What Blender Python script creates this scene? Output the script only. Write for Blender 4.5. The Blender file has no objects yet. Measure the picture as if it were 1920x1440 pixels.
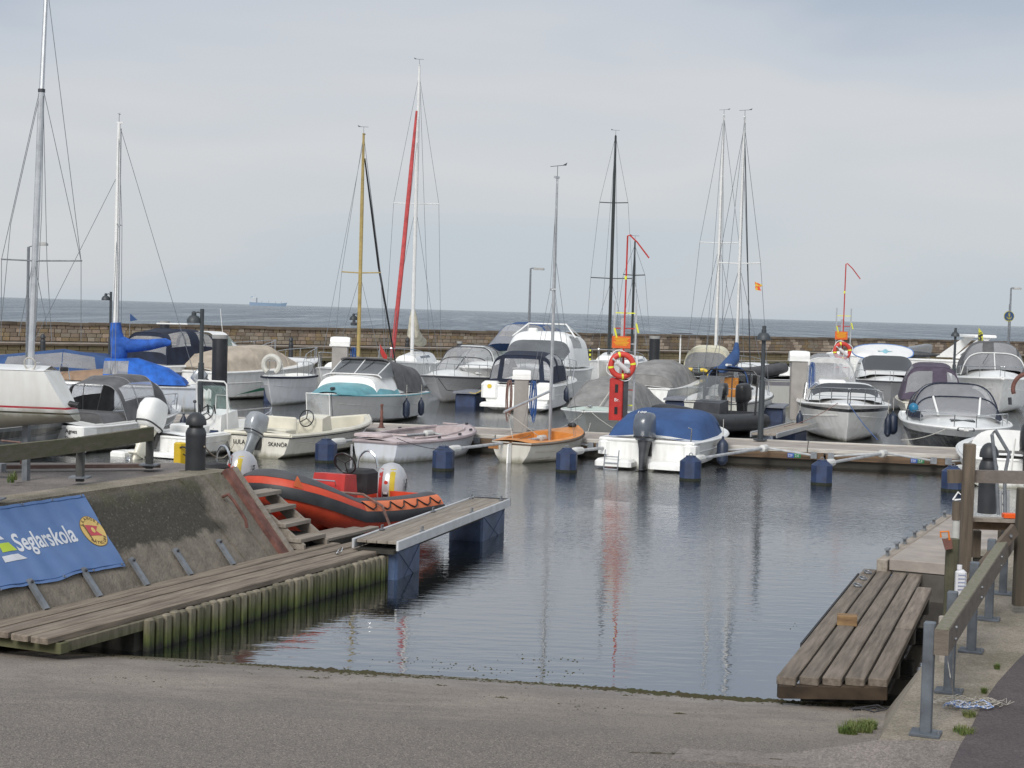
import bpy, math, random
from mathutils import Vector, Matrix
R = math.radians
PI = math.pi
random.seed(7)
scene = bpy.context.scene
COL = scene.collection

# ---------------------------------------------------------------- camera, sky, sun
F = 3000.0
CZ = 3.4
PITCH = math.atan(135.5 / F)
ROLL = R(1.64)
cam = bpy.data.objects.new('camera', bpy.data.cameras.new('camera'))
COL.objects.link(cam)
cam.data.sensor_width = 36
cam.data.lens = 36 * F / 1920
cam.data.clip_start = 0.1
cam.data.clip_end = 60000
CM = Matrix.Rotation(PI / 2 - PITCH, 3, 'X') @ Matrix.Rotation(ROLL, 3, 'Z')
cam.matrix_world = Matrix.Translation((0, 0, CZ)) @ CM.to_4x4()
scene.camera = cam

world = bpy.data.worlds.new('World')
scene.world = world
world.use_nodes = True
nt = world.node_tree
nt.nodes.clear()
N = nt.nodes.new
L_ = nt.links.new
SUN_EL, SUN_AZ = R(38), R(200)
sky = N('ShaderNodeTexSky'); sky.sky_type = 'NISHITA'; sky.sun_disc = False
sky.sun_elevation = SUN_EL; sky.sun_rotation = SUN_AZ
bg1 = N('ShaderNodeBackground'); bg1.inputs[1].default_value = 0.07
L_(sky.outputs[0], bg1.inputs[0])
tc = N('ShaderNodeTexCoord'); sep = N('ShaderNodeSeparateXYZ'); L_(tc.outputs['Generated'], sep.inputs[0])
mp = N('ShaderNodeMapping'); mp.inputs['Scale'].default_value = (1.3, 1.3, 7.0); mp.inputs['Rotation'].default_value = (0, R(6), 0)
L_(tc.outputs['Generated'], mp.inputs[0])
nz = N('ShaderNodeTexNoise'); nz.inputs['Scale'].default_value = 2.1; nz.inputs['Detail'].default_value = 5; nz.inputs['Roughness'].default_value = .42
nz.inputs['Distortion'].default_value = .3
L_(mp.outputs[0], nz.inputs['Vector'])
ma = N('ShaderNodeMath'); ma.operation = 'MULTIPLY_ADD'; ma.inputs[1].default_value = .24; ma.inputs[2].default_value = -.12
L_(nz.outputs[0], ma.inputs[0])
ad = N('ShaderNodeMath'); ad.operation = 'ADD'; L_(sep.outputs[2], ad.inputs[0]); L_(ma.outputs[0], ad.inputs[1])
cr = N('ShaderNodeValToRGB'); cr.color_ramp.interpolation = 'EASE'
for k, (p, c) in enumerate([(0.0, (.45, .50, .55)), (.06, (.505, .53, .56)), (.105, (.545, .555, .575)), (.155, (.485, .515, .56)), (.215, (.375, .425, .50)), (.40, (.50, .54, .60)), (1.0, (.66, .69, .73))]):
    e = cr.color_ramp.elements[k] if k < 2 else cr.color_ramp.elements.new(p)
    e.position = p; e.color = (*c, 1)
L_(ad.outputs[0], cr.inputs[0])
bg2 = N('ShaderNodeBackground'); bg2.inputs[1].default_value = 1.16
L_(cr.outputs[0], bg2.inputs[0])
mx = N('ShaderNodeMixShader'); mx.inputs[0].default_value = .9
L_(bg1.outputs[0], mx.inputs[1]); L_(bg2.outputs[0], mx.inputs[2])
wo = N('ShaderNodeOutputWorld'); L_(mx.outputs[0], wo.inputs[0])

sl = bpy.data.lights.new('sun', 'SUN'); sl.energy = 2.6; sl.angle = R(22); sl.color = (1, .97, .92)
so = bpy.data.objects.new('sun', sl); COL.objects.link(so)
sd = Vector((math.sin(SUN_AZ) * math.cos(SUN_EL), math.cos(SUN_AZ) * math.cos(SUN_EL), math.sin(SUN_EL)))
so.rotation_euler = sd.to_track_quat('Z', 'Y').to_euler()
scene.view_settings.view_transform = 'Standard'
scene.view_settings.look = 'None'
scene.view_settings.exposure = 0.08
scene.view_settings.gamma = 1
scene.render.engine = 'CYCLES'
scene.cycles.use_denoising = True
scene.cycles.max_bounces = 6
scene.cycles.transparent_max_bounces = 14

# ---------------------------------------------------------------- surveying helpers (photo pixel -> place on a level plane)
def ray(px, py):
    return CM @ Vector(((px - 960) / F, -(py - 720) / F, -1))
def G(px, py, z=0.0):
    r = ray(px, py); t = (z - CZ) / r.z
    return Vector((r.x * t, r.y * t, z))
def D(px, py, d):
    r = ray(px, py); t = d / r.y
    return Vector((r.x * t, d, CZ + r.z * t))
def V(*a): return Vector(a)
def hdir(h): return Vector((math.sin(R(h)), math.cos(R(h)), 0))

# ---------------------------------------------------------------- materials
MATS = {}
def mat(name, col, rough=.5, metal=0, var=.12, scale=4.0, bump=0, bscale=60, stretch=(1, 1, 1), col2=None, blotch=.5, rnd=0.0, spec=None, alpha=1, coat=0, sharp=.18, emit=None):
    if name in MATS: return MATS[name]
    m = bpy.data.materials.new(name); m.use_nodes = True
    t = m.node_tree; n = t.nodes; b = n['Principled BSDF']
    b.inputs['Roughness'].default_value = rough; b.inputs['Metallic'].default_value = metal
    if coat: b.inputs['Coat Weight'].default_value = coat; b.inputs['Coat Roughness'].default_value = .15
    if spec is not None: b.inputs['Specular IOR Level'].default_value = spec
    if alpha < 1: b.inputs['Alpha'].default_value = alpha
    tc = n.new('ShaderNodeTexCoord'); mp = n.new('ShaderNodeMapping'); mp.inputs['Scale'].default_value = stretch
    oi = n.new('ShaderNodeObjectInfo')
    vo = n.new('ShaderNodeVectorMath'); vo.operation = 'SCALE'; vo.inputs[0].default_value = (37, 19, 53); t.links.new(oi.outputs['Random'], vo.inputs['Scale'])
    va = n.new('ShaderNodeVectorMath'); va.operation = 'ADD'; t.links.new(tc.outputs['Object'], va.inputs[0]); t.links.new(vo.outputs[0], va.inputs[1])
    t.links.new(va.outputs[0], mp.inputs[0])
    nz = n.new('ShaderNodeTexNoise'); nz.inputs['Scale'].default_value = scale; nz.inputs['Detail'].default_value = 7; nz.inputs['Roughness'].default_value = .6
    t.links.new(mp.outputs[0], nz.inputs['Vector'])
    mr = n.new('ShaderNodeMapRange'); mr.inputs['From Min'].default_value = blotch - sharp; mr.inputs['From Max'].default_value = blotch + sharp
    t.links.new(nz.outputs[0], mr.inputs[0])
    mx = n.new('ShaderNodeMix'); mx.data_type = 'RGBA'
    c2 = col2 if col2 else tuple(c * (1 - 2 * var) for c in col)
    c1 = col if col2 else tuple(min(1, c * (1 + var)) for c in col)
    mx.inputs[6].default_value = (*c1, 1); mx.inputs[7].default_value = (*c2, 1)
    t.links.new(mr.outputs[0], mx.inputs[0])
    out = mx.outputs[2]
    if rnd:
        mr2 = n.new('ShaderNodeMapRange'); mr2.inputs['To Min'].default_value = 1 - rnd; mr2.inputs['To Max'].default_value = 1 + rnd
        t.links.new(oi.outputs['Random'], mr2.inputs[0])
        mm = n.new('ShaderNodeVectorMath'); mm.operation = 'SCALE'
        t.links.new(out, mm.inputs[0]); t.links.new(mr2.outputs[0], mm.inputs['Scale']); out = mm.outputs[0]
    t.links.new(out, b.inputs['Base Color'])
    if bump:
        nb = n.new('ShaderNodeTexNoise'); nb.inputs['Scale'].default_value = bscale; nb.inputs['Detail'].default_value = 4
        t.links.new(mp.outputs[0], nb.inputs['Vector'])
        bp = n.new('ShaderNodeBump'); bp.inputs['Strength'].default_value = 1; bp.inputs['Distance'].default_value = bump
        t.links.new(nb.outputs[0], bp.inputs['Height']); t.links.new(bp.outputs[0], b.inputs['Normal'])
    MATS[name] = m
    return m

def zbands(name, bands, rough=.25, coat=.3):
    """paint that changes colour at given heights: bands = [(z_top, colour), ...] from below; dirt streaks on top"""
    if name in MATS: return MATS[name]
    m = mat(name, (1, 1, 1), rough=rough, coat=coat)
    t = m.node_tree; n = t.nodes; b = n['Principled BSDF']
    tc = n.new('ShaderNodeTexCoord'); sp = n.new('ShaderNodeSeparateXYZ'); t.links.new(tc.outputs['Object'], sp.inputs[0])
    prev = None
    for k, (z, c) in enumerate(bands):
        mx = n.new('ShaderNodeMix'); mx.data_type = 'RGBA'
        if prev is None: mx.inputs[6].default_value = (*c, 1)
        if prev is None:
            prev = mx; mx.inputs[0].default_value = 0; zp = z; continue
        lt = n.new('ShaderNodeMath'); lt.operation = 'GREATER_THAN'; lt.inputs[1].default_value = zp
        t.links.new(sp.outputs[2], lt.inputs[0]); t.links.new(lt.outputs[0], mx.inputs[0])
        t.links.new(prev.outputs[2], mx.inputs[6]); mx.inputs[7].default_value = (*c, 1); prev = mx; zp = z
    nz = n.new('ShaderNodeTexNoise'); nz.inputs['Scale'].default_value = 5; nz.inputs['Detail'].default_value = 6
    mp = n.new('ShaderNodeMapping'); mp.inputs['Scale'].default_value = (1.5, 1.5, .35); t.links.new(tc.outputs['Object'], mp.inputs[0]); t.links.new(mp.outputs[0], nz.inputs[0])
    mr = n.new('ShaderNodeMapRange'); mr.inputs['From Min'].default_value = .45; mr.inputs['From Max'].default_value = .8; mr.inputs['To Max'].default_value = .35
    t.links.new(nz.outputs[0], mr.inputs[0])
    mx = n.new('ShaderNodeMix'); mx.data_type = 'RGBA'; mx.inputs[7].default_value = (.35, .33, .27, 1)
    t.links.new(mr.outputs[0], mx.inputs[0]); t.links.new(prev.outputs[2], mx.inputs[6])
    # brown-green scum just above the waterline
    ms = n.new('ShaderNodeMath'); ms.operation = 'MULTIPLY_ADD'; ms.inputs[1].default_value = -.14; t.links.new(nz.outputs[0], ms.inputs[0]); t.links.new(sp.outputs[2], ms.inputs[2])
    mq = n.new('ShaderNodeMapRange'); mq.inputs['From Min'].default_value = -.05; mq.inputs['From Max'].default_value = .06; mq.inputs['To Min'].default_value = .75; mq.inputs['To Max'].default_value = 0
    t.links.new(ms.outputs[0], mq.inputs[0])
    m3 = n.new('ShaderNodeMix'); m3.data_type = 'RGBA'; m3.inputs[7].default_value = (.10, .095, .05, 1); t.links.new(mq.outputs[0], m3.inputs[0]); t.links.new(mx.outputs[2], m3.inputs[6])
    t.links.new(m3.outputs[2], b.inputs['Base Color'])
    return m

WHITE = (.80, .80, .78)
gel = mat('white_gelcoat', WHITE, .3, var=.06, scale=2.5, coat=.3)
cream = mat('cream_gelcoat', (.66, .63, .53), .35, var=.07, scale=2.5, coat=.2)
deckgrey = mat('grey_deck_paint', (.50, .50, .49), .6, var=.1, scale=6)
chrome = mat('stainless_steel', (.62, .63, .64), .22, metal=1, var=.05)
alum = mat('aluminium', (.58, .59, .60), .4, metal=.85, var=.08, scale=8)
whitealu = mat('white_mast_paint', (.66, .66, .65), .4, var=.05)
galv = mat('galvanised_steel', (.20, .215, .235), .5, metal=.35, var=.15, scale=9)
blackp = mat('black_plastic', (.018, .018, .02), .4, var=.2)
darkgrey = mat('dark_grey_plastic', (.045, .048, .055), .45, var=.2)
rubber = mat('black_rubber', (.02, .02, .022), .7, var=.2)
fend = mat('navy_fender_vinyl', (.018, .028, .055), .45, var=.2)
navyc = mat('navy_canvas', (.012, .018, .04), .85, var=.25, scale=3, bump=.004, bscale=25)
bluec = mat('blue_canvas', (.028, .072, .19), .85, var=.12, scale=2, bump=.006, bscale=3)
brightblue = mat('bright_blue_canvas', (.02, .10, .42), .8, var=.25, scale=3, bump=.02, bscale=6)
tealcanv = mat('royal_blue_canvas', (.015, .12, .50), .75, var=.25, scale=2.5, bump=.03, bscale=4)
greyc = mat('grey_canvas', (.23, .225, .22), .9, var=.16, scale=2.5, bump=.035, bscale=4)
charc = mat('charcoal_canvas', (.11, .11, .115), .9, var=.18, scale=3, bump=.004, bscale=18)
purplec = mat('plum_canvas', (.075, .058, .088), .85, var=.16, scale=3, bump=.004, bscale=16)
beigec = mat('beige_canvas', (.43, .37, .30), .9, var=.14, scale=2, bump=.04, bscale=3)
creamc = mat('cream_canvas', (.60, .57, .44), .85, var=.1, scale=3)
vinyl = mat('clear_vinyl_window', (.62, .63, .66), .14, var=.10, scale=1.2, alpha=.36, bump=.012, bscale=2.2)
glassd = mat('tinted_glass', (.03, .035, .04), .06, var=.1, scale=1, spec=.8)
glassg = mat('greenish_glass', (.30, .42, .39), .06, var=.1, alpha=.45, spec=.8)
glassc = mat('grey_glass', (.13, .14, .15), .07, var=.12, scale=1, alpha=.75, spec=.8)
teal = mat('turquoise_deck_paint', (.10, .30, .34), .45, var=.14, scale=3)
pink = mat('faded_pink_deck_paint', (.50, .42, .42), .55, var=.14, scale=4)
orangep = mat('orange_deck_paint', (.62, .24, .05), .5, var=.12, scale=3)
mint = mat('pale_mint_deck_paint', (.50, .58, .52), .5, var=.06)
redp = mat('red_paint', (.45, .03, .025), .45, var=.12)
lifered = mat('lifebuoy_red', (.55, .05, .035), .5, var=.08)
yel = mat('reflective_yellow', (.70, .72, .05), .45, var=.05)
yelp = mat('yellow_plastic', (.62, .45, .03), .45, var=.08)
ropew = mat('white_rope', (.48, .46, .42), .9, var=.2, scale=30)
ropeb = mat('blue_hose', (.02, .09, .30), .6, var=.2)
roped = mat('dark_rope', (.035, .035, .04), .9, var=.2, scale=30)
ropebr = mat('brown_hose', (.22, .13, .11), .8, var=.2, scale=20)
floatb = mat('blue_float_plastic', (.016, .032, .085), .5, var=.22, scale=5, bump=.003, bscale=9)
hypor = mat('orange_hypalon', (.52, .055, .02), .55, var=.12, scale=3)
hyporl = mat('light_orange_hypalon', (.68, .17, .06), .55, var=.1, scale=3)
hypg = mat('grey_hypalon', (.065, .065, .07), .6, var=.15, scale=4)
hypd = mat('black_hypalon', (.032, .034, .038), .5, var=.2, scale=4)
letter = mat('black_lettering', (.012, .012, .014), .5, var=0)
letw = mat('white_lettering', (.75, .75, .75), .5, var=0)
wood = mat('weathered_pier_wood', (.30, .265, .225), .85, var=.2, scale=2.2, stretch=(9, .9, 9), rnd=.16, bump=.004, bscale=14, col2=(.19, .16, .13))
wood2 = mat('brown_walkway_wood', (.235, .195, .152), .85, var=.2, scale=2.4, stretch=(9, .7, 9), rnd=.24, bump=.006, bscale=16, col2=(.105, .083, .064))
woodl = mat('pale_grey_edge_wood', (.48, .45, .41), .85, var=.14, scale=2.0, stretch=(1, 9, 9), rnd=.08, bump=.003, bscale=14)
woodb = mat('brown_fascia_wood', (.17, .105, .06), .85, var=.25, scale=2.0, stretch=(1, 9, 9), rnd=.1, col2=(.09, .065, .045))
postw = mat('brown_post_wood', (.16, .125, .09), .85, scale=2.0, stretch=(8, 8, .8), rnd=.1, col2=(.07, .055, .042), bump=.004, bscale=12)
wood3 = mat('greyed_bench_wood', (.25, .208, .168), .85, var=.2, scale=2.6, stretch=(9, .6, 9), rnd=.2, bump=.008, bscale=16, col2=(.115, .092, .072))
rust = mat('rusty_red_steel', (.16, .07, .055), .8, var=.25, scale=7, bump=.003, bscale=30)
algwood = None
boathull = mat('varnished_wood', (.30, .13, .04), .3, var=.25, scale=3, stretch=(1, 6, 6), coat=.5)

boomg = mat('dull_zinc_boom', (.40, .41, .42), .65, var=.15, scale=6)
def tweak_world_noise(m, fn):
    t = m.node_tree
    return fn(t, t.nodes, t.nodes['Principled BSDF'])

# ---------------------------------------------------------------- mesh builder
class MB:
    def __init__(s): s.v = []; s.f = []
    def add(s, vs, fs):
        o = len(s.v); s.v += [tuple(p) for p in vs]; s.f += [tuple(i + o for i in f) for f in fs]; return s
    def box(s, c, size, rz=0, M=None):
        hx, hy, hz = size[0] / 2, size[1] / 2, size[2] / 2
        cc, sn = math.cos(rz), math.sin(rz)
        vs = []
        for z in (-hz, hz):
            for x, y in ((-hx, -hy), (hx, -hy), (hx, hy), (-hx, hy)):
                p = Vector((x, y, z))
                p = (M @ p) if M is not None else Vector((cc * x - sn * y, sn * x + cc * y, z))
                vs.append(p + Vector(c))
        return s.add(vs, [(3, 2, 1, 0), (4, 5, 6, 7), (0, 1, 5, 4), (1, 2, 6, 5), (2, 3, 7, 6), (3, 0, 4, 7)])
    def bbox(s, c, size, b=.01, rz=0):
        """box with chamfered top and vertical edges"""
        hx, hy, hz = size[0] / 2, size[1] / 2, size[2] / 2
        b = min(b, hx * .9, hy * .9, hz * .9)
        cc, sn = math.cos(rz), math.sin(rz)
        def ring(x, y, z, e):
            return [(-x + e, -y, z), (x - e, -y, z), (x, -y + e, z), (x, y - e, z), (x - e, y, z), (-x + e, y, z), (-x, y - e, z), (-x, -y + e, z)]
        rs = ring(hx, hy, -hz, b) + ring(hx, hy, hz - b, b) + ring(hx - b, hy - b, hz, b * .6)
        vs = [Vector((cc * x - sn * y, sn * x + cc * y, z)) + Vector(c) for x, y, z in rs]
        fs = [tuple(range(7, -1, -1)), tuple(range(16, 24))]
        for k in range(2):
            for i in range(8):
                j = (i + 1) % 8; fs.append((k * 8 + i, k * 8 + j, k * 8 + 8 + j, k * 8 + 8 + i))
        return s.add(vs, fs)
    def tube(s, pts, r, n=6, closed=False, caps=True):
        pts = [Vector(p) for p in pts]; m = len(pts)
        rr = r if isinstance(r, (list, tuple)) else [r] * m
        up = None; vs = []
        for i, p in enumerate(pts):
            if closed: d = pts[(i + 1) % m] - pts[i - 1]
            else: d = pts[min(i + 1, m - 1)] - pts[max(i - 1, 0)]
            if d.length < 1e-9: d = Vector((0, 0, 1))
            d.normalize()
            if up is None:
                up = Vector((0, 0, 1)) if abs(d.z) < .9 else Vector((1, 0, 0))
            a = d.cross(up)
            if a.length < 1e-6: a = d.cross(Vector((0, 1, 0)))
            a.normalize(); b2 = a.cross(d).normalized(); up = b2
            for k in range(n):
                t = 2 * PI * k / n
                vs.append(p + (a * math.cos(t) + b2 * math.sin(t)) * rr[i])
        fs = []
        for i in range(m if closed else m - 1):
            for k in range(n):
                j = (i + 1) % m; l = (k + 1) % n
                fs.append((i * n + k, i * n + l, j * n + l, j * n + k))
        if not closed and caps:
            fs.append(tuple(range(n - 1, -1, -1))); fs.append(tuple((m - 1) * n + k for k in range(n)))
        return s.add(vs, fs)
    def cyl(s, p0, p1, r0, r1=None, n=12):
        return s.tube([p0, p1], [r0, r0 if r1 is None else r1], n)
    def lathe(s, c, prof, n=16, ax='Z', rot=None):
        vs = []
        for r, z in prof:
            for k in range(n):
                t = 2 * PI * k / n
                p = Vector((r * math.cos(t), r * math.sin(t), z))
                if ax == 'Y': p = Vector((p.x, p.z, p.y))
                if ax == 'X': p = Vector((p.z, p.x, p.y))
                if rot is not None: p = rot @ p
                vs.append(p + Vector(c))
        fs = []
        for i in range(len(prof) - 1):
            for k in range(n):
                l = (k + 1) % n; fs.append((i * n + k, i * n + l, (i + 1) * n + l, (i + 1) * n + k))
        fs.append(tuple(range(n - 1, -1, -1))); fs.append(tuple((len(prof) - 1) * n + k for k in range(n)))
        return s.add(vs, fs)
    def loft(s, secs, caps=(True, True), closed=False):
        n = len(secs[0]); vs = [p for q in secs for p in q]; fs = []
        for i in range(len(secs) - 1):
            for k in range(n if closed else n - 1):
                l = (k + 1) % n; fs.append((i * n + k, i * n + l, (i + 1) * n + l, (i + 1) * n + k))
        if caps[0]: fs.append(tuple(range(n - 1, -1, -1)))
        if caps[1]: fs.append(tuple((len(secs) - 1) * n + k for k in range(n)))
        return s.add(vs, fs)
    def prism(s, poly, d):
        """polygon (3-D points) pushed along d"""
        d = Vector(d); a = [Vector(p) for p in poly]; return s.loft([a, [p + d for p in a]], closed=True)
    def torus(s, c, R1, r, rot=None, n=32, m=10, a0=0, a1=2 * PI):
        full = abs(a1 - a0 - 2 * PI) < 1e-6
        pts = []
        for i in range(n if full else n + 1):
            t = a0 + (a1 - a0) * i / n
            p = Vector((R1 * math.cos(t), R1 * math.sin(t), 0))
            pts.append((rot @ p if rot is not None else p) + Vector(c))
        return s.tube(pts, r, m, closed=full)
    def ball(s, c, r, n=12, sc=(1, 1, 1)):
        pr = [(max(1e-4, r * math.sin(PI * i / 8)) , -r * math.cos(PI * i / 8)) for i in range(9)]
        o = len(s.v); s.lathe((0, 0, 0), pr, n)
        for i in range(o, len(s.v)):
            p = s.v[i]; s.v[i] = (p[0] * sc[0] + c[0], p[1] * sc[1] + c[1], p[2] * sc[2] + c[2])
        return s
    def mesh(s, name, m, smooth=35):
        me = bpy.data.meshes.new(name); me.from_pydata(s.v, [], s.f); me.materials.append(m); me.validate()
        if smooth:
            me.polygons.foreach_set('use_smooth', [True] * len(me.polygons))
            me.set_sharp_from_angle(angle=R(smooth))
        return me

def recalc(me):
    import bmesh
    b = bmesh.new(); b.from_mesh(me); bmesh.ops.recalc_face_normals(b, faces=b.faces); b.to_mesh(me); b.free()

def obj(name, mb, m, parent=None, smooth=35, label=None):
    me = mb.mesh(name, m, smooth); recalc(me)
    o = bpy.data.objects.new(name, me); COL.objects.link(o)
    if parent: o.parent = parent
    if label: o['label'] = label
    return o
def thing(name, label, cat, loc=(0, 0, 0), h=0, group=None):
    o = bpy.data.objects.new(name, None); COL.objects.link(o); o.empty_display_size = .2
    o.location = loc; o.rotation_euler = (0, 0, -R(h)); o['label'] = label; o['category'] = cat
    if group: o['group'] = group
    return o
def tag(o, label, cat, group=None, loc=None):
    o['label'] = label; o['category'] = cat
    if group: o['group'] = group
    return o
def sub(name, parent, loc=(0, 0, 0), rot=(0, 0, 0)):
    o = bpy.data.objects.new(name, None); COL.objects.link(o); o.parent = parent; o.location = loc; o.rotation_euler = rot; o.empty_display_size = .1
    return o
def struct(name, mb, m, smooth=35, kind='structure'):
    o = obj(name, mb, m, None, smooth); o['kind'] = kind; return o
def copy(o, parent=None):
    c = o.copy(); COL.objects.link(c)
    if parent: c.parent = parent
    for ch in o.children: copy(ch, c)
    return c
def text(body, size, m, parent, org, xd, yd, name='lettering', ext=.003, align='LEFT', sx=1.0):
    cu = bpy.data.curves.new(name, 'FONT'); cu.body = body; cu.size = size; cu.extrude = ext; cu.align_x = align; cu.resolution_u = 3
    t = bpy.data.objects.new(name, cu)
    me = bpy.data.meshes.new_from_object(t); me.materials.clear(); me.materials.append(m)
    bpy.data.objects.remove(t)
    o = bpy.data.objects.new(name, me); COL.objects.link(o)
    xd = Vector(xd).normalized(); zd = xd.cross(Vector(yd)).normalized(); y2 = zd.cross(xd)
    Mx = Matrix((xd * sx, y2, zd)).transposed().to_4x4(); Mx.translation = Vector(org)
    if parent: o.parent = parent
    o.matrix_local = Mx
    return o
def line(name, label, cat, pts, r, m, sag=0, group=None, n=5):
    """a rope or wire of its own"""
    pts = [Vector(p) for p in pts]; q = []
    for a, b in zip(pts, pts[1:]):
        k = max(2, int(8 if sag else 2))
        for i in range(k):
            t = i / k; p = a.lerp(b, t); p.z -= sag * 4 * t * (1 - t); q.append(p)
    q.append(pts[-1])
    o = obj(name, MB().tube(q, r, n), m); return tag(o, label, cat, group)

# ---------------------------------------------------------------- boats
class Boat:
    def __init__(s, name, label, cat, p, h, L, B, fs=.6, fb=.9, tw=.85, anchor='stern', group=None, rake=.5, chine=.82, zc=.1, p_=2.2, sub_z=.3, zs=1.0, z0=0):
        p = Vector((p[0], p[1], z0))
        if anchor == 'bow': p = p - hdir(h) * L
        s.t = thing(name, label, cat, p, h, group)
        s.L, s.B, s.fs, s.fb, s.tw, s.rake, s.ch, s.zc, s.p_, s.dr = L, B, fs, fb, tw, rake, chine, zc, p_, sub_z
        s.h = h; s.zs = zs; s.t.scale.z = zs
    def b(s, t):
        if t < .45: return s.B / 2 * (s.tw + (1 - s.tw) * math.sin(t / .45 * PI / 2))
        return max(.015, s.B / 2 * (1 - ((t - .45) / .55) ** s.p_))
    def z(s, t): return s.fs + (s.fb - s.fs) * t * t
    def y(s, t, zf=1.0): return s.L * t - s.rake * (t ** 4) * (1 - zf)
    def sheer(s, t, side=1, inset=0, dz=0): return V(side * max(.01, s.b(t) - inset), s.y(t), s.z(t) + dz)
    def world(s, p): return Matrix.Rotation(-R(s.h), 4, 'Z') @ V(p[0], p[1], p[2] * s.zs) + s.t.location
    def hull(s, m, name='hull', round_=False, clinker=False, wine=False):
        secs = []
        for i in range(21):
            t = i / 20
            b, zs = s.b(t), s.z(t)
            zk = -s.dr + (s.dr + .02) * t ** 7
            half = []
            if round_:
                for k in range(8):
                    a = k / 7 * PI / 2
                    fz = math.cos(a)  # 0 at keel?
                    x = b * (math.cos(a) ** (.72 + (1.5 * max(0, 1 - t / .35) if wine else 0))); z = zs - (zs - zk) * math.sin(a) ** 1.1
                    if clinker and 0 < k < 7: x *= 1 - .012 * (k % 2)
                    half.append((x, z))
            else:
                zc = s.zc + (zs - s.zc) * .35 * t ** 3
                bc = b * s.ch * (1 - .45 * t ** 3)
                half = [(b, zs), (b * .5 + bc * .5 + b * .02, zs * .55 + zc * .45), (bc + .012, zc + .03), (bc, zc), (bc * .5, (zc + zk) / 2 - .02), (.012, zk)]
            sec = []
            for x, z in half: sec.append(V(x, s.y(t, (z - zk) / max(.05, zs - zk)), z))
            full = sec + [V(-q.x, q.y, q.z) for q in reversed(sec)]
            secs.append(full)
        if not round_:
            mb = MB()
            for sx in (1, -1):
                pts = []
                for i in range(1, 20):
                    t = i / 20; b, zs = s.b(t), s.z(t); zk = -s.dr + (s.dr + .02) * t ** 7; zc = s.zc + (zs - s.zc) * .35 * t ** 3; bc = b * s.ch * (1 - .45 * t ** 3); z = zs * .55 + zc * .45
                    pts.append(V(sx * (b * .52 + bc * .5 + .004), s.y(t, (z - zk) / max(.05, zs - zk)), z))
                mb.tube(pts, .016, 5)
            o = obj('styling_line', mb, m, s.t); o['kind'] = 'stuff'
        return obj(name, MB().loft(secs, caps=(True, True)), m, s.t, smooth=30)
    def deck(s, m, open_=None, gw=.15, sole=.12, camber=.05, name='deck', min_=None):
        """deck between the sheer lines; open_=(t0,t1): the cockpit lies at z=sole inside the gunwales"""
        ts = [i / 24 for i in range(25)]
        st = []
        for t in ts:
            st.append((t, 0))
        if open_:
            t0, t1 = open_
            st = [(t, 0) for t in ts if t < t0] + [(t0, 0)] + [(t0 + .001, 1)] + [(t, 1) for t in ts if t0 < t < t1] + [(t1 - .001, 1), (t1, 0)] + [(t, 0) for t in ts if t > t1]
        secs = []
        for t, o in st:
            b, zs = s.b(t) - .006, s.z(t) + .004
            bi = max(.008, b - gw); xs = [b, bi, bi * .93, bi * .5, 0]
            if o: zz = [zs, zs + .015, sole, sole, sole]
            else: zz = [zs, zs + .015, zs + .02, zs + .02 + camber * .7 * min(1, b), zs + .02 + camber * min(1, b)]
            half = [V(x, s.y(t) - (.01 if t == 1 else 0), z) for x, z in zip(xs, zz)]
            secs.append(half + [V(-q.x, q.y, q.z) for q in reversed(half[:-1])])
        return obj(name, MB().loft(secs, caps=(False, False)), m, s.t, smooth=30)
    def rub(s, m, r=.03, dz=-.03, out=.012, t0=0, t1=1, name='rub_rail', transom=True):
        mb = MB()
        pr = [V(s.b(t) + out, s.y(t) + (.02 if t == 1 else 0), s.z(t) + dz) for t in [t0 + (t1 - t0) * i / 20 for i in range(21)]]
        pl = [V(-q.x, q.y, q.z) for q in pr]
        mb.tube(pr, r, 6); mb.tube(pl, r, 6)
        if transom: mb.tube([pl[0], pr[0]], r, 6)
        return obj(name, mb, m, s.t)
    def pulpit(s, t0=.62, t1=.99, hh=.45, n=4, r=.013, inset=.08, mid=False, name='pulpit_rail', both=True, m=None, front=True):
        mb = MB(); ts = [t0 + (t1 - t0) * i / n for i in range(n + 1)]
        lines = []
        for side in (1, -1):
            top = []
            for i, t in enumerate(ts):
                a = s.sheer(t, side, inset); q = a + V(0, .05 * i / n, hh * (1 if i else .85)); top.append(q)
                mb.tube([a, q], r * .85, 5)
            lines.append([s.sheer(max(0, t0 - .05), side, inset)] + top)
        if front: mb.tube(lines[0] + lines[1][::-1], r, 5)
        else:
            for l in lines: mb.tube(l, r, 5)
        if mid:
            for side in (1, -1): mb.tube([s.sheer(t, side, inset) + V(0, 0, hh * .5) for t in ts], r * .7, 5)
        return obj(name, mb, m or chrome, s.t)
    def part(s, name, mb, m, smooth=35, label=None): return obj(name, mb, m, s.t, smooth, label)
    def name_text(s, body, side, t, z, size, m=letter, onstern=False, x=0, sx=1):
        if onstern:
            text(body, size, m, s.t, (x, -.012, z), (1, 0, 0), (0, 0, 1), sx=sx)
        else:
            b = s.b(t)
            if side > 0: text(body, size, m, s.t, (b + .012, s.y(t), z), (0, 1, 0), (0, 0, 1), sx=sx)
            else: text(body, size, m, s.t, (-b - .012, s.y(t) , z), (0, -1, 0), (0, 0, 1), sx=sx)

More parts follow.
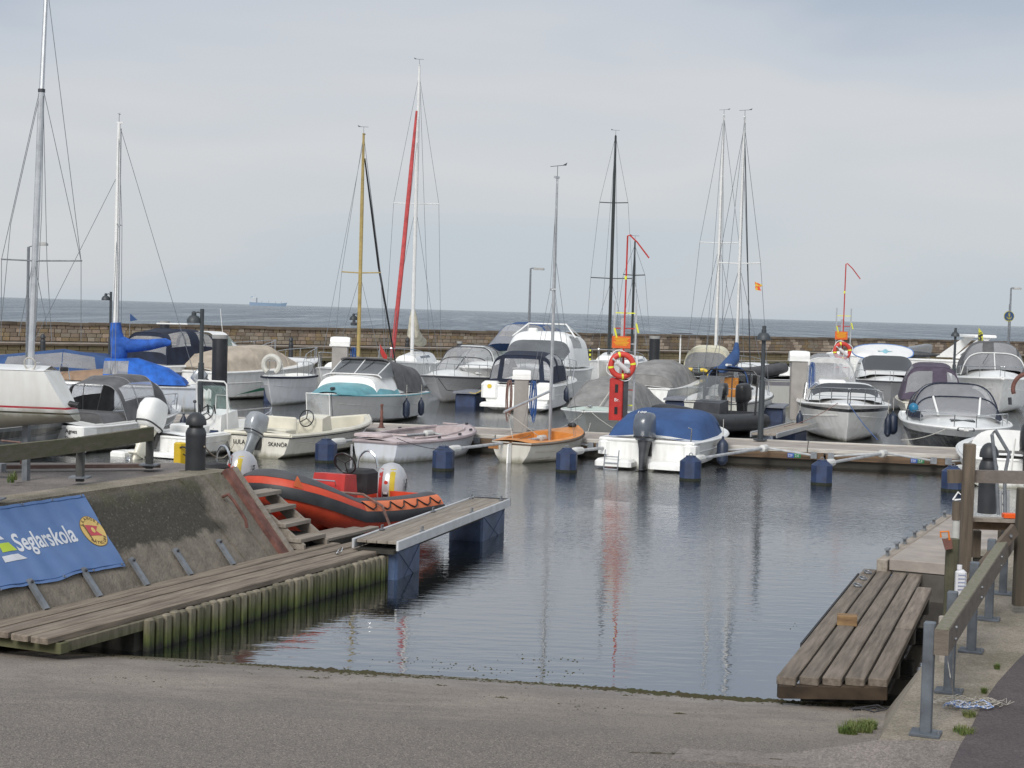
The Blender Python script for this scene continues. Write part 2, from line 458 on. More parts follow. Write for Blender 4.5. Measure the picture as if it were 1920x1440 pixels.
def arch(yb, yt, w, z0, h, n=3.0, k=.12): return (yb, yt, w, z0, h, n * 1.45, k + .07)
def arch_pt(sec, v):
    yb, yt, w, z0, h, n, k = sec
    th = PI * v; c, sn = math.cos(th), math.sin(th)
    zz = abs(sn) ** (2 / n); x = w * (1 if c >= 0 else -1) * abs(c) ** (2 / n) * (1 - k * zz)
    return V(x, yb + (yt - yb) * zz, z0 + h * zz)
def lerp_sec(a, b, f): return tuple(p + (q - p) * f for p, q in zip(a, b))
def shell_fn(secs):
    n = len(secs) - 1
    def fn(u, v):
        x = min(u * n, n - 1e-6); i = int(x); return arch_pt(lerp_sec(secs[i], secs[i + 1], x - i), v)
    return fn
def end_fn(sec):
    """the upright panel that closes an arch section"""
    yb, yt, w, z0, h, n, k = sec
    def fn(u, v):
        th = PI * (1 - u)
        # same column spacing as the arch so the edges meet
        p = arch_pt(sec, 1 - u); q = V(max(-w, min(w, p.x * (1 + k * max(0, min(1, (p.z - z0) / max(h, .01)))))), yb, z0)
        r = p.lerp(q, 1 - v)
        return r
    return fn
def skin(parent, name, fn, nu, nv, m, wins=(), wm=None, wname='window', off=.006, hide=()):
    """a grid surface; cells under a window (i0,i1,j0,j1) become a pane of their own"""
    cut = set()
    for w in list(wins) + list(hide):
        for i in range(w[0], w[1]):
            for j in range(w[2], w[3]): cut.add((i, j))
    def grid(cells):
        idx = {}; mb = MB(); fs = []
        for (i, j) in cells:
            f = []
            for a, b in ((i, j), (i + 1, j), (i + 1, j + 1), (i, j + 1)):
                if (a, b) not in idx:
                    idx[(a, b)] = len(mb.v); mb.v.append(tuple(fn(a / nu, b / nv)))
                f.append(idx[(a, b)])
            fs.append(tuple(f))
        mb.f = fs; return mb
    o = None
    body = [(i, j) for i in range(nu) for j in range(nv) if (i, j) not in cut]
    if body: o = obj(name, grid(body), m, parent, smooth=50)
    for w in wins:
        obj(wname, grid([(i, j) for i in range(w[0], w[1]) for j in range(w[2], w[3])]), wm or vinyl, parent, smooth=50)
    return o
def canopy(b, secs, m, wins=(), wm=None, ends=(True, False), endwins=((), ()), name='canopy', wname='window', sub=4, endm=None, edge=None, hide=()):
    nu = (len(secs) - 1) * sub
    skin(b.t, name, shell_fn(secs), nu, 16, m, wins, wm, wname, hide=hide)
    if m in (MATS.get('navy_canvas'), MATS.get('blue_canvas'), MATS.get('grey_canvas'), MATS.get('charcoal_canvas'), MATS.get('plum_canvas'), MATS.get('beige_canvas'), MATS.get('bright_blue_canvas')):
        for sec in (secs[:-1] if name != 'tonneau_cover' else []): obj('seam', MB().tube([arch_pt(sec, j / 16) for j in range(17)], .013, 4), m, b.t)
        obj('hem', MB().tube([arch_pt(q, 0) for q in secs], .016, 4), m, b.t); obj('hem', MB().tube([arch_pt(q, 1) for q in secs], .016, 4), m, b.t)
    for e, sec in ((0, secs[0]), (1, secs[-1])):
        if ends[e]: skin(b.t, name + '_end', end_fn(sec), 12, 8, endm or m, endwins[e], wm, wname)
    if edge:
        mb = MB()
        for sec in secs: mb.tube([arch_pt(sec, j / 16) for j in range(17)], .012, 5)
        obj('canopy_frame', mb, edge, b.t)

DOME = [(.10, .13, .20, -.02), (.16, .165, .25, -.03), (.28, .185, .285, -.045), (.40, .18, .28, -.05), (.49, .162, .25, -.045), (.56, .13, .20, -.035), (.61, .085, .13, -.02), (.63, .03, .05, -.01)]
def outboard(b, loc, cowl, leg=None, size=1.0, tilt=0, decor=None, steer=0, name='outboard_motor', deco_fn=None, dome=False):
    e = sub(name, b, loc, (R(-tilt), 0, R(steer)))
    s = size; leg = leg or cowl
    def ring(y, z, w, l, n=3.2, N=24):
        r = []; n = 2.3 if dome else n
        for k in range(N):
            a = 2 * PI * k / N; c, sn = math.cos(a), math.sin(a)
            r.append(V(w * math.copysign(abs(c) ** (2 / n), c) * s, (y + l * math.copysign(abs(sn) ** (2 / n), sn)) * s, z * s))
        return r
    secs = [ring(-.02, .10, .13, .20), ring(-.03, .16, .165, .26), ring(-.05, .30, .175, .285), ring(-.06, .44, .17, .275), ring(-.04, .56, .155, .235), ring(-.01, .605, .125, .18), ring(.02, .62, .07, .10)]
    if dome: secs = [ring(y_, z_, w_, l_) for z_, w_, l_, y_ in DOME]
    obj('cowl', MB().loft(secs, closed=True), cowl, e, 60)
    obj('cowl_seam', MB().loft([ring(-.03, .145, .172, .268), ring(-.03, .165, .174, .272)], closed=True), blackp, e, 60)
    mid = [ring(-.02, .10, .11, .16), ring(-.02, -.05, .08, .13), ring(-.03, -.35, .05, .13), ring(-.03, -.62, .028, .11), ring(-.03, -.80, .02, .06)]
    obj('drive_leg', MB().loft(mid, closed=True), leg, e, 60)
    g = MB(); g.lathe(V(0, -.05, -.60) * s, [(.005, .16 * s), (.035 * s, .10 * s), (.045 * s, 0), (.04 * s, -.12 * s), (.01, -.16 * s)], 10, 'Y')
    g.box(V(0, -.10, -.42) * s, V(.16, .26, .015) * s)
    obj('gearcase', g, leg, e)
    pr = MB()
    for k in range(3):
        Mx = Matrix.Rotation(2 * PI * k / 3, 3, 'Y') @ Matrix.Rotation(R(30), 3, 'Z')
        pr.box(Matrix.Rotation(2 * PI * k / 3, 3, 'Y') @ V(.07 * s, 0, 0) + V(0, -.22, -.60) * s, (.10 * s, .012 * s, .07 * s), M=Mx)
    obj('propeller', pr, chrome, e)
    br = MB(); br.box(V(0, .16, -.02) * s, V(.20, .10, .30) * s); br.box(V(0, .10, .06) * s, V(.10, .16, .08) * s)
    obj('clamp_bracket', br, blackp, e)
    if deco_fn: deco_fn(e, ring, s)
    return e

def rig(b, y, z0, H, m, r=.055, spreads=((.5, .55),), fore=True, back=True, vane=True, boom=None, cover=None, wire=None, chain=.85, lean=0, foreparts=None, stayr=.0085):
    wire = wire or galv; H = H / b.zs
    top = V(0, y + lean, H)
    def at(f): return V(0, y + lean * f, z0 + (H - z0) * f)
    mb = MB(); mb.tube([at(0), at(.7), at(1)], [r, r, r * .62], 8)
    mb.box(top + V(0, -.03, .02), (.05, .2, .05))
    b.part('mast', mb, m)
    tb = (y / b.L)
    bw = min(b.B / 2 * .9, b.b(min(.9, max(0.02, tb))) * .92); zd = b.z(tb)
    for f, w in spreads:
        p = at(f)
        for sd_ in (1, -1):
            b.part('spreader', MB().tube([p, p + V(sd_ * w, -.08, .03)], .026, 5), m)
    chp = [sp[0] for sp in spreads]
    for sd_ in (1, -1):
        pts = [V(sd_ * bw, y - .1, zd)]
        for f, w in spreads: pts.append(at(f) + V(sd_ * w, -.08, .03))
        pts.append(at(1) if len(spreads) > 1 or chain > .95 else at(.97))
        b.part('shroud', MB().tube(pts, stayr, 4), wire)
        if spreads: b.part('shroud', MB().tube([V(sd_ * bw * .95, y + .05, zd), at(spreads[0][0] - .01)], stayr, 4), wire)
    if fore: b.part('forestay', MB().tube([V(0, b.L * .985, b.fb + .05), at(chain)], stayr, 4), wire)
    if back: b.part('backstay', MB().tube([V(0, .05, b.fs + .05), top], stayr, 4), wire)
    b.part('halyard', MB().tube([at(.02) + V(.05, -.09, 0), at(.98) + V(.03, -.07, 0)], stayr * .9, 4), wire)
    if vane:
        v = MB(); v.tube([top, top + V(0, 0, .28)], .007, 4); v.tube([top + V(-.2, .02, .28), top + V(.22, -.02, .30)], .007, 4)
        v.prism([top + V(.12, 0, .30), top + V(.25, 0, .36), top + V(.22, 0, .29)], (0, .008, 0))
        b.part('wind_vane', v, darkgrey)
    if boom:
        by, bz = boom  # end y (aft), z
        a = V(0, y - .08, bz); c = V(0, by, bz + .08)
        b.part('boom', MB().tube([a, c], .045, 8), m)
        if cover:
            rr = [.10, .17, .17, .14, .11, .08, .05]
            pts = [a.lerp(c, t) + V(.03 * math.sin(t * 9), 0, .06) for t in (0, .1, .3, .5, .7, .88, 1)]
            mb = MB(); mb.tube(pts, rr, 12)
            b.part('sail_cover', mb, cover)
    return at

def fender(p, label, m=fend, L=.55, r=.1, group='fenders hung over boat sides', tilt=(0, 0)):
    o = thing('fender', label, 'fender', p, 0, group)
    pr = [(.02, -L / 2), (r * .6, -L / 2 + .03), (r, -L / 2 + .1), (r, L / 2 - .12), (r * .6, L / 2 - .04), (.03, L / 2), (.025, L / 2 + .06)]
    obj('fender_body', MB().lathe((0, 0, 0), pr, 12), m, o); obj('fender_line', MB().tube([(0, 0, L / 2 + .05), (tilt[0], tilt[1], L / 2 + .45)], .008, 4), ropew, o)
    return o

# ================================================================ SETTING
def node_mat(name, build):
    m = bpy.data.materials.new(name); m.use_nodes = True
    build(m.node_tree, m.node_tree.nodes, m.node_tree.links, m.node_tree.nodes['Principled BSDF']); return m

def water_mat(name, deep, clear, waves, rough, ior, floor=0.0):
    """waves: list of (scale xyz, height)"""
    m = bpy.data.materials.new(name); m.use_nodes = True
    t = m.node_tree; n = t.nodes; l = t.links; n.clear()
    tc = n.new('ShaderNodeTexCoord'); prev = None
    for sc, hgt, det, patch in waves:
        mp = n.new('ShaderNodeMapping'); mp.inputs['Scale'].default_value = sc; mp.inputs['Rotation'].default_value = (0, 0, R(9 if prev is None else -14))
        l.new(tc.outputs['Object'], mp.inputs[0])
        nz = n.new('ShaderNodeTexNoise'); nz.inputs['Scale'].default_value = 1; nz.inputs['Detail'].default_value = det; nz.inputs['Roughness'].default_value = .5
        l.new(mp.outputs[0], nz.inputs['Vector'])
        hsrc = nz.outputs[0]
        if patch:
            sx = n.new('ShaderNodeSeparateXYZ'); l.new(tc.outputs['Object'], sx.inputs[0])
            p2 = n.new('ShaderNodeTexNoise'); p2.inputs['Scale'].default_value = .16; p2.inputs['Detail'].default_value = 3; l.new(tc.outputs['Object'], p2.inputs['Vector'])
            mr = n.new('ShaderNodeMapRange'); mr.inputs['From Min'].default_value = patch[0]; mr.inputs['From Max'].default_value = patch[1]; mr.inputs['To Min'].default_value = .03
            l.new(sx.outputs[1], mr.inputs[0])
            mr3 = n.new('ShaderNodeMapRange'); mr3.inputs['From Min'].default_value = .35; mr3.inputs['From Max'].default_value = .65; mr3.inputs['To Min'].default_value = .35
            l.new(p2.outputs[0], mr3.inputs[0])
            mu = n.new('ShaderNodeMath'); mu.operation = 'MULTIPLY'; l.new(mr.outputs[0], mu.inputs[0]); l.new(mr3.outputs[0], mu.inputs[1])
            m2 = n.new('ShaderNodeMath'); m2.operation = 'MULTIPLY'; l.new(mu.outputs[0], m2.inputs[0]); l.new(nz.outputs[0], m2.inputs[1]); hsrc = m2.outputs[0]
        bp = n.new('ShaderNodeBump'); bp.inputs['Strength'].default_value = 1; bp.inputs['Distance'].default_value = hgt
        l.new(hsrc, bp.inputs['Height'])
        if prev: l.new(prev.outputs[0], bp.inputs['Normal'])
        prev = bp
    fr = n.new('ShaderNodeFresnel'); fr.inputs['IOR'].default_value = ior; l.new(prev.outputs[0], fr.inputs['Normal'])
    gl = n.new('ShaderNodeBsdfGlossy'); gl.inputs['Roughness'].default_value = rough; l.new(prev.outputs[0], gl.inputs['Normal'])
    if clear:
        tr = n.new('ShaderNodeBsdfTransparent'); tr.inputs[0].default_value = (*clear, 1)
        df = n.new('ShaderNodeBsdfDiffuse'); df.inputs[0].default_value = (*deep, 1)
        bm = n.new('ShaderNodeMixShader'); bm.inputs[0].default_value = .35; l.new(tr.outputs[0], bm.inputs[1]); l.new(df.outputs[0], bm.inputs[2])
    else:
        bm = n.new('ShaderNodeBsdfDiffuse'); bm.inputs[0].default_value = (*deep, 1)
    mx = n.new('ShaderNodeMixShader'); fm = n.new('ShaderNodeMapRange'); fm.inputs[3].default_value = floor; fm.inputs[4].default_value = 1; l.new(fr.outputs[0], fm.inputs[0]); l.new(fm.outputs[0], mx.inputs[0]); l.new(bm.outputs[0], mx.inputs[1]); l.new(gl.outputs[0], mx.inputs[2])
    o = n.new('ShaderNodeOutputMaterial'); l.new(mx.outputs[0], o.inputs[0])
    return m

wall_a = V(-75, 89 - 46.5 * .7083, 0)          # the breakwater runs along this line
wdir = V(72.3, 51.2, 0).normalized(); wn = V(-wdir.y, wdir.x, 0)   # wn points seaward
W0 = V(-28.55, 89, 0)
def wp(s, off=0, z=0): return W0 + wdir * s + wn * off + V(0, 0, z)

hw = water_mat('harbour_water_surface', (.018, .026, .028), (.50, .52, .46),
               [((1.6, 5.0, 1), .0042, 3, None), ((6, 15, 1), .022, 3, (17, 34))], .006, 1.6, .50)
sw = water_mat('sea_surface', (.055, .085, .11), None, [((.12, .35, 1), .8, 6, None), ((.7, 2.2, 1), .25, 4, None)], .22, 1.22)
_t = sw.node_tree; _tc = _t.nodes.new('ShaderNodeTexCoord'); _c = None
for _n in _t.nodes:
    if _n.type == 'BSDF_DIFFUSE': _d = _n
def _nz(sc, rot, det):
    m = _t.nodes.new('ShaderNodeMapping'); m.inputs['Scale'].default_value = sc; m.inputs['Rotation'].default_value = (0, 0, rot); _t.links.new(_tc.outputs['Object'], m.inputs[0])
    z = _t.nodes.new('ShaderNodeTexNoise'); z.inputs['Scale'].default_value = 1; z.inputs['Detail'].default_value = det; z.inputs['Roughness'].default_value = .62; _t.links.new(m.outputs[0], z.inputs['Vector']); return z.outputs[0]
_a = _nz((.30, .016, 1), R(-3), 6); _b = _nz((.055, .004, 1), R(2), 9)
_m = _t.nodes.new('ShaderNodeMath'); _m.operation = 'ADD'; _t.links.new(_a, _m.inputs[0]); _t.links.new(_b, _m.inputs[1])
_r = _t.nodes.new('ShaderNodeValToRGB')  # light and dark of the waves, with foam flecks, painted into the sea colour
for _k, (_p, _q) in enumerate([(.40, (.030, .050, .072)), (.48, (.080, .112, .140)), (.54, (.135, .170, .198)), (.62, (.30, .34, .36))]):
    _e = _r.color_ramp.elements[_k] if _k < 2 else _r.color_ramp.elements.new(_p); _e.position = _p; _e.color = (*_q, 1)
_h = _t.nodes.new('ShaderNodeMath'); _h.operation = 'MULTIPLY'; _h.inputs[1].default_value = .5; _t.links.new(_m.outputs[0], _h.inputs[0])
_t.links.new(_h.outputs[0], _r.inputs[0]); _t.links.new(_r.outputs[0], _d.inputs[0])
# harbour water: everything on this side of the breakwater
a0, a1 = wp(-200, 1), wp(500, 1)
struct('harbour_water', MB().add([(-260, -40, 0), (420, -40, 0), a1, a0], [(0, 1, 2, 3)]), hw)
s0, s1 = wp(-3000, 1), wp(9000, 1)
struct('sea_water', MB().add([wp(-40000, 1), wp(40000, 1), wp(40000, 40000), wp(-40000, 40000)], [(0, 1, 2, 3)]), sw)
struct('harbour_bed', MB().add([(-260, 17.5, -1.6), (420, 17.5, -1.6), (a1.x, a1.y, -1.6), (a0.x, a0.y, -1.6)], [(0, 1, 2, 3)]), mat('harbour_mud', (.03, .032, .028), .9))

# --- slipway: sloping concrete sheet, flattening towards the camera
def slip_z(x, y):
    yw = 14.62 - .17 * x
    return min(.136 * (yw - y), .50 + (yw - y - 3.6) * .02) if yw - y > 0 else max(-1.62, .15 * (yw - y))
def slip_grid(x0, x1, y0, y1, nx, ny, dz=0):
    mb = MB()
    for j in range(ny + 1):
        for i in range(nx + 1):
            x = x0 + (x1 - x0) * i / nx; y = y0 + (y1 - y0) * j / ny
            mb.v.append((x, y, slip_z(x, y) + dz + .006 * math.sin(x * 1.7 + y) * math.sin(y * 2.3)))
    for j in range(ny):
        for i in range(nx):
            a = j * (nx + 1) + i; mb.f.append((a, a + 1, a + nx + 2, a + nx + 1))
    return mb
def slip_build(t, n, l, b):
    b.inputs['Roughness'].default_value = .85
    tc = n.new('ShaderNodeTexCoord')
    def noise(sc, det=4, ro=.6, w=None):
        z = n.new('ShaderNodeTexNoise'); z.inputs['Scale'].default_value = sc; z.inputs['Detail'].default_value = det; z.inputs['Roughness'].default_value = ro; l.new((w or tc).outputs[0 if w else 'Object'], z.inputs['Vector']); return z
    def mixc(f, a, c2, lo, hi):
        mr = n.new('ShaderNodeMapRange'); mr.inputs['From Min'].default_value = lo; mr.inputs['From Max'].default_value = hi; l.new(f, mr.inputs[0])
        mx = n.new('ShaderNodeMix'); mx.data_type = 'RGBA'; l.new(mr.outputs[0], mx.inputs[0])
        if isinstance(a, tuple): mx.inputs[6].default_value = (*a, 1)
        else: l.new(a, mx.inputs[6])
        mx.inputs[7].default_value = (*c2, 1); return mx.outputs[2]
    big = noise(.55, 6, .65); c = mixc(big.outputs[0], (.315, .272, .232), (.185, .162, .142), .40, .60); med = noise(2.6, 7, .7); c = mixc(med.outputs[0], c, (.140, .122, .106), .50, .80)
    st = n.new('ShaderNodeMapping'); st.inputs['Scale'].default_value = (.9, 5, 1); st.inputs['Rotation'].default_value = (0, 0, R(-8)); l.new(tc.outputs['Object'], st.inputs[0])
    sn = noise(1, 6, .6, st)
    c = mixc(sn.outputs[0], c, (.32, .275, .235), .54, .80)
    # the upper ramp is surfaced with coarser, darker asphalt that thins out towards the water
    spy = n.new('ShaderNodeSeparateXYZ'); l.new(tc.outputs['Object'], spy.inputs[0])
    yy = n.new('ShaderNodeMath'); yy.operation = 'MULTIPLY_ADD'; yy.inputs[1].default_value = 2.2; l.new(big.outputs[0], yy.inputs[0]); l.new(spy.outputs[1], yy.inputs[2])
    ym = n.new('ShaderNodeMapRange'); ym.inputs[1].default_value = 11.6; ym.inputs[2].default_value = 13.4; ym.inputs[3].default_value = .88; ym.inputs[4].default_value = 0; l.new(yy.outputs[0], ym.inputs[0])
    yx = n.new('ShaderNodeMix'); yx.data_type = 'RGBA'; yx.inputs[7].default_value = (.145, .127, .113, 1); l.new(ym.outputs[0], yx.inputs[0]); l.new(c, yx.inputs[6]); c = yx.outputs[2]
    vo = n.new('ShaderNodeTexVoronoi'); vo.inputs['Scale'].default_value = 120; l.new(tc.outputs['Object'], vo.inputs['Vector'])
    sx = n.new('ShaderNodeSeparateColor'); l.new(vo.outputs['Color'], sx.inputs[0])
    c = mixc(sx.outputs[0], c, (.27, .237, .205), .66, .9)
    c = mixc(sx.outputs[1], c, (.085, .074, .066), .72, .94)
    # tide band: darker, greener near the water level
    sp = n.new('ShaderNodeSeparateXYZ'); l.new(tc.outputs['Object'], sp.inputs[0])
    ad = n.new('ShaderNodeMath'); ad.operation = 'MULTIPLY_ADD'; ad.inputs[1].default_value = .10; l.new(big.outputs[0], ad.inputs[0]); l.new(sp.outputs[2], ad.inputs[2])
    mr = n.new('ShaderNodeMapRange'); mr.inputs['From Min'].default_value = .055; mr.inputs['From Max'].default_value = .10; mr.inputs['To Min'].default_value = 1; mr.inputs['To Max'].default_value = 0
    l.new(ad.outputs[0], mr.inputs[0])
    mx = n.new('ShaderNodeMix'); mx.data_type = 'RGBA'; mx.inputs[7].default_value = (.10, .085, .055, 1); l.new(mr.outputs[0], mx.inputs[0]); l.new(c, mx.inputs[6])
    wr = n.new('ShaderNodeMapRange'); wr.inputs[1].default_value = .10; wr.inputs[2].default_value = .22; wr.inputs[3].default_value = .35; wr.inputs[4].default_value = .9; l.new(ad.outputs[0], wr.inputs[0]); l.new(wr.outputs[0], b.inputs['Roughness'])
    l.new(mx.outputs[2], b.inputs['Base Color'])
    bp = n.new('ShaderNodeBump'); bp.inputs['Strength'].default_value = .9; bp.inputs['Distance'].default_value = .006; l.new(vo.outputs['Distance'], bp.inputs['Height']); 
    nb = noise(18, 5); b2 = n.new('ShaderNodeBump'); b2.inputs['Distance'].default_value = .01; l.new(nb.outputs[0], b2.inputs['Height']); l.new(b2.outputs[0], bp.inputs['Normal'])
    l.new(bp.outputs[0], b.inputs['Normal'])
slipm = node_mat('slipway_concrete', slip_build)
struct('slipway', slip_grid(-9, 4.2, 4.5, 24, 60, 90), slipm, smooth=60)

# --- left bank: sloping concrete wall
FO = V(-4.78, 15.02, 0); U1 = hdir(23.5); NL = V(-U1.y, U1.x, 0)      # NL points away from the slip (left)
def lb(s, off, z=0): return FO + U1 * s + NL * off + V(0, 0, z)          # off: distance left of the foot line
def bank_build(t, n, l, b):
    b.inputs['Roughness'].default_value = .9
    tc = n.new('ShaderNodeTexCoord'); ge = n.new('ShaderNodeNewGeometry')
    sp = n.new('ShaderNodeSeparateXYZ'); l.new(ge.outputs['Position'], sp.inputs[0])
    def noise(sc, det=6, ro=.6, src=None):
        z = n.new('ShaderNodeTexNoise'); z.inputs['Scale'].default_value = sc; z.inputs['Detail'].default_value = det; z.inputs['Roughness'].default_value = ro
        l.new(src or ge.outputs['Position'], z.inputs['Vector']); return z.outputs[0]
    def mr(f, a, c, A=0, B=1):
        m = n.new('ShaderNodeMapRange'); m.inputs[1].default_value = a; m.inputs[2].default_value = c; m.inputs[3].default_value = A; m.inputs[4].default_value = B; l.new(f, m.inputs[0]); return m.outputs[0]
    def mix(f, a, c):
        m = n.new('ShaderNodeMix'); m.data_type = 'RGBA'; l.new(f, m.inputs[0])
        for k, q in ((6, a), (7, c)):
            if isinstance(q, tuple): m.inputs[k].default_value = (*q, 1)
            else: l.new(q, m.inputs[k])
        return m.outputs[2]
    def math2(op, a, c):
        m = n.new('ShaderNodeMath'); m.operation = op
        for k, q in enumerate((a, c)):
            if isinstance(q, (int, float)): m.inputs[k].default_value = q
            else: l.new(q, m.inputs[k])
        return m.outputs[0]
    n1 = noise(1.3); n2 = noise(6); n3 = noise(28)
    base = mix(mr(n2, .35, .7), (.195, .170, .138), (.120, .104, .082))
    # algae-black field: above a wavy line, and only in the middle of the wall
    along = n.new('ShaderNodeVectorMath'); along.operation = 'DOT_PRODUCT'; l.new(ge.outputs['Position'], along.inputs[0]); along.inputs[1].default_value = tuple(U1)
    wav = math2('MULTIPLY_ADD', n1, .35); 
    zz = math2('ADD', sp.outputs[2], math2('MULTIPLY', n2, .22))
    up = mr(zz, .80, .86)
    ss = math2('ADD', along.outputs['Value'], math2('MULTIPLY', n1, 1.3))
    s_base = (FO.dot(U1))
    inn = math2('MULTIPLY', mr(ss, s_base + 1.2, s_base + 1.6), mr(ss, s_base + 4.75, s_base + 4.95, 1, 0))
    topfade = mr(zz, 1.30, 1.42, 1, .45)
    f = math2('MULTIPLY', math2('MULTIPLY', up, inn), topfade)
    f = math2('MULTIPLY', f, mr(n3, .3, .5, .72, .97))
    c = mix(f, base, (.040, .037, .028))
    moss = math2('MULTIPLY', mr(sp.outputs[2], 1.05, 1.28), mr(noise(3.1), .45, .6, 0, .6))
    c = mix(moss, c, (.075, .075, .035))
    spk = n.new('ShaderNodeTexVoronoi'); spk.inputs['Scale'].default_value = 55; l.new(ge.outputs['Position'], spk.inputs['Vector'])
    sc = n.new('ShaderNodeSeparateColor'); l.new(spk.outputs['Color'], sc.inputs[0])
    c = mix(mr(sc.outputs[0], .95, .97, 0, .3), c, (.22, .20, .17))
    l.new(c, b.inputs['Base Color'])
    bp = n.new('ShaderNodeBump'); bp.inputs['Distance'].default_value = .03; l.new(math2('ADD', n2, math2('MULTIPLY', n3, .4)), bp.inputs['Height']); l.new(bp.outputs[0], b.inputs['Normal'])
bankm = node_mat('stained_bank_concrete', bank_build)
ZQ = 1.31
bank = thing('concrete_bank', 'sloping stained concrete bank behind the left plank walkway', 'bank')
mb = MB(); NS, NT = 44, 12
E_S = 5.12
for i in range(NS + 1):
    s = -4 + (E_S + 4) * i / NS
    for j in range(NT + 1):
        q = j / NT; off = -.05 + .80 * q; z = .30 + (ZQ - .30) * q
        if j >= NT - 1: off += .03 * (j - NT + 1); z -= .018 * (j == NT)
        w = .008 * math.sin(s * 3.1 + q * 5) + .006 * math.sin(s * 7.7)
        mb.v.append(tuple(lb(s, off + w, z)))
for i in range(NS):
    for j in range(NT):
        a = i * (NT + 1) + j; mb.f.append((a, a + NT + 1, a + NT + 2, a + 1))
obj('sloping_face', mb, bankm, bank, 60)
# solid end of the bank towards the water, and concrete rim strip
mb = MB(); mb.prism([lb(E_S, -.05, .30), lb(E_S, .75, ZQ - .02), lb(E_S, 1.4, ZQ - .02), lb(E_S, 1.4, -1), lb(E_S, -.05, -1)], U1 * -.3)
obj('end_face', mb, bankm, bank)
# strip slabs near the far end, separated by cracks
for k, (sa, sb, hgt) in enumerate(((4.05, 4.50, .020), (4.54, 4.82, .034))):
    m2 = MB(); q0 = [lb(sa + .18, -.02, .32), lb(sb + .10, -.02, .32), lb(sb - .1, .75, ZQ + .0), lb(sa - .15, .75, ZQ)]
    nrm = (NL * -(ZQ - .30) + V(0, 0, .8)).normalized()
    m2.prism([p - nrm * .02 for p in q0], nrm * (.02 + hgt * .6)); obj('slab_strip', m2, bankm, bank)
sb_ = MB(); nrm = (NL * -(ZQ - .30) + V(0, 0, .8)).normalized()
upd = (NL * .8 + V(0, 0, ZQ - .30)).normalized()
c0 = lb(4.98, -.06, .33); c1 = lb(4.88, .74, ZQ + .03)
def bar(mb, a, b, w, h, up=V(0, 0, 1)):
    a = Vector(a); b = Vector(b); d = (b - a).normalized(); x = d.cross(Vector(up)).normalized(); z = x.cross(d).normalized()
    q = [a + x * sx * w / 2 + z * sz * h / 2 for sx, sz in ((-1, -1), (1, -1), (1, 1), (-1, 1))]
    return mb.prism(q, b - a)
steel = obj('steel_edge_beam', bar(MB(), c0, c1, .15, .07, nrm), rust, None); tag(steel, 'rust red steel beam running down the far edge of the bank', 'steel beam')
tb_ = obj('timber_edge_beam', bar(MB(), c0 + U1 * .13, c1 + U1 * .13, .09, .10, nrm), wood, None); tag(tb_, 'mossy grey timber lying alongside the rust red steel beam', 'timber beam')
# short galvanised brackets carrying the walkway
for k, s in enumerate((.58, 1.40, 2.2, 3.0, 3.85)):
    br = thing('walkway_bracket', ('galvanised steel bracket at the lower left edge of the blue banner', 'galvanised steel bracket under the middle of the blue banner', 'galvanised steel bracket at the lower right corner of the blue banner', 'galvanised steel bracket on the bank just right of the banner', 'galvanised bracket on the bank nearest to the rust red beam')[k], 'bracket', lb(s, 0, 0), 23.5, 'steel brackets on the sloping bank')
    a = V(.04, 0, .33); bq = V(-.19, -.0, .60)
    obj('steel_channel', bar(MB(), a + V(.03, 0, .035), bq + V(.03, 0, .035), .065, .035, V(1, 0, .8)), galv, br)
    obj('bolt', MB().cyl(bq + V(.05, 0, -.01), bq + V(.09, 0, .03), .014), darkgrey, br)
hk = obj('iron_hook', MB().tube([lb(4.45, .50, 1.06), lb(4.42, .40, 1.10), lb(4.44, .33, 1.02), lb(4.5, .20, .80), lb(4.52, .19, .70)], .02, 6), rust); tag(hk, 'rusty iron hook fixed to the dark sloping bank', 'hook')

# left quay top
def quay_build(c1, c2, bump=.01):
    def f(t, n, l, b):
        b.inputs['Roughness'].default_value = .9
        ge = n.new('ShaderNodeNewGeometry')
        def noise(sc, det=6):
            z = n.new('ShaderNodeTexNoise'); z.inputs['Scale'].default_value = sc; z.inputs['Detail'].default_value = det; z.inputs['Roughness'].default_value = .65; l.new(ge.outputs['Position'], z.inputs['Vector']); return z.outputs[0]
        m = n.new('ShaderNodeMix'); m.data_type = 'RGBA'; m.inputs[6].default_value = (*c1, 1); m.inputs[7].default_value = (*c2, 1)
        mr = n.new('ShaderNodeMapRange'); mr.inputs[1].default_value = .38; mr.inputs[2].default_value = .66; l.new(noise(1.8), mr.inputs[0]); l.new(mr.outputs[0], m.inputs[0])
        v = n.new('ShaderNodeTexVoronoi'); v.inputs['Scale'].default_value = 95; l.new(ge.outputs['Position'], v.inputs['Vector'])
        sc = n.new('ShaderNodeSeparateColor'); l.new(v.outputs['Color'], sc.inputs[0])
        mr2 = n.new('ShaderNodeMapRange'); mr2.inputs[3].default_value = .72; mr2.inputs[4].default_value = 1.28; l.new(sc.outputs[0], mr2.inputs[0])
        vm = n.new('ShaderNodeVectorMath'); vm.operation = 'SCALE'; l.new(m.outputs[2], vm.inputs[0]); l.new(mr2.outputs[0], vm.inputs['Scale'])
        l.new(vm.outputs[0], b.inputs['Base Color'])
        bp = n.new('ShaderNodeBump'); bp.inputs['Distance'].default_value = bump; l.new(noise(30), bp.inputs['Height']); l.new(bp.outputs[0], b.inputs['Normal'])
    return f
quaym = node_mat('quay_concrete', quay_build((.27, .235, .19), (.16, .14, .10)))
asph = node_mat('asphalt', quay_build((.088, .072, .072), (.060, .050, .052), .006))
asph2 = node_mat('worn_asphalt', quay_build((.20, .175, .16), (.13, .115, .105), .006))
rimo = .78
quay_pts = [lb(-6, rimo), lb(E_S, rimo), G(333, 866, 1.28), G(0, 866, 1.28), V(-16, 21.5, 0), V(-16, 8, 0)]
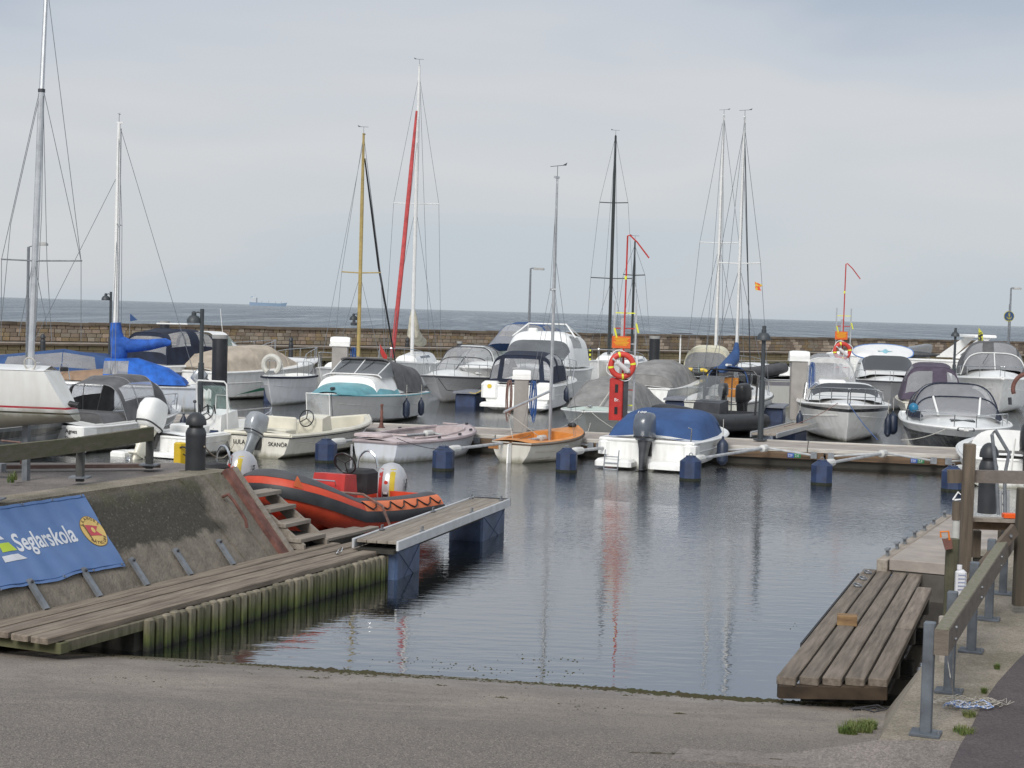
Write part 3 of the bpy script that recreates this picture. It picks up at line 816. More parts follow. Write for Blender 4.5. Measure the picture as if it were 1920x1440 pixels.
struct('left_quay', MB().prism([V(p.x, p.y, 1.27) for p in quay_pts][::-1], (0, 0, -2.6)), asph2)
# concrete rim slabs with joints
for k in range(5):
    sa, sb2 = -4 + k * 1.83, -4 + (k + 1) * 1.83 - .015
    q = [lb(sa, rimo - .02, 1.272), lb(sb2, rimo - .02, 1.272), lb(sb2, rimo + .42, 1.272), lb(sa, rimo + .42, 1.272)]
    obj('rim_slab', MB().prism(q, (0, 0, .04)), quaym, bank)
kb = obj('kerb_timber', bar(MB(), G(-40, 876, 1.33), G(300, 873, 1.33), .09, .045), mat('faded_red_timber', (.17, .115, .095), .85, var=.2)); tag(kb, 'reddish timber kerb along the waterside edge of the left quay', 'kerb timber')

# --- right quay: plinth with posts, asphalt road behind
def rslope_poly():
    top = [V(1.9, 8.9, .65), V(2.42, 10.2, .65), V(3.40, 12.8, .65), V(6.6, 21, .65)]
    return top
ZR = .65
rtop = [V(2.49, 10.45, ZR), V(3.38, 12.75, ZR), V(5.2, 17.2, ZR), V(5.6, 18.2, ZR), V(12, 18.2, ZR), V(12, 10.5, ZR), V(3.25, 10.5, ZR)]
struct('right_quay', MB().prism([V(p.x, p.y, ZR) for p in rtop], (0, 0, -2.2)), quaym)
# bevelled flank between plinth and slipway
mb = MB()
for i in range(13):
    q = i / 12; y = 10.45 + (18.2 - 10.45) * q; xt = 2.49 + (y - 10.45) * (3.11 / 7.75)
    run = .05 + .50 * min(1, q * 2.2); zb = max(-.8, slip_z(xt - run, y) - .05)
    mb.v += [(xt, y, ZR - .003), (xt - run * .12, y, ZR - .03), (xt - run, y, zb if zb > 0 else -.2), (xt - run - .05, y, -.9)]
for i in range(12):
    for j in range(3):
        a = i * 4 + j; mb.f.append((a, a + 4, a + 5, a + 1))
struct('quay_flank', mb, node_mat('flank_concrete', quay_build((.29, .25, .20), (.19, .165, .125))), 60)
struct('asphalt_road', MB().prism([V(x, y, ZR + .012) for x, y in ((3.05, 4), (2.62, 9.2), (2.78, 9.8), (2.98, 10.3), (3.22, 10.85), (3.48, 11.5), (3.8, 12.2), (4.25, 13.1), (4.9, 14.3), (14, 16), (14, 4))][::-1], (0, 0, -.25)), asph)
# foreground slab between slipway and plinth (paler worn concrete) and the asphalt this side
mossm = mat('joint_moss', (.075, .065, .04), .95, var=.3, scale=20, col2=(.03, .027, .02))
mb = MB(); cpts = [G(1180, 1404, .535), G(1300, 1409, .53), G(1420, 1417, .53), G(1560, 1425, .53), G(1700, 1434, .53), G(1745, 1436, .535), G(1775, 1418, .56), G(1795, 1392, .60), G(1800, 1375, .64)]
for a, b in zip(cpts, cpts[1:]):
    for q in range(6):
        p = a.lerp(b, q / 6); p2 = a.lerp(b, (q + 1) / 6); w = random.uniform(.012, .03)
        mb.tube([V(p.x, p.y, slip_z(p.x, p.y) - .004), V(p2.x, p2.y, slip_z(p2.x, p2.y) - .004)], w * .7, 5)
def crack(pts, w):
    for a, b in zip(pts, pts[1:]):
        n_ = 9
        for q in range(n_):
            p, p2 = a.lerp(b, q / n_), a.lerp(b, (q + 1) / n_); j1 = .02 * math.sin(p.x * 9 + p.y * 5) + .012 * math.sin(p.x * 31); j2 = .02 * math.sin(p2.x * 9 + p2.y * 5) + .012 * math.sin(p2.x * 31)
            mb.tube([V(p.x, p.y + j1, slip_z(p.x, p.y + j1) - w * .35), V(p2.x, p2.y + j2, slip_z(p2.x, p2.y + j2) - w * .35)], w * random.uniform(.5, 1), 4)
struct('slab_joint', mb, mossm, kind='stuff')

apron = MB()
ra_ = [V(1.2, 10.62, 0), V(1.9, 10.56, 0), V(2.49, 10.45, .648), V(3.25, 10.5, .648), V(3.9, 10.6, .648)]
rb_ = [V(1.1, 10.30, 0), V(1.75, 10.22, 0), V(2.45, 10.12, 0), V(3.0, 10.10, 0), V(3.9, 9.8, 0)]
for a, b in zip(ra_, rb_):
    za = a.z or slip_z(a.x, a.y) + .004; zb = slip_z(b.x, b.y) + .012
    for t in (0, .35, .7, 1): apron.v.append((a.x + (b.x - a.x) * t, a.y + (b.y - a.y) * t, za + (zb - za) * t))
    apron.v.append((b.x, b.y - .01, zb - .1))
for k in range(4):
    for j in range(4): q = k * 5 + j; apron.f.append((q, q + 5, q + 6, q + 1))
struct('quay_apron', apron, asph2, 60)

# --- breakwater: stone wall in courses, coping, ledge, lower wall, timber quay
stonem = mat('wall_stone', (.27, .205, .150), .9, scale=.9, rnd=.30, col2=(.16, .125, .10), bump=.02, bscale=8, blotch=.5)
stonem2 = mat('wall_stone_grey', (.26, .225, .185), .9, scale=.9, rnd=.30, col2=(.17, .14, .10), bump=.02, bscale=8)
stonem3 = mat('wall_stone_ochre', (.25, .18, .095), .9, scale=.9, rnd=.25, col2=(.15, .12, .085), bump=.02, bscale=8)
mortar = mat('wall_mortar', (.36, .32, .27), .95, var=.2, scale=1)
coping = mat('coping_stone', (.12, .095, .07), .95, var=.3, scale=.8, rnd=.1)
bw = thing('breakwater_wall', 'long brown stone block wall between the harbour and the sea', 'stone wall', W0, 0)
ROT = math.atan2(wdir.y, wdir.x)
bw.rotation_euler = (0, 0, ROT)
S0, S1 = -30, 150
obj('mortar_core', MB().box(((S0 + S1) / 2, .55, .9), (S1 - S0, .9, 2.2)), mortar, bw)
mb = MB(); x = S0
while x < S1:
    w = random.uniform(1.4, 2.4); mb.box((x + w / 2, .5, 1.98 + random.uniform(-.02, .02)), (w - .02, 1.15, .16)); x += w
o = obj('coping', mb, coping, bw); o['kind'] = 'stuff'
shared = {}
rest = MB(); count = 0
for row in range(4):
    z = 1.0 + row * .235; x = -1.0 + random.uniform(0, .3)
    while x < 33:
        w = random.choice((.34, .42, .50, .60)); key = (w, random.randrange(3))
        if key not in shared: shared[key] = MB().bbox((0, 0, 0), (w - .035, .12, .205), .02).mesh('stone', (stonem, stonem2, stonem3)[key[1]], 0)
        if count < 300:
            o = bpy.data.objects.new('stone', shared[key]); COL.objects.link(o); o.parent = bw; o.location = (x + w / 2, .07 + random.uniform(-.012, .012), z + .1); count += 1
        else: rest.bbox((x + w / 2, .07, z + .1), (w - .035, .12, .205), .02)
        x += w
for row in range(4):
    for xa, xb in ((S0, -1.05), (33, S1)):
        x = xa
        while x < xb:
            w = random.choice((.42, .50, .60, .75)); rest.box((x + w / 2, .07 + random.uniform(-.012, .012), 1.1 + row * .235), (w - .04, .12, .205)); x += w
o = obj('stone_course', rest, stonem, bw, 0); o['kind'] = 'stuff'
o.data.materials.append(stonem2); o.data.materials.append(stonem3); o.data.materials.append(mat('wall_stone_dark', (.15, .12, .095), .9, scale=.9)); o.data.materials.append(mat('wall_stone_pale', (.34, .28, .22), .9, scale=.9))
mats_i = []
for pl in o.data.polygons: c_ = pl.center; mats_i.append(int((math.floor(c_.x / .5) * 7.13 + math.floor((c_.z - .98) / .235) * 3.7) * 1.3) % 5)
o.data.polygons.foreach_set('material_index', mats_i)
ledge = mat('ledge_concrete', (.30, .26, .22), .9, var=.2, scale=1.5)
struct('breakwater_ledge', MB().prism([wp(S0, 0, .93), wp(S1, 0, .93), wp(S1, -2.2, .93), wp(S0, -2.2, .93)], (0, 0, -1.5)), ledge)
lw = thing('lower_quay_wall', 'low mossy stone wall below the breakwater ledge', 'stone wall', wp(0, -2.2), 0); lw.rotation_euler = (0, 0, ROT)
mb = MB()
for row in range(2):
    x = S0
    while x < S1:
        w = random.choice((.5, .7, .9)); mb.box((x + w / 2, -.06 + random.uniform(-.02, .02), .40 + row * .27), (w - .04, .12, .245)); x += w
o = obj('stone_course', mb, mat('mossy_quay_stone', (.19, .15, .085), .95, scale=.35, rnd=0, col2=(.11, .095, .055), bump=.02, bscale=6), lw, 0); o['kind'] = 'stuff'
obj('wall_top', MB().box(((S0 + S1) / 2, -.08, .86), (S1 - S0, .3, .1)), coping, lw)
struct('timber_quay', MB().prism([wp(S0, -2.2, .32), wp(S1, -2.2, .32), wp(S1, -4.2, .32), wp(S0, -4.2, .32)], (0, 0, -.12)), mat('timber_quay_wood', (.23, .20, .165), .9, var=.2, scale=1))
pq = thing('timber_piling', 'row of dark vertical timber piles fronting the breakwater quay', 'piling', wp(0, -4.25), 0); pq.rotation_euler = (0, 0, ROT)
mb = MB(); x = S0
while x < S1:
    mb.box((x, random.uniform(-.03, .03), -.15 + random.uniform(-.02, .03)), (.22, .16, .9)); x += .34
o = obj('pile', mb, mat('tarred_pile_wood', (.075, .065, .045), .9, var=.3, scale=1.5), pq, 0); o['kind'] = 'stuff'
obj('waling_beam', MB().box(((S0 + S1) / 2, -.1, .22), (S1 - S0, .14, .16)), mat('mossy_waling', (.10, .09, .05), .9), pq)

# --- left plank walkway
wk = thing('plank_walkway', 'long plank walkway with mossy vertical timber facing left of the slipway', 'walkway', lb(0, 0, 0), 23.5)
ZW = .36
# local frame: +Y along the walkway, +X towards the water
for k in range(4):
    x0 = .02 + k * .242; ln = 6.9 if k else 6.5
    ya = -.42 - .02 * k
    obj('plank', MB().bbox((x0 + .115, ya + ln / 2, ZW - .03 + random.uniform(-.004, .004)), (.192, ln, .06), .010), wood2, wk)
def alg_build(t, n, l, b):
    b.inputs['Roughness'].default_value = .85
    ge = n.new('ShaderNodeNewGeometry'); sp = n.new('ShaderNodeSeparateXYZ'); l.new(ge.outputs['Position'], sp.inputs[0]); oi = n.new('ShaderNodeObjectInfo')
    mp = n.new('ShaderNodeMapping'); mp.inputs['Scale'].default_value = (6, 6, 1.5); l.new(ge.outputs['Position'], mp.inputs[0])
    nz = n.new('ShaderNodeTexNoise'); nz.inputs['Scale'].default_value = 2.5; nz.inputs['Detail'].default_value = 7; l.new(mp.outputs[0], nz.inputs['Vector'])
    a = n.new('ShaderNodeMath'); a.operation = 'MULTIPLY_ADD'; a.inputs[1].default_value = .14; l.new(nz.outputs[0], a.inputs[0]); l.new(sp.outputs[2], a.inputs[2])
    a2 = n.new('ShaderNodeMath'); a2.operation = 'MULTIPLY_ADD'; a2.inputs[1].default_value = .06; l.new(oi.outputs['Random'], a2.inputs[0]); l.new(a.outputs[0], a2.inputs[2])
    cr = n.new('ShaderNodeValToRGB')
    for k, (p, c) in enumerate([(0, (.010, .010, .008)), (.10, (.014, .014, .010)), (.17, (.055, .072, .016)), (.24, (.095, .105, .035)), (.32, (.145, .135, .085)), (.45, (.19, .165, .125))]):
        e = cr.color_ramp.elements[k] if k < 2 else cr.color_ramp.elements.new(p); e.position = p; e.color = (*c, 1)
    l.new(a2.outputs[0], cr.inputs[0])
    mr = n.new('ShaderNodeMapRange'); mr.inputs[3].default_value = .75; mr.inputs[4].default_value = 1.2; l.new(oi.outputs['Random'], mr.inputs[0])
    mr2 = n.new('ShaderNodeMapRange'); mr2.inputs[1].default_value = .3; mr2.inputs[2].default_value = .7; mr2.inputs[3].default_value = .7; mr2.inputs[4].default_value = 1.25; l.new(nz.outputs[0], mr2.inputs[0])
    mu = n.new('ShaderNodeMath'); mu.operation = 'MULTIPLY'; l.new(mr.outputs[0], mu.inputs[0]); l.new(mr2.outputs[0], mu.inputs[1])
    vm = n.new('ShaderNodeVectorMath'); vm.operation = 'SCALE'; l.new(cr.outputs[0], vm.inputs[0]); l.new(mu.outputs[0], vm.inputs['Scale']); l.new(vm.outputs[0], b.inputs['Base Color'])
    bp = n.new('ShaderNodeBump'); bp.inputs['Distance'].default_value = .01; l.new(nz.outputs[0], bp.inputs['Height']); l.new(bp.outputs[0], b.inputs['Normal'])
algwood = node_mat('algae_stained_timber', alg_build)
y = .93; k = 0
base = None
while y < 6.5:
    w = .108
    if base is None:
        base = obj('facing_plank', MB().bbox((0, 0, -.14), (.075, w, .92), .016), algwood, wk); o = base
    else:
        o = base.copy(); COL.objects.link(o); o.parent = wk
    o.location = (1.03 + random.uniform(-.006, .006), y, random.uniform(-.012, .008)); o.rotation_euler = (0, R(random.uniform(-.4, .4)), 0)
    y += .1365; k += 1
und = mat('under_shade_timber', (.035, .032, .026), .9, var=.3)  # timber darkened to paint the shade under decks and between planks
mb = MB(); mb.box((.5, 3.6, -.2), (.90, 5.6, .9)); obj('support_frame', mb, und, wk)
obj('end_beam', MB().bbox((.50, -.30, .25), (1.02, .12, .10), .008), mat('mossy_end_beam', (.12, .12, .06), .9, col2=(.05, .05, .025), scale=3), wk)
obj('edge_beam', MB().bbox((.955, .45, .25), (.07, 1.6, .1), .008), algwood, wk)
for k, (px, py) in enumerate(((630, 1040), (676, 1026), (722, 1014))):
    p = G(px, py, ZW)
    o = thing('mooring_ring', ('galvanised mooring ring on the left walkway, farthest from its end', 'galvanised mooring ring on the left walkway, middle of three', 'galvanised mooring ring at the far end of the left walkway')[k], 'mooring ring', p, 60 + 30 * k, 'mooring rings on the left walkway')
    obj('ring', MB().torus((0, .05, .012 + .035), .045, .009, Matrix.Rotation(R(55), 3, 'X'), 16, 6), chrome, o)
    obj('eye_bolt', MB().cyl((0, 0, -.01), (0, 0, .035), .014), chrome, o)

# --- timber steps at the far end of the bank
st = thing('timber_steps', 'weathered timber steps going down to the left walkway', 'steps', lb(5.28, 0, 0), 23.5)
for k in range(4):
    z = .47 + k * .172; x = -.02 - k * .225
    obj('step', MB().bbox((x, .32, z), (.25, .62, .05), .006), wood, st)
for y in (.03, .60):
    mb = MB(); mb.prism([(.14, y, .36), (.14, y, .42), (-.74, y, 1.02), (-.80, y, .88), (-.05, y, .36)], (0, .04, 0)); obj('stringer', mb, wood, st)
mb = MB(); mb.box((-.35, .32, .2), (.5, .5, .6)); obj('step_support', mb, und, st)

# --- floating pontoon extension
ex = thing('floating_jetty', 'floating jetty with pale aluminium sides at the end of the plank walkway', 'jetty', (-1.64, 19.92, 0), 15.7)
for k in range(4):
    obj('plank', MB().bbox((-.205 + k * .137, 2.52, .475 + random.uniform(-.002, .002)), (.131, 5.02, .035), .005), wood, ex)
for sx in (-1, 1):
    obj('side_rail', MB().bbox((sx * .295, 2.5, .445), (.035, 5.1, .12), .008), mat('pale_aluminium_rail', (.55, .56, .57), .45, metal=.3, var=.08), ex)
obj('end_rail', MB().bbox((0, 5.06, .445), (.62, .03, .12), .006), darkgrey, ex)
for ya, yb in ((.05, .95), (3.75, 4.95)):
    mb = MB(); mb.bbox((0, (ya + yb) / 2, .10), (.52, yb - ya, .56), .03); f = obj('float', mb, mat('jetty_float_blue', (.040, .068, .135), .5, var=.3, scale=3, bump=.004), ex)
    mb = MB()
    for sy in (-1, 1):
        mb.tube([(.263, (ya + yb) / 2, .1), (.263, (ya + yb) / 2 + sy * (yb - ya) * .47, .36)], .006, 4); mb.tube([(.263, (ya + yb) / 2, .1), (.263, (ya + yb) / 2 + sy * (yb - ya) * .47, -.15)], .006, 4)
    obj('moulded_rib', mb, floatb, f)
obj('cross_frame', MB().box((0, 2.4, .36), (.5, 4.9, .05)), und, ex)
for x, y in ((.26, 1.0), (.26, 3.2), (-.26, 3.0), (-.26, 4.85), (.22, 4.85), (-.26, .9)):
    mb = MB(); mb.box((x, y, .505), (.05, .11, .012)); mb.tube([(x, y - .035, .505), (x, y - .035, .56), (x, y + .035, .56), (x, y + .035, .505)], .008, 5); obj('cleat', mb, galv, ex)
# plank apron where walkway and jetty meet
ap = thing('plank_apron', 'small triangular plank landing between the steps and the floating jetty', 'landing', lb(6.5, 0, 0), 23.5)
for k in range(3):
    obj('plank', MB().bbox((.02 - k * .15, .12 - k * .06, .40), (.14, 1.5 - k * .3, .04), .005), wood, ap)
obj('landing_frame', MB().box((-.1, .0, .33), (.4, .9, .09)), und, ap)

# --- right plank walk
rw = thing('plank_walk', 'low walk of five thick brown planks beside the right quay', 'walkway', (2.35, 13.68, .05), 18.8)
spots = [(.36, 1.9), (.1, 3.3)]
for k in range(5):
    x0 = k * .186; cut = [0, 6.55]
    skew = .0 + k * .075                                             # the near end is cut square to the slipway
    pieces = [(0, 6.5)] if k in (0, 1, 2) else ([(0, 3.5), (3.52, 6.5)] if k == 3 else [(0, 2.7), (2.72, 5.4)])
    for a, b in pieces:
        obj('plank', MB().bbox((x0 + .084, (a + b) / 2 + (skew if a == 0 else 0) * 1, .245 + random.uniform(-.003, .003)), (.163, b - a - (0 if a else 0), .07), .01), wood3, rw)
obj('end_beam', MB().bbox((.46, .02 + .16, .15), (.95, .09, .115), .01, rz=R(22)), mat('dark_end_beam', (.05, .032, .018), .8, var=.3, scale=4), rw)
mb = MB()
for y in (1.5, 3.2, 5.0): mb.box((.46, y, .12), (.90, .12, .16))
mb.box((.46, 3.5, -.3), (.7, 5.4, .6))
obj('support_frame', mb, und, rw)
obj('rubber_strip', MB().box((-.012, 3.8, .25), (.02, 4.6, .055)), rubber, rw)
for k, ly in enumerate((6.15, 5.65, 5.1)):
    p = Matrix.Rotation(-R(18.8), 4, 'Z') @ V(.07, ly, 0) + V(2.35, 13.68, .333)
    o = thing('mooring_ring', ('galvanised ring on the right plank walk nearest the floating dock', 'galvanised ring on the right plank walk, middle of three', 'galvanised ring on the right plank walk nearest the loose timber block')[k], 'mooring ring', p, -40, 'mooring rings on the right walk')
    obj('ring', MB().torus((-.03, -.05, .02), .045, .009, Matrix.Rotation(R(15), 3, 'X'), 16, 6), galv, o)
    obj('eye_bolt', MB().cyl((0, 0, -.01), (0, 0, .035), .014), galv, o)
p = G(1588, 1170, .333)
tbk = obj('timber_block', MB().bbox((0, 0, .045), (.20, .15, .10), .006, rz=R(-12)), mat('fresh_brown_timber', (.30, .19, .085), .8, scale=3, stretch=(1, 6, 6), col2=(.14, .08, .04)))
tbk.location = p; tag(tbk, 'loose sawn block of brown timber lying on the right plank walk', 'timber block')

# --- floating concrete dock behind it
fd = thing('floating_dock', 'pale concrete floating dock with timber edging beyond the right plank walk', 'dock', (4.60, 19.65, 0), 23.8)
dockm = mat('dock_concrete', (.33, .29, .26), .9, var=.13, scale=2, bump=.006, bscale=20)
for k in range(4):
    obj('deck_slab', MB().bbox((.62, .04 + k * 1.31 + .65, .42), (1.02, 1.295, .14), .012), dockm, fd)
obj('dock_body', MB().bbox((.62, 2.65, .12), (.98, 5.2, .45), .02), mat('wet_dock_concrete', (.10, .09, .08), .9, col2=(.055, .05, .045), scale=2.5), fd)
obj('edge_timber', MB().bbox((.03, 2.65, .38), (.13, 5.3, .2), .012), wood, fd)
for y in (.35, 1.0, 1.55, 2.3, 3.1, 3.9, 4.9):
    mb = MB(); mb.box((.03, y, .52), (.035, .06, .09)); mb.box((.03, y, .565), (.05, .16, .02)); obj('cleat', mb, galv, fd)
df = obj('dock_float', MB().lathe((0, 0, 0), [(.05, -.4), (.20, -.36), (.22, -.2), (.22, .2), (.20, .36), (.05, .4)], 16, 'Y'), mat('faded_blue_float', (.05, .16, .32), .5, var=.15), fd)
df.location = (.12, .2, .08); df.rotation_euler = (0, 0, 0)

# --- main pier
PA = V(-14.9, 41.25, -.08); PB = V(14.9, 35.5, -.08)
PD_ = (PB - PA).normalized(); PN = V(-PD_.y, PD_.x, 0); PH = math.degrees(math.atan2(PD_.y, PD_.x))
def pp(s, off=0, z=0): return PA + PD_ * s + PN * off + V(0, 0, z)
pier = thing('main_pier', 'long low concrete pier with pale timber edge crossing the whole harbour', 'pier', PA, 0); pier.rotation_euler = (0, 0, R(PH))
PL = (PB - PA).length
x = 0; k = 0
while x < PL - 1:
    w = 3.7
    obj('edge_board', MB().bbox((x + w / 2, .07, .46), (w - .02, .14, .09), .012), woodl, pier)
    obj('edge_board', MB().bbox((x + w / 2, 2.27, .46), (w - .02, .14, .09), .012), woodl, pier)
    obj('fascia_board', MB().bbox((x + w / 2 + .4, .03, .33), (w - .05, .05, .155), .005), woodb, pier)
    obj('deck_slab', MB().bbox((x + w / 2, 1.17, .41), (w - .015, 2.04, .12), .008), dockm, pier)
    x += w
obj('pontoon_body', MB().bbox((PL / 2, 1.2, -.05), (PL, 2.2, .62), .02), mat('pontoon_concrete', (.050, .044, .036), .9, col2=(.022, .021, .017), scale=.8, stretch=(1, 1, 3)), pier)
def berth_plate(px, py, a, b, lab):
    p0 = G(px, py, .33); s = (p0 - PA).dot(PD_)
    e = thing('berth_plate', lab, 'sign', pp(s, -.01, .33), 0, 'berth number plates'); e.rotation_euler = (0, 0, R(PH))
    obj('blue_plate', MB().box((-.075, -.006, 0), (.15, .012, .10)), mat('blue_plate', (.05, .12, .42), .5, var=.02), e)
    obj('green_plate', MB().box((.077, -.006, 0), (.15, .012, .10)), mat('green_plate', (.03, .24, .09), .5, var=.02), e)
    text(a, .085, letw, e, (-.14, -.016, -.03), (1, 0, 0), (0, 0, 1), ext=.001, sx=.8)
    text(b, .085, letw, e, (.018, -.016, -.03), (1, 0, 0), (0, 0, 1), ext=.001, sx=.9)
berth_plate(1491, 839, 'E29', '2,6', 'blue and green berth plate reading E29 2,6 on the pier face')
berth_plate(1713, 847, 'E30', '2,6', 'blue and green berth plate reading E30 2,6 on the pier face')

# finger pontoon right of the lamp post
fp = thing('finger_pontoon', 'short wooden finger pontoon branching off behind the pier lamp', 'pontoon', G(1432, 812, .46) * 1, 22); fp.location.z = 0
for k in range(4): obj('plank', MB().bbox((-.24 + k * .16, 2.6, .42), (.152, 5.2, .04), .005), wood, fp)
for sx in (-1, 1): obj('side_rail', MB().bbox((sx * .34, 2.6, .41), (.04, 5.2, .12), .006), alum, fp)
obj('float', MB().bbox((0, 3.2, .05), (.6, 1.6, .55), .03), floatb, fp)

# --- blue floats with mooring booms (one Y-boom each)
def boom(fx, fy, lab, blab, L=5.0, arm=(3.0, .4, -.5), hh=14):
    f = G(fx, fy, 0)
    e = thing('mooring_float', lab, 'float', f, 12, 'blue octagonal mooring floats')
    ring = []
    for z, r in ((-.45, .215), (.40, .215), (.49, .10), (.51, .10)):
        ring.append([V(r * math.copysign(min(abs(math.cos(a)) * 1.25, 1), math.cos(a)), r * math.copysign(min(abs(math.sin(a)) * 1.25, 1), math.sin(a)), z) for a in [R(22.5 + 45 * k) for k in range(8)]])
    obj('float_body', MB().loft(ring, closed=True), floatb, e, 20)
    obj('waterline_band', MB().loft([[p * 1.012 + V(0, 0, z_) for p in [V(q.x, q.y, 0) for q in ring[0]]] for z_ in (-.10, .035, .05)], caps=(False, False), closed=True), mat('float_algae', (.018, .022, .012), .9, var=.3, scale=18), e, 20)
    obj('lifting_eye', MB().torus((0, 0, .53), .035, .009, Matrix.Rotation(R(90), 3, 'X'), 10, 5), galv, e)
    s_ = (f - PA).dot(PD_) + 1.45; jn = pp(s_, -.16, .40)
    d = jn - f; hh = math.degrees(math.atan2(d.x, d.y)); L = math.hypot(d.x, d.y)
    o = thing('mooring_boom', blab, 'boom', f, hh, 'galvanised mooring booms')
    z = .42; wf = MATS.get('white_boom_fender') or mat('white_boom_fender', (.55, .55, .53), .6, var=.1)
    obj('boom_tube', MB().tube([(0, .10, z), (0, L, z)], .034, 8), boomg, o)
    obj('boom_fender', MB().lathe((0, .42, z), [(.03, -.26), (.075, -.20), (.085, 0), (.078, .2), (.03, .26)], 10, 'Y'), wf, o)
    obj('boom_fender', MB().lathe((0, L - .25, z), [(.03, -.18), (.085, -.13), (.085, .12), (.03, .16)], 10, 'Y'), wf, o)
    inv = Matrix.Rotation(R(hh), 4, 'Z')
    for ds in (-1.25, 1.05):
        q = inv @ (pp(s_ + ds, -.10, .36) - f)
        obj('brace_tube', MB().tube([(0, L - .1, z), q], .026, 8), boomg, o); obj('bracket', MB().box(q, (.14, .12, .14), rz=R(PH + hh)), galv, o)
    return e
for a in ((180, 840, 'blue float behind the timber rail by the grey canopy motorboat', 'boom beside the grey canopy motorboat at the left'),
          (402, 848, 'blue float half hidden behind the domed quay bollard', 'boom between the first two white open motorboats'),
          (611, 866, 'blue float between the white console boat and the pink dinghy', 'boom between the white console boat and the pink dinghy'),
          (831, 881, 'blue float off the starboard side of the pink dinghy', 'boom between the pink dinghy and the orange sailing dinghy'),
          (1062, 884, 'blue float between the orange dinghy and the blue covered boat', 'boom between the orange dinghy and the blue covered boat'),
          (1294, 900, 'blue float right beside the blue covered boat', 'boom just right of the blue covered boat'),
          (1540, 908, 'blue float standing alone in open water right of centre', 'boom of the lone float between the two berth plates'),
          (1785, 920, 'blue float seen beside the tall brown timber post', 'boom beside the tall brown timber post')):
    boom(*a)
for px, py, lab in ((516, 752, 'dark blue float at the stern of the turquoise decked boat'), (875, 762, 'dark blue float near the grey hulled cruiser bow'), (1268, 775, 'dark blue float under the small finger deck in the middle'), (1447, 790, 'dark blue float just right of the pier lamp post')):
    p = G(px, py, 0); e = thing('pontoon_float', lab, 'float', p, 14, 'square floats under the far finger pontoons')
    obj('float_body', MB().bbox((0, .4, .1), (.75, 1.2, .7), .04), floatb, e)
    obj('float_deck', MB().bbox((0, .6, .50), (.85, 1.9, .07), .01), mat('float_deck_boards', (.18, .19, .22), .8), e)

# ================================================================ BOATS
def hullpaint(name, top=WHITE, stripe=None, z0=0, z1=0, boot=(.03, .03, .035), zb=-.02, low=None, zl=0, rough=.3):
    bands = [(zb, boot)]
    if low: bands.append((zl, low))
    if stripe: bands += [(z0, low and top or top), (z1, stripe)]
    bands.append((9, top)); return zbands(name, bands, rough)
hp_white = hullpaint('hull_white')
hp_cream = hullpaint('hull_cream', (.62, .60, .53))
hp_grey = hullpaint('hull_pale_grey', (.52, .53, .53))
H1 = 23
def seat_box(b, c, size, m=cream, name='seat'): b.part(name, MB().bbox(c, size, .03), m)
def wheel(b, c, r=.17, tilt=-25, m=blackp):
    Mx = Matrix.Rotation(R(90 + tilt), 3, 'X'); mb = MB(); mb.torus(c, r, .014, Mx, 20, 6)
    for k in range(3):
        a = R(90 + 120 * k); mb.tube([c, Vector(c) + Mx @ V(r * math.cos(a), r * math.sin(a), 0)], .012, 5)
    b.part('steering_wheel', mb, m)
def windscreen(b, y0, y1, w, z0, h, cells=((0, 4, 3, 8), (0, 4, 8, 13)), frame=whitealu, gm=glassg, k=.12):
    canopy(b, [arch(y0, y0 - .02, w, z0, h, 4, k), arch(y1, y0 + (y1 - y0) * .35, w * .92, z0, .02, 4, k)], gm, ends=(False, False), name='windscreen')
# ---- A: open boat with grey canopy, "Agnes / Skanör"
p = G(96, 848)
A = Boat('motorboat', 'white motorboat with grey folding canopy and black shrouded outboard behind the timber rail', 'boat', p, 24, 4.7, 2.05, .62, .85, .9)
A.hull(hp_white); A.deck(gel, (.12, .62), .2, .15); A.rub(gel, .03)
canopy(A, [arch(1.55, 1.35, .86, .66, .82, 3.4), arch(2.1, 1.9, .86, .66, .98, 3.4), arch(2.6, 2.7, .86, .68, .98, 3.4), arch(3.25, 3.0, .84, .70, .80, 3.4)], charc, wins=((1, 8, 1, 4), (1, 8, 12, 15)), ends=(False, False), edge=alum)
canopy(A, [arch(3.25, 3.0, .84, .70, .80, 3.4), arch(3.95, 3.5, .70, .74, .05, 3)], vinyl, ends=(False, False), name='windscreen')
canopy(A, [arch(.75, .75, .86, .60, .26, 6), arch(1.6, 1.6, .86, .62, .24, 6)], charc, ends=(True, True), name='seat_cover')
A.pulpit(.72, .97, .3, 2); seat_box(A, (-.72, .12, .42), (.5, .5, .42), gel, 'stern_locker'); seat_box(A, (.72, .12, .42), (.5, .5, .42), gel, 'stern_locker'); A.part('transom_step', MB().bbox((0, -.12, .12), (1.9, .35, .12), .04), gel)
outboard(A.t, (-.1, -.35, .62), rubber, blackp, 1.15, 12)
text('Agnes', .13, letter, A.t, (.50, -.145, .47), (1, 0, 0), (0, 0, 1)); text('Skanör', .11, letter, A.t, (.50, -.145, .32), (1, 0, 0), (0, 0, 1))
lad = MB()
for sx in (-.85, -.68): lad.tube([(sx, -.3, .55), (sx, -.33, -.1)], .012, 5)
for z in (.1, .3, .5): lad.tube([(-.85, -.31, z), (-.68, -.31, z)], .012, 5)
A.part('boarding_ladder', lad, chrome)
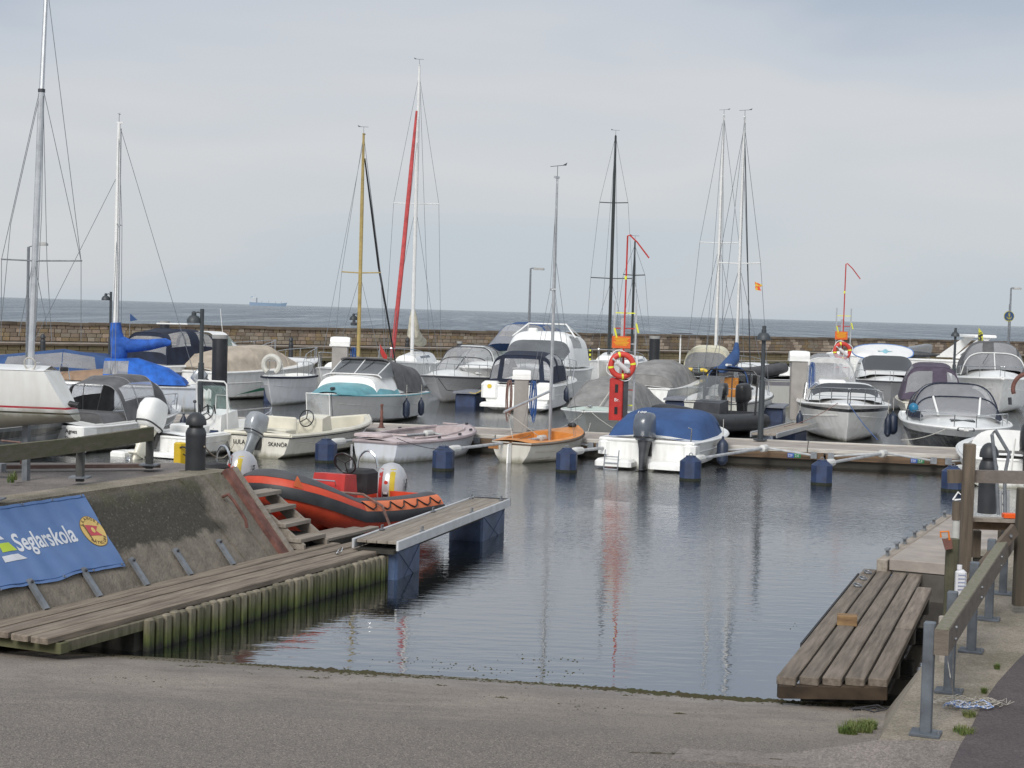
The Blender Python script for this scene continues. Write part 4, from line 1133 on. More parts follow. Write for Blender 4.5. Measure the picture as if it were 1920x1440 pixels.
# ---- B: console boat with tall white outboard
p = G(300, 857)
B_ = Boat('motorboat', 'white centre console boat with tall white outboard and steel hoop over greenish windscreen', 'boat', p, 25, 4.4, 1.65, .48, .70, .9)
B_.hull(hp_white); B_.deck(gel, (.10, .88), .17, .15); B_.rub(gel, .03)
B_.part('console', MB().loft([[V(-.38, 1.7, .15), V(.38, 1.7, .15), V(.38, 2.5, .15), V(-.38, 2.5, .15)], [V(-.36, 1.75, .85), V(.36, 1.75, .85), V(.34, 2.4, .95), V(-.34, 2.4, .95)]], closed=True), gel)
skin(B_.t, 'windscreen', lambda u, v: V((-.36 + .72 * u) * (1 - .12 * v), 2.2 - .25 * v + .25 * (1 - (2 * u - 1) ** 2), .88 + .62 * v), 6, 4, glassg)
hoop = [V(-.42, 1.95, .2), V(-.42, 1.85, 1.55), V(-.36, 1.83, 1.62), V(.36, 1.83, 1.62), V(.42, 1.85, 1.55), V(.42, 1.95, .2)]
B_.part('hoop_frame', MB().tube(hoop, .02, 6), whitealu); B_.part('hoop_frame', MB().tube([V(-.2, 2.3, .9), V(-.15, 2.25, 1.28), V(.15, 2.25, 1.28), V(.2, 2.3, .9)], .013, 5), whitealu)
wheel(B_, V(.05, 1.62, .9)); seat_box(B_, (0, 1.05, .42), (.8, .45, .5), gel); seat_box(B_, (0, .35, .36), (1.3, .35, .35), gel, 'stern_bench')
B_.pulpit(.60, .97, .22, 3); B_.part('transom_step', MB().bbox((0, -.12, .08), (1.6, .35, .1), .04), gel); B_.part('transom_step', MB().bbox((-.75, -.3, .05), (.4, .5, .14), .04), gel)
outboard(B_.t, (-.12, -.30, .50), gel, cream, 1.3, 28)
for x in (-.1, .12, .3): B_.part('throttle_lever', MB().tube([(x, 1.6, .9), (x + .03, 1.5, 1.1)], .02, 5), blackp)
mb = MB(); mb.cyl(V(-.2, 1.5, .9), V(-.2, 1.5, 1.12), .01); mb.ball(V(-.2, 1.5, 1.15), .04); B_.part('fish_finder', mb, darkgrey)
# ---- C: LULA
C_ = Boat('motorboat', 'cream open boat lettered LULA and SKANÖR with console, black wheel and silver outboard', 'boat', G(482, 857), 27, 4.55, 2.05, .52, .72, .86)
C_.hull(hp_cream); C_.deck(cream, (.06, .95), .14, .12); C_.rub(darkgrey, .018, -.05)
C_.rub(cream, .045, 0, name='gunwale_roll')
C_.part('console', MB().loft([[V(.05, 1.45, .12), V(.75, 1.45, .12), V(.75, 1.95, .12), V(.05, 1.95, .12)], [V(.08, 1.5, .82), V(.72, 1.5, .82), V(.70, 1.85, .90), V(.10, 1.85, .90)]], closed=True), cream)
skin(C_.t, 'windscreen', lambda u, v: V(.08 + .64 * u, 1.80 - .05 * v, .88 + .50 * v), 3, 3, mat('clear_acrylic', (.6, .62, .62), .08, alpha=.35))
C_.part('windscreen_frame', MB().tube([V(.08, 1.8, .88), V(.08, 1.75, 1.38), V(.72, 1.75, 1.38), V(.72, 1.8, .88)], .013, 5), gel)
wheel(C_, V(.36, 1.38, .82), .19, -15); seat_box(C_, (-.1, .72, .38), (1.0, .45, .46), cream, 'seat'); seat_box(C_, (-.1, .92, .72), (1.0, .08, .3), cream, 'seat_back'); seat_box(C_, (0, .2, .36), (1.5, .3, .32), cream, 'stern_bench')
outboard(C_.t, (0, -.16, .40), mat('silver_cowl', (.36, .38, .40), .3, metal=.4, var=.1), mat('silver_leg', (.30, .32, .34), .4, metal=.4), 1.0, 24, steer=-8)
text('LULA', .14, letter, C_.t, (-.66, -.014, .27), (1, 0, 0), (0, 0, 1)); text('SKANÖR', .13, letter, C_.t, (.30, -.014, .27), (1, 0, 0), (0, 0, 1))
# ---- D: pink dinghy
Dd = Boat('dinghy', 'faded pink decked open boat with pale grey hull and black gunwale fittings', 'dinghy', G(703, 866), 25, 4.5, 2.1, .46, .60, .52, chine=.9)
Dd.hull(hullpaint('hull_bluegrey', (.50, .52, .56)), round_=True); Dd.deck(pink, (.18, .80), .26, .18); Dd.rub(mat('pink_grey_rubbing_strake', (.30, .25, .26), .7), .038, -.02)
mb = MB()
for sx in (-1, 1):
    pts = [V(sx * max(.1, Dd.b(t) - .28), Dd.y(t), Dd.z(t) + .05) for t in (.18, .25, .4, .55, .7, .80)]; mb.tube(pts, .022, 6)
mb.tube([V(-.35, Dd.y(.18), .56), V(.35, Dd.y(.18), .56)], .022, 6); mb.tube([V(-.2, Dd.y(.8), .66), V(.2, Dd.y(.8), .66)], .022, 6)
Dd.part('coaming', mb, pink)
seat_box(Dd, (0, 2.0, .34), (1.3, .28, .05), mat('dark_thwart', (.06, .055, .055), .7), 'thwart'); seat_box(Dd, (-.3, .42, .56), (.75, .5, .07), pink, 'hatch')
Dd.part('cockpit_sole', MB().box((0, 2.4, .20), (1.15, 2.4, .02)), mat('dark_sole', (.05, .05, .052), .8, var=.3))
for t, sd_ in ((.3, 1), (.5, 1), (.72, 1), (.3, -1), (.6, -1), (.95, 1)):
    Dd.part('cleat', MB().bbox(Dd.sheer(t, sd_, .1) + V(0, 0, .05), (.04, .12, .05), .01), darkgrey)
# ---- E: orange sailing dinghy
E_ = Boat('sailing_dinghy', 'clinker sailing dinghy with orange deck and bare silver mast beside a blue float', 'sailing dinghy', G(958, 867), 29, 3.35, 1.55, .46, .66, .66, chine=.92)
E_.hull(hullpaint('hull_offwhite_clinker', (.52, .50, .45)), round_=True, clinker=True, wine=True); E_.deck(orangep, (.14, .62), .16, .14); E_.rub(mat('dark_brown_strake', (.09, .06, .04), .7), .02, -.04)
for k in range(4):
    f = .2 + k * .17; mb = MB()
    for sx in (-1, 1):
        pts = []
        for i in range(1, 17):
            t = i / 17; b, zs = E_.b(t), E_.z(t); zk = -E_.dr + (E_.dr + .02) * t ** 7; a = f * PI / 2
            pts.append(V(sx * (b * math.cos(a) ** (.72 + 1.5 * max(0, 1 - t / .35)) + .006), E_.y(t, 1 - f), zs - (zs - zk) * math.sin(a) ** 1.1))
        mb.tube(pts, .009, 4)
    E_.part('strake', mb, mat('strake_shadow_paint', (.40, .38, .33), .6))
E_.part('rudder', MB().prism([(-.015, -.02, .44), (-.015, -.16, .42), (-.015, -.20, -.2), (-.015, -.03, -.2)], (.03, 0, 0)), gel)
E_.part('name_board', MB().box((-.46, -.012, .34), (.26, .015, .11)), boathull)
rig(E_, 1.85, .3, 6.55, whitealu if 0 else alum, .042, spreads=((.58, .06),), vane=True, back=False, chain=.72, stayr=.005)
E_.part('boom', MB().tube([V(0, 1.75, 1.55), V(-.25, .05, 1.12)], .032, 8), alum)
E_.part('mainsheet', MB().tube([V(-.24, .2, 1.1), V(0, .05, .55)], .008, 4), ropew); E_.part('mainsheet', MB().tube([V(-.24, .2, 1.1), V(.45, .7, .5)], .008, 4), ropew)
E_.part('tiller', MB().tube([V(0, -.1, .45), V(.05, .8, .58)], .014, 5), boathull)
E_.part('bow_cover', MB().ball(V(0, 3.0, .70), .11, sc=(1, 1, .6)), rubber)
# ---- F: blue covered boat with big grey outboard
F_ = Boat('motorboat', 'white motorboat under a blue tonneau cover with large grey outboard marked 100', 'boat', G(1210, 880), 23, 4.4, 2.35, .66, .82, .9)
F_.hull(hullpaint('hull_white_f', WHITE)); F_.deck(gel, (0.02, .1), .3, .3); F_.rub(gel, .04)
canopy(F_, [arch(.42, .42, 1.10, .60, .06, 4, .05), arch(.60, .80, 1.13, .62, .44, 4.2, .12), arch(1.2, 1.35, 1.13, .62, .60, 4.8, .12), arch(1.9, 1.9, 1.12, .64, .63, 4.8, .12), arch(2.7, 2.6, 1.0, .66, .54, 4, .14), arch(3.6, 3.5, .5, .75, .05, 2.2, .1)], bluec, ends=(False, False), name='tonneau_cover')
F_.part('cover_edge', MB().tube([V(-1.09, .43, .60), V(1.09, .43, .60)], .03, 6), bluec)
for sx in (-1, 1):
    F_.part('stern_seat', MB().bbox((sx * .60, .22, .42), (.50, .36, .10), .03), mat('tan_cushion', (.40, .33, .26), .7)); F_.part('stern_quarter', MB().bbox((sx * .98, .18, .47), (.30, .5, .36), .09), gel)
F_.part('swim_platform', MB().bbox((.62, -.22, .14), (.85, .5, .16), .06), gel); F_.part('swim_platform', MB().bbox((-.62, -.22, .14), (.85, .5, .16), .06), gel)
lad = MB()
for sx in (-.80, -.48): lad.tube([(sx, -.42, .42), (sx, -.5, .02), (sx, -.5, -.1)], .014, 5)
for z in (0, .14, .28): lad.tube([(-.80, -.49, z), (-.48, -.49, z)], .014, 5)
F_.part('boarding_ladder', lad, chrome)
def d100(e, ring, s):
    text('100', .11 * s, letw, e, (-.11 * s, -.25 * s, .595 * s), (1, 0, .0), (0, .9, .45), sx=1.1)
outboard(F_.t, (.02, -.18, .52), mat('blue_grey_cowl', (.085, .10, .125), .3, var=.1, coat=.3), darkgrey, 1.22, 6, deco_fn=d100)
F_.part('stern_light_pole', MB().tube([V(1.02, .0, .6), V(1.03, .0, .95), V(.95, 0, .97)], .015, 5), chrome)
F_.part('side_window', MB().prism([V(1.02, 2.5, .78), V(.98, 2.2, 1.02), V(.78, 3.2, .82)], (.01, 0, 0)), glassg)
# ---- G: boat at the far right
Gb = Boat('motorboat', 'white motorboat with black outboard at the right edge behind the steel ladder', 'boat', G(1888, 915), 16, 5.2, 2.1, .62, .85, .85)
Gb.hull(hp_white); Gb.deck(gel, (.1, .7), .2, .2); Gb.rub(gel, .03)
seat_box(Gb, (-.62, .3, .55), (.6, .6, .6), gel, 'stern_locker'); seat_box(Gb, (.6, .3, .55), (.6, .6, .5), gel, 'stern_locker')
canopy(Gb, [arch(1.2, 1.2, .8, .7, .45, 2.4), arch(3.6, 3.4, .6, .8, .12, 2.4)], gel, ends=(True, False), name='foredeck_hood')
outboard(Gb.t, (.42, -.25, .62), blackp, blackp, 1.25, 8)
Gb.part('stern_rail', MB().tube([V(.05, -.02, .3), V(.12, .0, 1.05)], .03, 6), gel)

# ---- H: turquoise deck cabin boat facing us
Hb = Boat('cabin_boat', 'white cabin boat with turquoise foredeck and grey roofed windscreen facing the pier', 'cabin boat', G(610, 736, .98), 195, 6.1, 2.6, .86, 1.0, .85, anchor='bow', rake=.7, p_=2.8, zs=0.93)
Hb.hull(hullpaint('hull_pearl_grey', (.52, .52, .51))); Hb.deck(gel, None, .1, 0, .05); Hb.rub(mat('turquoise_trim', (.12, .33, .38), .5), .025, -.02)
canopy(Hb, [arch(3.0, 3.0, 1.18, .88, .42, 2.6, .12), arch(4.2, 4.1, 1.08, .92, .40, 2.4, .14), arch(5.2, 5.0, .78, .96, .26, 2.2, .14), arch(5.98, 5.8, .30, 1.0, .06, 2.2, .1)], teal, ends=(True, False), name='foredeck')
canopy(Hb, [arch(1.0, 1.0, 1.12, .90, .75, 3.2, .12), arch(3.3, 3.2, 1.10, .95, .62, 3.4, .12), arch(4.45, 4.3, .94, 1.02, .46, 3.2, .12)], gel, ends=(True, True), name='cabin')
top_ = arch(3.1, 2.9, .98, 1.46, .52, 4.5, .12); bot_ = arch(4.0, 3.85, .92, 1.44, .10, 4.5, .1)
canopy(Hb, [top_, bot_], gel, wins=((0, 4, 0, 8), (0, 4, 8, 16)), wm=glassc, ends=(False, False), name='windscreen')
canopy(Hb, [arch(.6, .6, 1.14, .92, .80, 3.4, .15), arch(2.3, 2.3, 1.14, .95, 1.02, 3.6, .18), arch(3.0, 2.95, 1.06, 1.1, .92, 4, .16)], charc, ends=(True, False), name='canopy_roof')
Hb.part('canopy_roof_lip', MB().tube([arch_pt(arch(3.16, 3.0, 1.0, 1.46, .56, 4.5, .12), j / 16) for j in range(4, 13)], .035, 6), charc)
mb = MB(); mb.tube([arch_pt(bot_, j / 16) + V(0, .02, .01) for j in range(17)], .022, 5)
for v in (.5, .19, .81): mb.tube([arch_pt(top_, v) + V(0, .01, 0), arch_pt(bot_, v) + V(0, .02, 0)], .024, 5)
Hb.part('windscreen_frame', mb, whitealu)
for x in (-.35, .4): Hb.part('wiper', MB().tube([V(x, 3.05, 1.95), V(x + .2, 3.65, 1.62)], .012, 4), blackp)
Hb.part('bow_cleat', MB().bbox((0, 5.55, 1.16), (.1, .2, .08), .02), darkgrey)
Hb.part('ensign_staff', MB().tube([V(-.35, 2.7, 1.9), V(-.35, 2.65, 2.5)], .01, 5), chrome)
mb = MB(); mb.prism([(-.36, 2.66, 2.48), (-.60, 2.66, 2.1), (-.56, 2.66, 1.85), (-.38, 2.66, 2.2)], (0, .01, 0)); Hb.part('red_flag', mb, redp)
# ---- I: white cruiser, clear canopy
Ib = Boat('motor_cruiser', 'grey white motor cruiser with clear framed canopy and bow rail right of the turquoise boat', 'cruiser', G(812, 757, 0), 196, 7.2, 2.75, .85, 1.02, .9, anchor='bow', rake=1.1, p_=2.8)
Ib.hull(hullpaint('hull_soft_grey', (.50, .50, .51))); Ib.deck(gel, None, .1, 0, .22); Ib.rub(darkgrey, .03, -.04)
Isec = [arch(.6, .6, 1.15, .92, .85, 3.2), arch(2.4, 2.4, 1.18, .94, 1.12, 3.2), arch(3.5, 3.0, 1.15, .97, 1.02, 3.4, .15), arch(3.9, 3.6, 1.12, .98, .62, 3.4, .15), arch(5.0, 4.7, .9, 1.05, .10, 3, .1)]
canopy(Ib, Isec, gel, wins=((1, 7, 1, 7), (1, 7, 9, 15), (8, 12, 1, 8), (8, 12, 8, 15), (12, 16, 1, 8), (12, 16, 8, 15)), ends=(True, False), name='canopy', endwins=(((1, 5, 1, 7), (7, 11, 1, 7)), ()))
mb = MB()
for q_ in Isec[1:4]: mb.tube([arch_pt(q_, j / 16) + V(0, .01, .01) for j in range(17)], .022, 5)
mb.tube([arch_pt(Isec[3], .5) + V(0, .01, .01), arch_pt(Isec[4], .5) + V(0, .01, .01)], .022, 5); mb.tube([arch_pt(Isec[1], .5) + V(0, .01, .01), arch_pt(Isec[3], .5) + V(0, .01, .01)], .018, 5)
Ib.part('canopy_frame', mb, darkgrey); Ib.pulpit(.55, .98, .45, 5, mid=False)
# ---- J: navy canopy, stern to us
Jb = Boat('motorboat', 'white motorboat with navy canopy and clear windows, stern towards the fuel pedestal', 'boat', G(968, 771), 13, 7.0, 2.65, .98, 1.2, .92, zs=0.92)
Jb.hull(hp_white); Jb.deck(gel, (.05, .5), .22, .5); Jb.rub(gel, .035)
canopy(Jb, [arch(.55, .62, 1.12, 1.05, 1.02, 3.8, .08), arch(1.6, 1.6, 1.14, 1.08, 1.12, 3.8, .1), arch(3.2, 3.0, 1.12, 1.1, 1.0, 3.8, .12), arch(4.2, 3.8, .95, 1.2, .1, 3, .1)], navyc, wins=((1, 4, 1, 5), (5, 8, 1, 5), (1, 4, 11, 15), (5, 8, 11, 15), (8, 12, 3, 13)), ends=(True, False), endwins=(((1, 4, 1, 7), (5, 7, 1, 7), (8, 11, 1, 7)), ()))
Jb.part('stern_quarter', MB().bbox((-.95, .2, .78), (.62, .55, .62), .1), gel); Jb.part('stern_quarter', MB().bbox((.95, .2, .78), (.62, .55, .62), .1), gel)
Jb.part('swim_platform', MB().bbox((0, -.3, .25), (2.3, .7, .16), .06), gel); Jb.pulpit(.6, .97, .5, 4)
Jb.part('shore_socket', MB().cyl((-.95, -.09, .9), (-.95, -.07, .9), .08), yelp)
# ---- K: grey cover, pale green deck
Kb = Boat('cabin_boat', 'boat under light grey tarpaulin with pale mint foredeck behind the lifebuoy post', 'cabin boat', G(1095, 764, .95), 196, 6.2, 2.5, .82, 1.0, .85, anchor='bow', rake=.8, p_=2.4, zs=0.87)
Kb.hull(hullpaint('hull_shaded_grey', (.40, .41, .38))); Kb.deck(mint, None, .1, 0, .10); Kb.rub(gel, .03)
canopy(Kb, [arch(.3, .3, 1.15, .84, .25, 2.4, .1), arch(1.4, 1.4, 1.12, .86, .85, 2.2, .25), arch(2.4, 2.4, 1.08, .88, 1.02, 2.4, .3), arch(3.4, 3.3, 1.04, .90, .92, 3, .25), arch(4.1, 3.75, .98, .93, .66, 3, .2), arch(4.85, 4.6, .72, .98, .04, 2.6, .1)], greyc, ends=(True, False), name='tarpaulin_cover')
Kb.part('cover_strap', MB().tube([V(-.1, 4.9, 1.02), V(-.25, 3.9, 1.62), V(-.3, 3.3, 2.2)], .016, 5), ropew)
Kb.part('bow_cleat', MB().bbox((0, 5.5, 1.08), (.1, .2, .08), .02), chrome)
# ---- L: second grey cover boat behind
Lb = Boat('motorboat', 'white hulled motorboat under grey cover with stepped topsides, right of the lifebuoy', 'boat', G(1196, 768), 22, 7.2, 2.5, .95, 1.5, .9, rake=1.3, zs=0.85)
Lb.hull(hp_white); Lb.deck(gel, None); Lb.rub(gel, .04)
canopy(Lb, [arch(.4, .4, 1.18, .98, .5, 2.6, .1), arch(1.4, 1.4, 1.16, 1.0, .95, 2.4, .2), arch(3.0, 3.0, 1.1, 1.05, 1.00, 2.8, .25), arch(4.2, 4.0, 1.02, 1.12, .72, 3, .2), arch(5.4, 5.1, .8, 1.3, .1, 2.6, .1)], greyc, ends=(True, False), name='boat_cover')
Lb.part('side_window', MB().prism([V(1.13, 3.9, 1.5), V(1.0, 4.3, 1.9), V(.95, 5.0, 1.5)], (.03, 0, 0)), glassg)
# ---- M: black RIB
def tube_boat(name, label, loc, h, L, Bm, r, m, floor_m, z=.32, rise=.35, m2=None):
    t = thing(name, label, 'inflatable boat', loc, h)
    b = type('T', (), {})(); b.t = t
    b.world = lambda p: Matrix.Rotation(-R(h), 4, 'Z') @ Vector(p) + t.location
    pts = []; hw_ = Bm / 2 - r
    for k in range(7): pts.append(V(hw_, -.35 + (L * .62 + .35) * k / 6, z + rise * .22 * (k / 6) ** 2.2))
    for k in range(1, 12):
        a = PI * k / 12; q = math.sin(a) ** 1
        pts.append(V(hw_ * math.cos(a), L * .62 + (L * .38 - r) * math.sin(a) ** .9, z + rise * (.22 + .78 * q ** 1.1)))
    for k in range(6, -1, -1): pts.append(V(-hw_, -.35 + (L * .62 + .35) * k / 6, z + rise * .22 * (k / 6) ** 2.2))
    rr = [r] * len(pts); rr[0] = rr[-1] = r * .45; pts.insert(1, pts[0].lerp(pts[1], .25)); pts.insert(-1, pts[-1].lerp(pts[-2], .25)); rr = [r * .3] + [r * .85] + [r] * (len(pts) - 4) + [r * .85] + [r * .3]
    b.pts = pts; b.r = r
    obj('tube', MB().tube(pts, rr, 18), m, t, 50)
    def rub_pts(dz=0, out=1.0):
        res = []
        for i, p in enumerate(pts[2:-2]):
            c = V(0, L * .5, p.z); d = V(p.x, max(0, p.y - L * .60) * 1.2, 0)
            d = d.normalized() if d.length > 1e-3 else V(0, 1, 0)
            res.append(p + d * r * out + V(0, 0, dz))
        return res
    b.rub_pts = rub_pts
    secs = []
    for k in range(9):
        q = k / 8; w = hw_ * (1 - .0 * q) * (1 if q < .6 else math.sqrt(max(.02, 1 - ((q - .6) / .42) ** 2))); yy = q * (L - .35)
        secs.append([V(w + r * .3, yy, z - .05 + rise * q ** 3 * .9), V(w * .8, yy, z - .22 + rise * q ** 3 * .8), V(0, yy, -.22 + (rise + .15) * q ** 3), V(-w * .8, yy, z - .22 + rise * q ** 3 * .8), V(-w - r * .3, yy, z - .05 + rise * q ** 3 * .9)])
    obj('hull', MB().loft(secs, caps=(False, False)), m2 or floor_m, t, 40)
    obj('floor', MB().box((0, L * .36, z - .1), (hw_ * 2, L * .75, .03)), floor_m, t); obj('transom', MB().box((0, .0, z + .05), (hw_ * 2, .06, .42)), floor_m, t)
    return b
Mb = tube_boat('rib_boat', 'black rigid inflatable boat with dark console and windscreen behind the pier', G(1385, 808), 214, 4.9, 1.95, .25, hypd, darkgrey, .34, .38)
obj('console', MB().loft([[V(-.45, 1.6, .2), V(.45, 1.6, .2), V(.45, 2.3, .2), V(-.45, 2.3, .2)], [V(-.43, 1.65, 1.0), V(.43, 1.65, 1.0), V(.42, 2.15, .92), V(-.42, 2.15, .92)]], closed=True), darkgrey, Mb.t)
skin(Mb.t, 'windscreen', lambda u, v: V(-.40 + .80 * u, 2.05 - .2 * v, .98 + .72 * v), 4, 4, glassc)
obj('arch_frame', MB().tube([V(-.85, .7, .4), V(-.85, .6, 1.7), V(-.7, .6, 1.85), V(.7, .6, 1.85), V(.85, .6, 1.7), V(.85, .7, .4)], .03, 6), blackp, Mb.t)
obj('arch_frame', MB().tube([V(-.46, 1.5, .6), V(-.46, 1.5, 1.78), V(.46, 1.5, 1.78), V(.46, 1.5, .6)], .02, 6), darkgrey, Mb.t)
obj('bow_emblem', MB().cyl(V(0, 4.86, .66), V(0, 4.90, .66), .07), letw, Mb.t)
text('OSPREY' if 0 else 'BRIG' if 0 else 'HUMBER', .10, letw, Mb.t, (.22, 2.34, .76), (-1, 0, 0), (0, 0, 1)) if 0 else None
outboard(Mb.t, (0, -.25, .75), blackp, blackp, 1.1, 10)
# ---- N: white motor boat facing us
Nb = Boat('motor_cruiser', 'broad white boat with dark window band and black sheer stripe moored bow to the pier', 'cruiser', G(1592, 757, 1.12), 189, 6.8, 2.65, 1.0, 1.16, .92, anchor='bow', rake=.8, p_=3.2, chine=.9, zs=0.93)
Nb.hull(hullpaint('hull_white_stripe', WHITE, (.035, .04, .045), .93, 1.03)); Nb.deck(gel, None, .1, 0, .16); Nb.rub(gel, .035, .0)
canopy(Nb, [arch(1.6, 1.6, 1.1, 1.1, .55, 3.4, .15), arch(3.6, 3.6, 1.12, 1.12, .60, 3.4, .15), arch(4.3, 4.1, 1.10, 1.14, .56, 3.4, .16), arch(4.75, 4.45, 1.04, 1.17, .26, 3.2, .16), arch(6.0, 5.7, .8, 1.24, .05, 3, .1)], gel, wins=((8, 12, 1, 5), (8, 12, 5, 11), (8, 12, 11, 15), (1, 8, 1, 4), (1, 8, 12, 15)), wm=glassd, ends=(True, False), name='cabin')
Nb.part('roof_hatch', MB().bbox((.35, 3.3, 1.72), (.8, 1.0, .10), .05), gel); Nb.pulpit(.78, .985, .5, 3, mid=True, r=.016); Nb.part('side_rail', MB().tube([V(1.15, 2, 1.1), V(1.1, 2.1, 1.6), V(1.1, 3.6, 1.65), V(1.15, 3.8, 1.15)], .014, 5), chrome)
Nb.part('nameplate', MB().box((.3, 5.35, 1.52), (.4, .01, .06)), darkgrey)
# ---- O: boat with tall clear canopy
Ob = Boat('motorboat', 'white motorboat with tall clear canopy and flag at its stern, left of the striped boat', 'boat', G(1548, 786), 12, 6.6, 2.45, .95, 1.2, .92, zs=0.92)
Ob.hull(hp_white); Ob.deck(gel, (.05, .6), .2, .4); Ob.rub(gel, .03)
canopy(Ob, [arch(1.0, 1.2, 1.02, 1.0, 1.25, 2.8, .12), arch(2.2, 2.2, 1.04, 1.02, 1.42, 2.8, .14), arch(3.2, 3.0, 1.0, 1.05, 1.3, 2.8, .15), arch(4.3, 3.8, .85, 1.15, .1, 2.6, .1)], mat('white_canvas_frame', (.55, .55, .54), .8), wins=((1, 11, 1, 15),), ends=(True, False), endwins=(((1, 11, 1, 7),), ()))
Ob.part('swim_platform', MB().bbox((0, -.35, .22), (2.2, .8, .14), .05), gel); Ob.part('stern_quarter', MB().bbox((-.95, .25, .85), (.5, .6, .75), .1), gel); Ob.part('stern_rail', MB().tube([V(-1.1, .1, 1.0), V(-1.1, .15, 1.7), V(-.3, .15, 1.75)], .016, 5), chrome)
mb = MB(); mb.prism([(-.98, -.1, 1.75), (-.80, -.1, 1.65), (-.74, -.1, 1.1), (-.95, -.1, .95), (-.92, -.1, 1.4)], (0, .015, 0)); Ob.part('ensign', mb, mat('blue_yellow_flag', (.05, .12, .35), .8, col2=(.65, .55, .05), scale=6, sharp=.02))
# ---- P: plum canopy
Pb = Boat('motorboat', 'cream motorboat with plum canopy and two large clear windows, stern facing the pier', 'boat', G(1748, 792), 10, 6.0, 2.15, .85, 1.0, .9, zs=0.80)
Pb.hull(hullpaint('hull_cream_green', (.60, .58, .50))); Pb.deck(cream, (.05, .6), .2, .35); Pb.rub(cream, .03)
canopy(Pb, [arch(.45, .75, 1.04, .92, 1.45, 3.4, .16), arch(1.6, 1.6, 1.05, .92, 1.62, 3.2, .18), arch(2.9, 2.7, 1.0, .95, 1.35, 3.2, .18), arch(3.9, 3.5, .85, 1.0, .1, 3, .1)], purplec, wins=((1, 8, 1, 5), (1, 8, 11, 15)), ends=(True, False), endwins=(((2, 6, 2, 7), (7, 10, 2, 7)), ()))
# ---- Q: white and black cruiser, bow to us
Qb = Boat('motor_cruiser', 'white cruiser with black lower hull, navy framed clear canopy and bow rails at right', 'cruiser', G(1812, 803, .86), 191, 7.0, 2.75, .98, .98, .9, anchor='bow', rake=1.1, p_=3.0, chine=.8, zs=0.84)
Qb.hull(zbands('hull_white_over_black', [(-.02, (.03, .03, .035)), (.74, (.014, .015, .018)), (9, WHITE)])); Qb.deck(gel, None, .1, 0, .20); Qb.rub(gel, .05, .0)
canopy(Qb, [arch(.8, .8, 1.15, 1.02, .9, 2.8, .1), arch(2.4, 2.4, 1.18, 1.05, 1.1, 2.8, .15), arch(3.4, 3.2, 1.16, 1.08, 1.08, 2.8, .15), arch(3.95, 3.7, 1.14, 1.10, .66, 3, .12), arch(5.0, 4.5, .98, 1.14, .08, 2.8, .1)], navyc, wins=((1, 7, 1, 6), (1, 7, 10, 15), (8, 12, 1, 6), (8, 12, 6, 10), (8, 12, 10, 15), (12, 16, 1, 6), (12, 16, 6, 10), (12, 16, 10, 15)), ends=(True, False), name='canopy')
for j in (6, 10):
    mb = MB(); mb.tube([arch_pt(arch(3.97, 3.72, 1.15, 1.10, .67, 3, .12), j / 16), arch_pt(arch(5.02, 4.52, .98, 1.15, .09, 2.8, .1), j / 16)], .03, 6)
    Qb.part('windscreen_frame', mb, gel)
mb = MB(); mb.tube([arch_pt(arch(3.97, 3.72, 1.15, 1.10, .67, 3, .12), j / 16) for j in range(17)], .02, 6); mb.tube([arch_pt(arch(3.42, 3.22, 1.17, 1.08, 1.09, 2.8, .15), j / 16) for j in range(17)], .02, 6); Qb.part('canopy_frame', mb, navyc)
Qb.pulpit(.60, .95, .40, 2, r=.016, front=False); Qb.part('deck_hatch', MB().bbox((0, 5.75, 1.16), (.6, .5, .05), .02), glassd); Qb.part('anchor_plate', MB().bbox((0, 6.85, .98), (.42, .14, .10), .03), darkgrey)
# ---- R: cruiser with grey canopy, right edge
Rb = Boat('motor_cruiser', 'large white cruiser with grey arched canopy and green tinted windscreen at the right edge', 'cruiser', G(1880, 712, 1.35), 192, 8.5, 3.1, 1.3, 1.5, .9, anchor='bow', rake=1.2, p_=3.0, zs=0.95)
Rb.hull(hp_white); Rb.deck(gel, None, .1, 0, .3); Rb.rub(gel, .05)
canopy(Rb, [arch(1.0, 1.0, 1.3, 1.4, 1.1, 2.8, .1), arch(3.0, 3.0, 1.32, 1.45, 1.45, 2.6, .15), arch(4.0, 3.8, 1.30, 1.50, 1.35, 2.6, .15), arch(4.5, 4.2, 1.28, 1.45, .95, 2.8, .12), arch(5.6, 5.0, 1.1, 1.60, .12, 2.8, .1)], charc, wins=((8, 12, 1, 7), (8, 12, 8, 12), (8, 12, 13, 15), (12, 16, 1, 8), (12, 16, 8, 15)), wm=None, ends=(True, False), name='canopy')
mb = MB(); mb.tube([arch_pt(arch(4.55, 4.25, 1.29, 1.45, .96, 2.8, .12), j / 16) for j in range(17)], .025, 6); mb.tube([arch_pt(arch(4.55, 4.25, 1.29, 1.45, .97, 2.8, .12), .5), arch_pt(arch(5.62, 5.02, 1.1, 1.61, .12, 2.8, .1), .5)], .025, 6); Rb.part('windscreen_frame', mb, whitealu); Rb.pulpit(.55, .98, .45, 4)
Rb.part('wiper', MB().tube([V(.5, 5.1, 1.95), V(.25, 4.7, 2.35)], .014, 4), blackp)
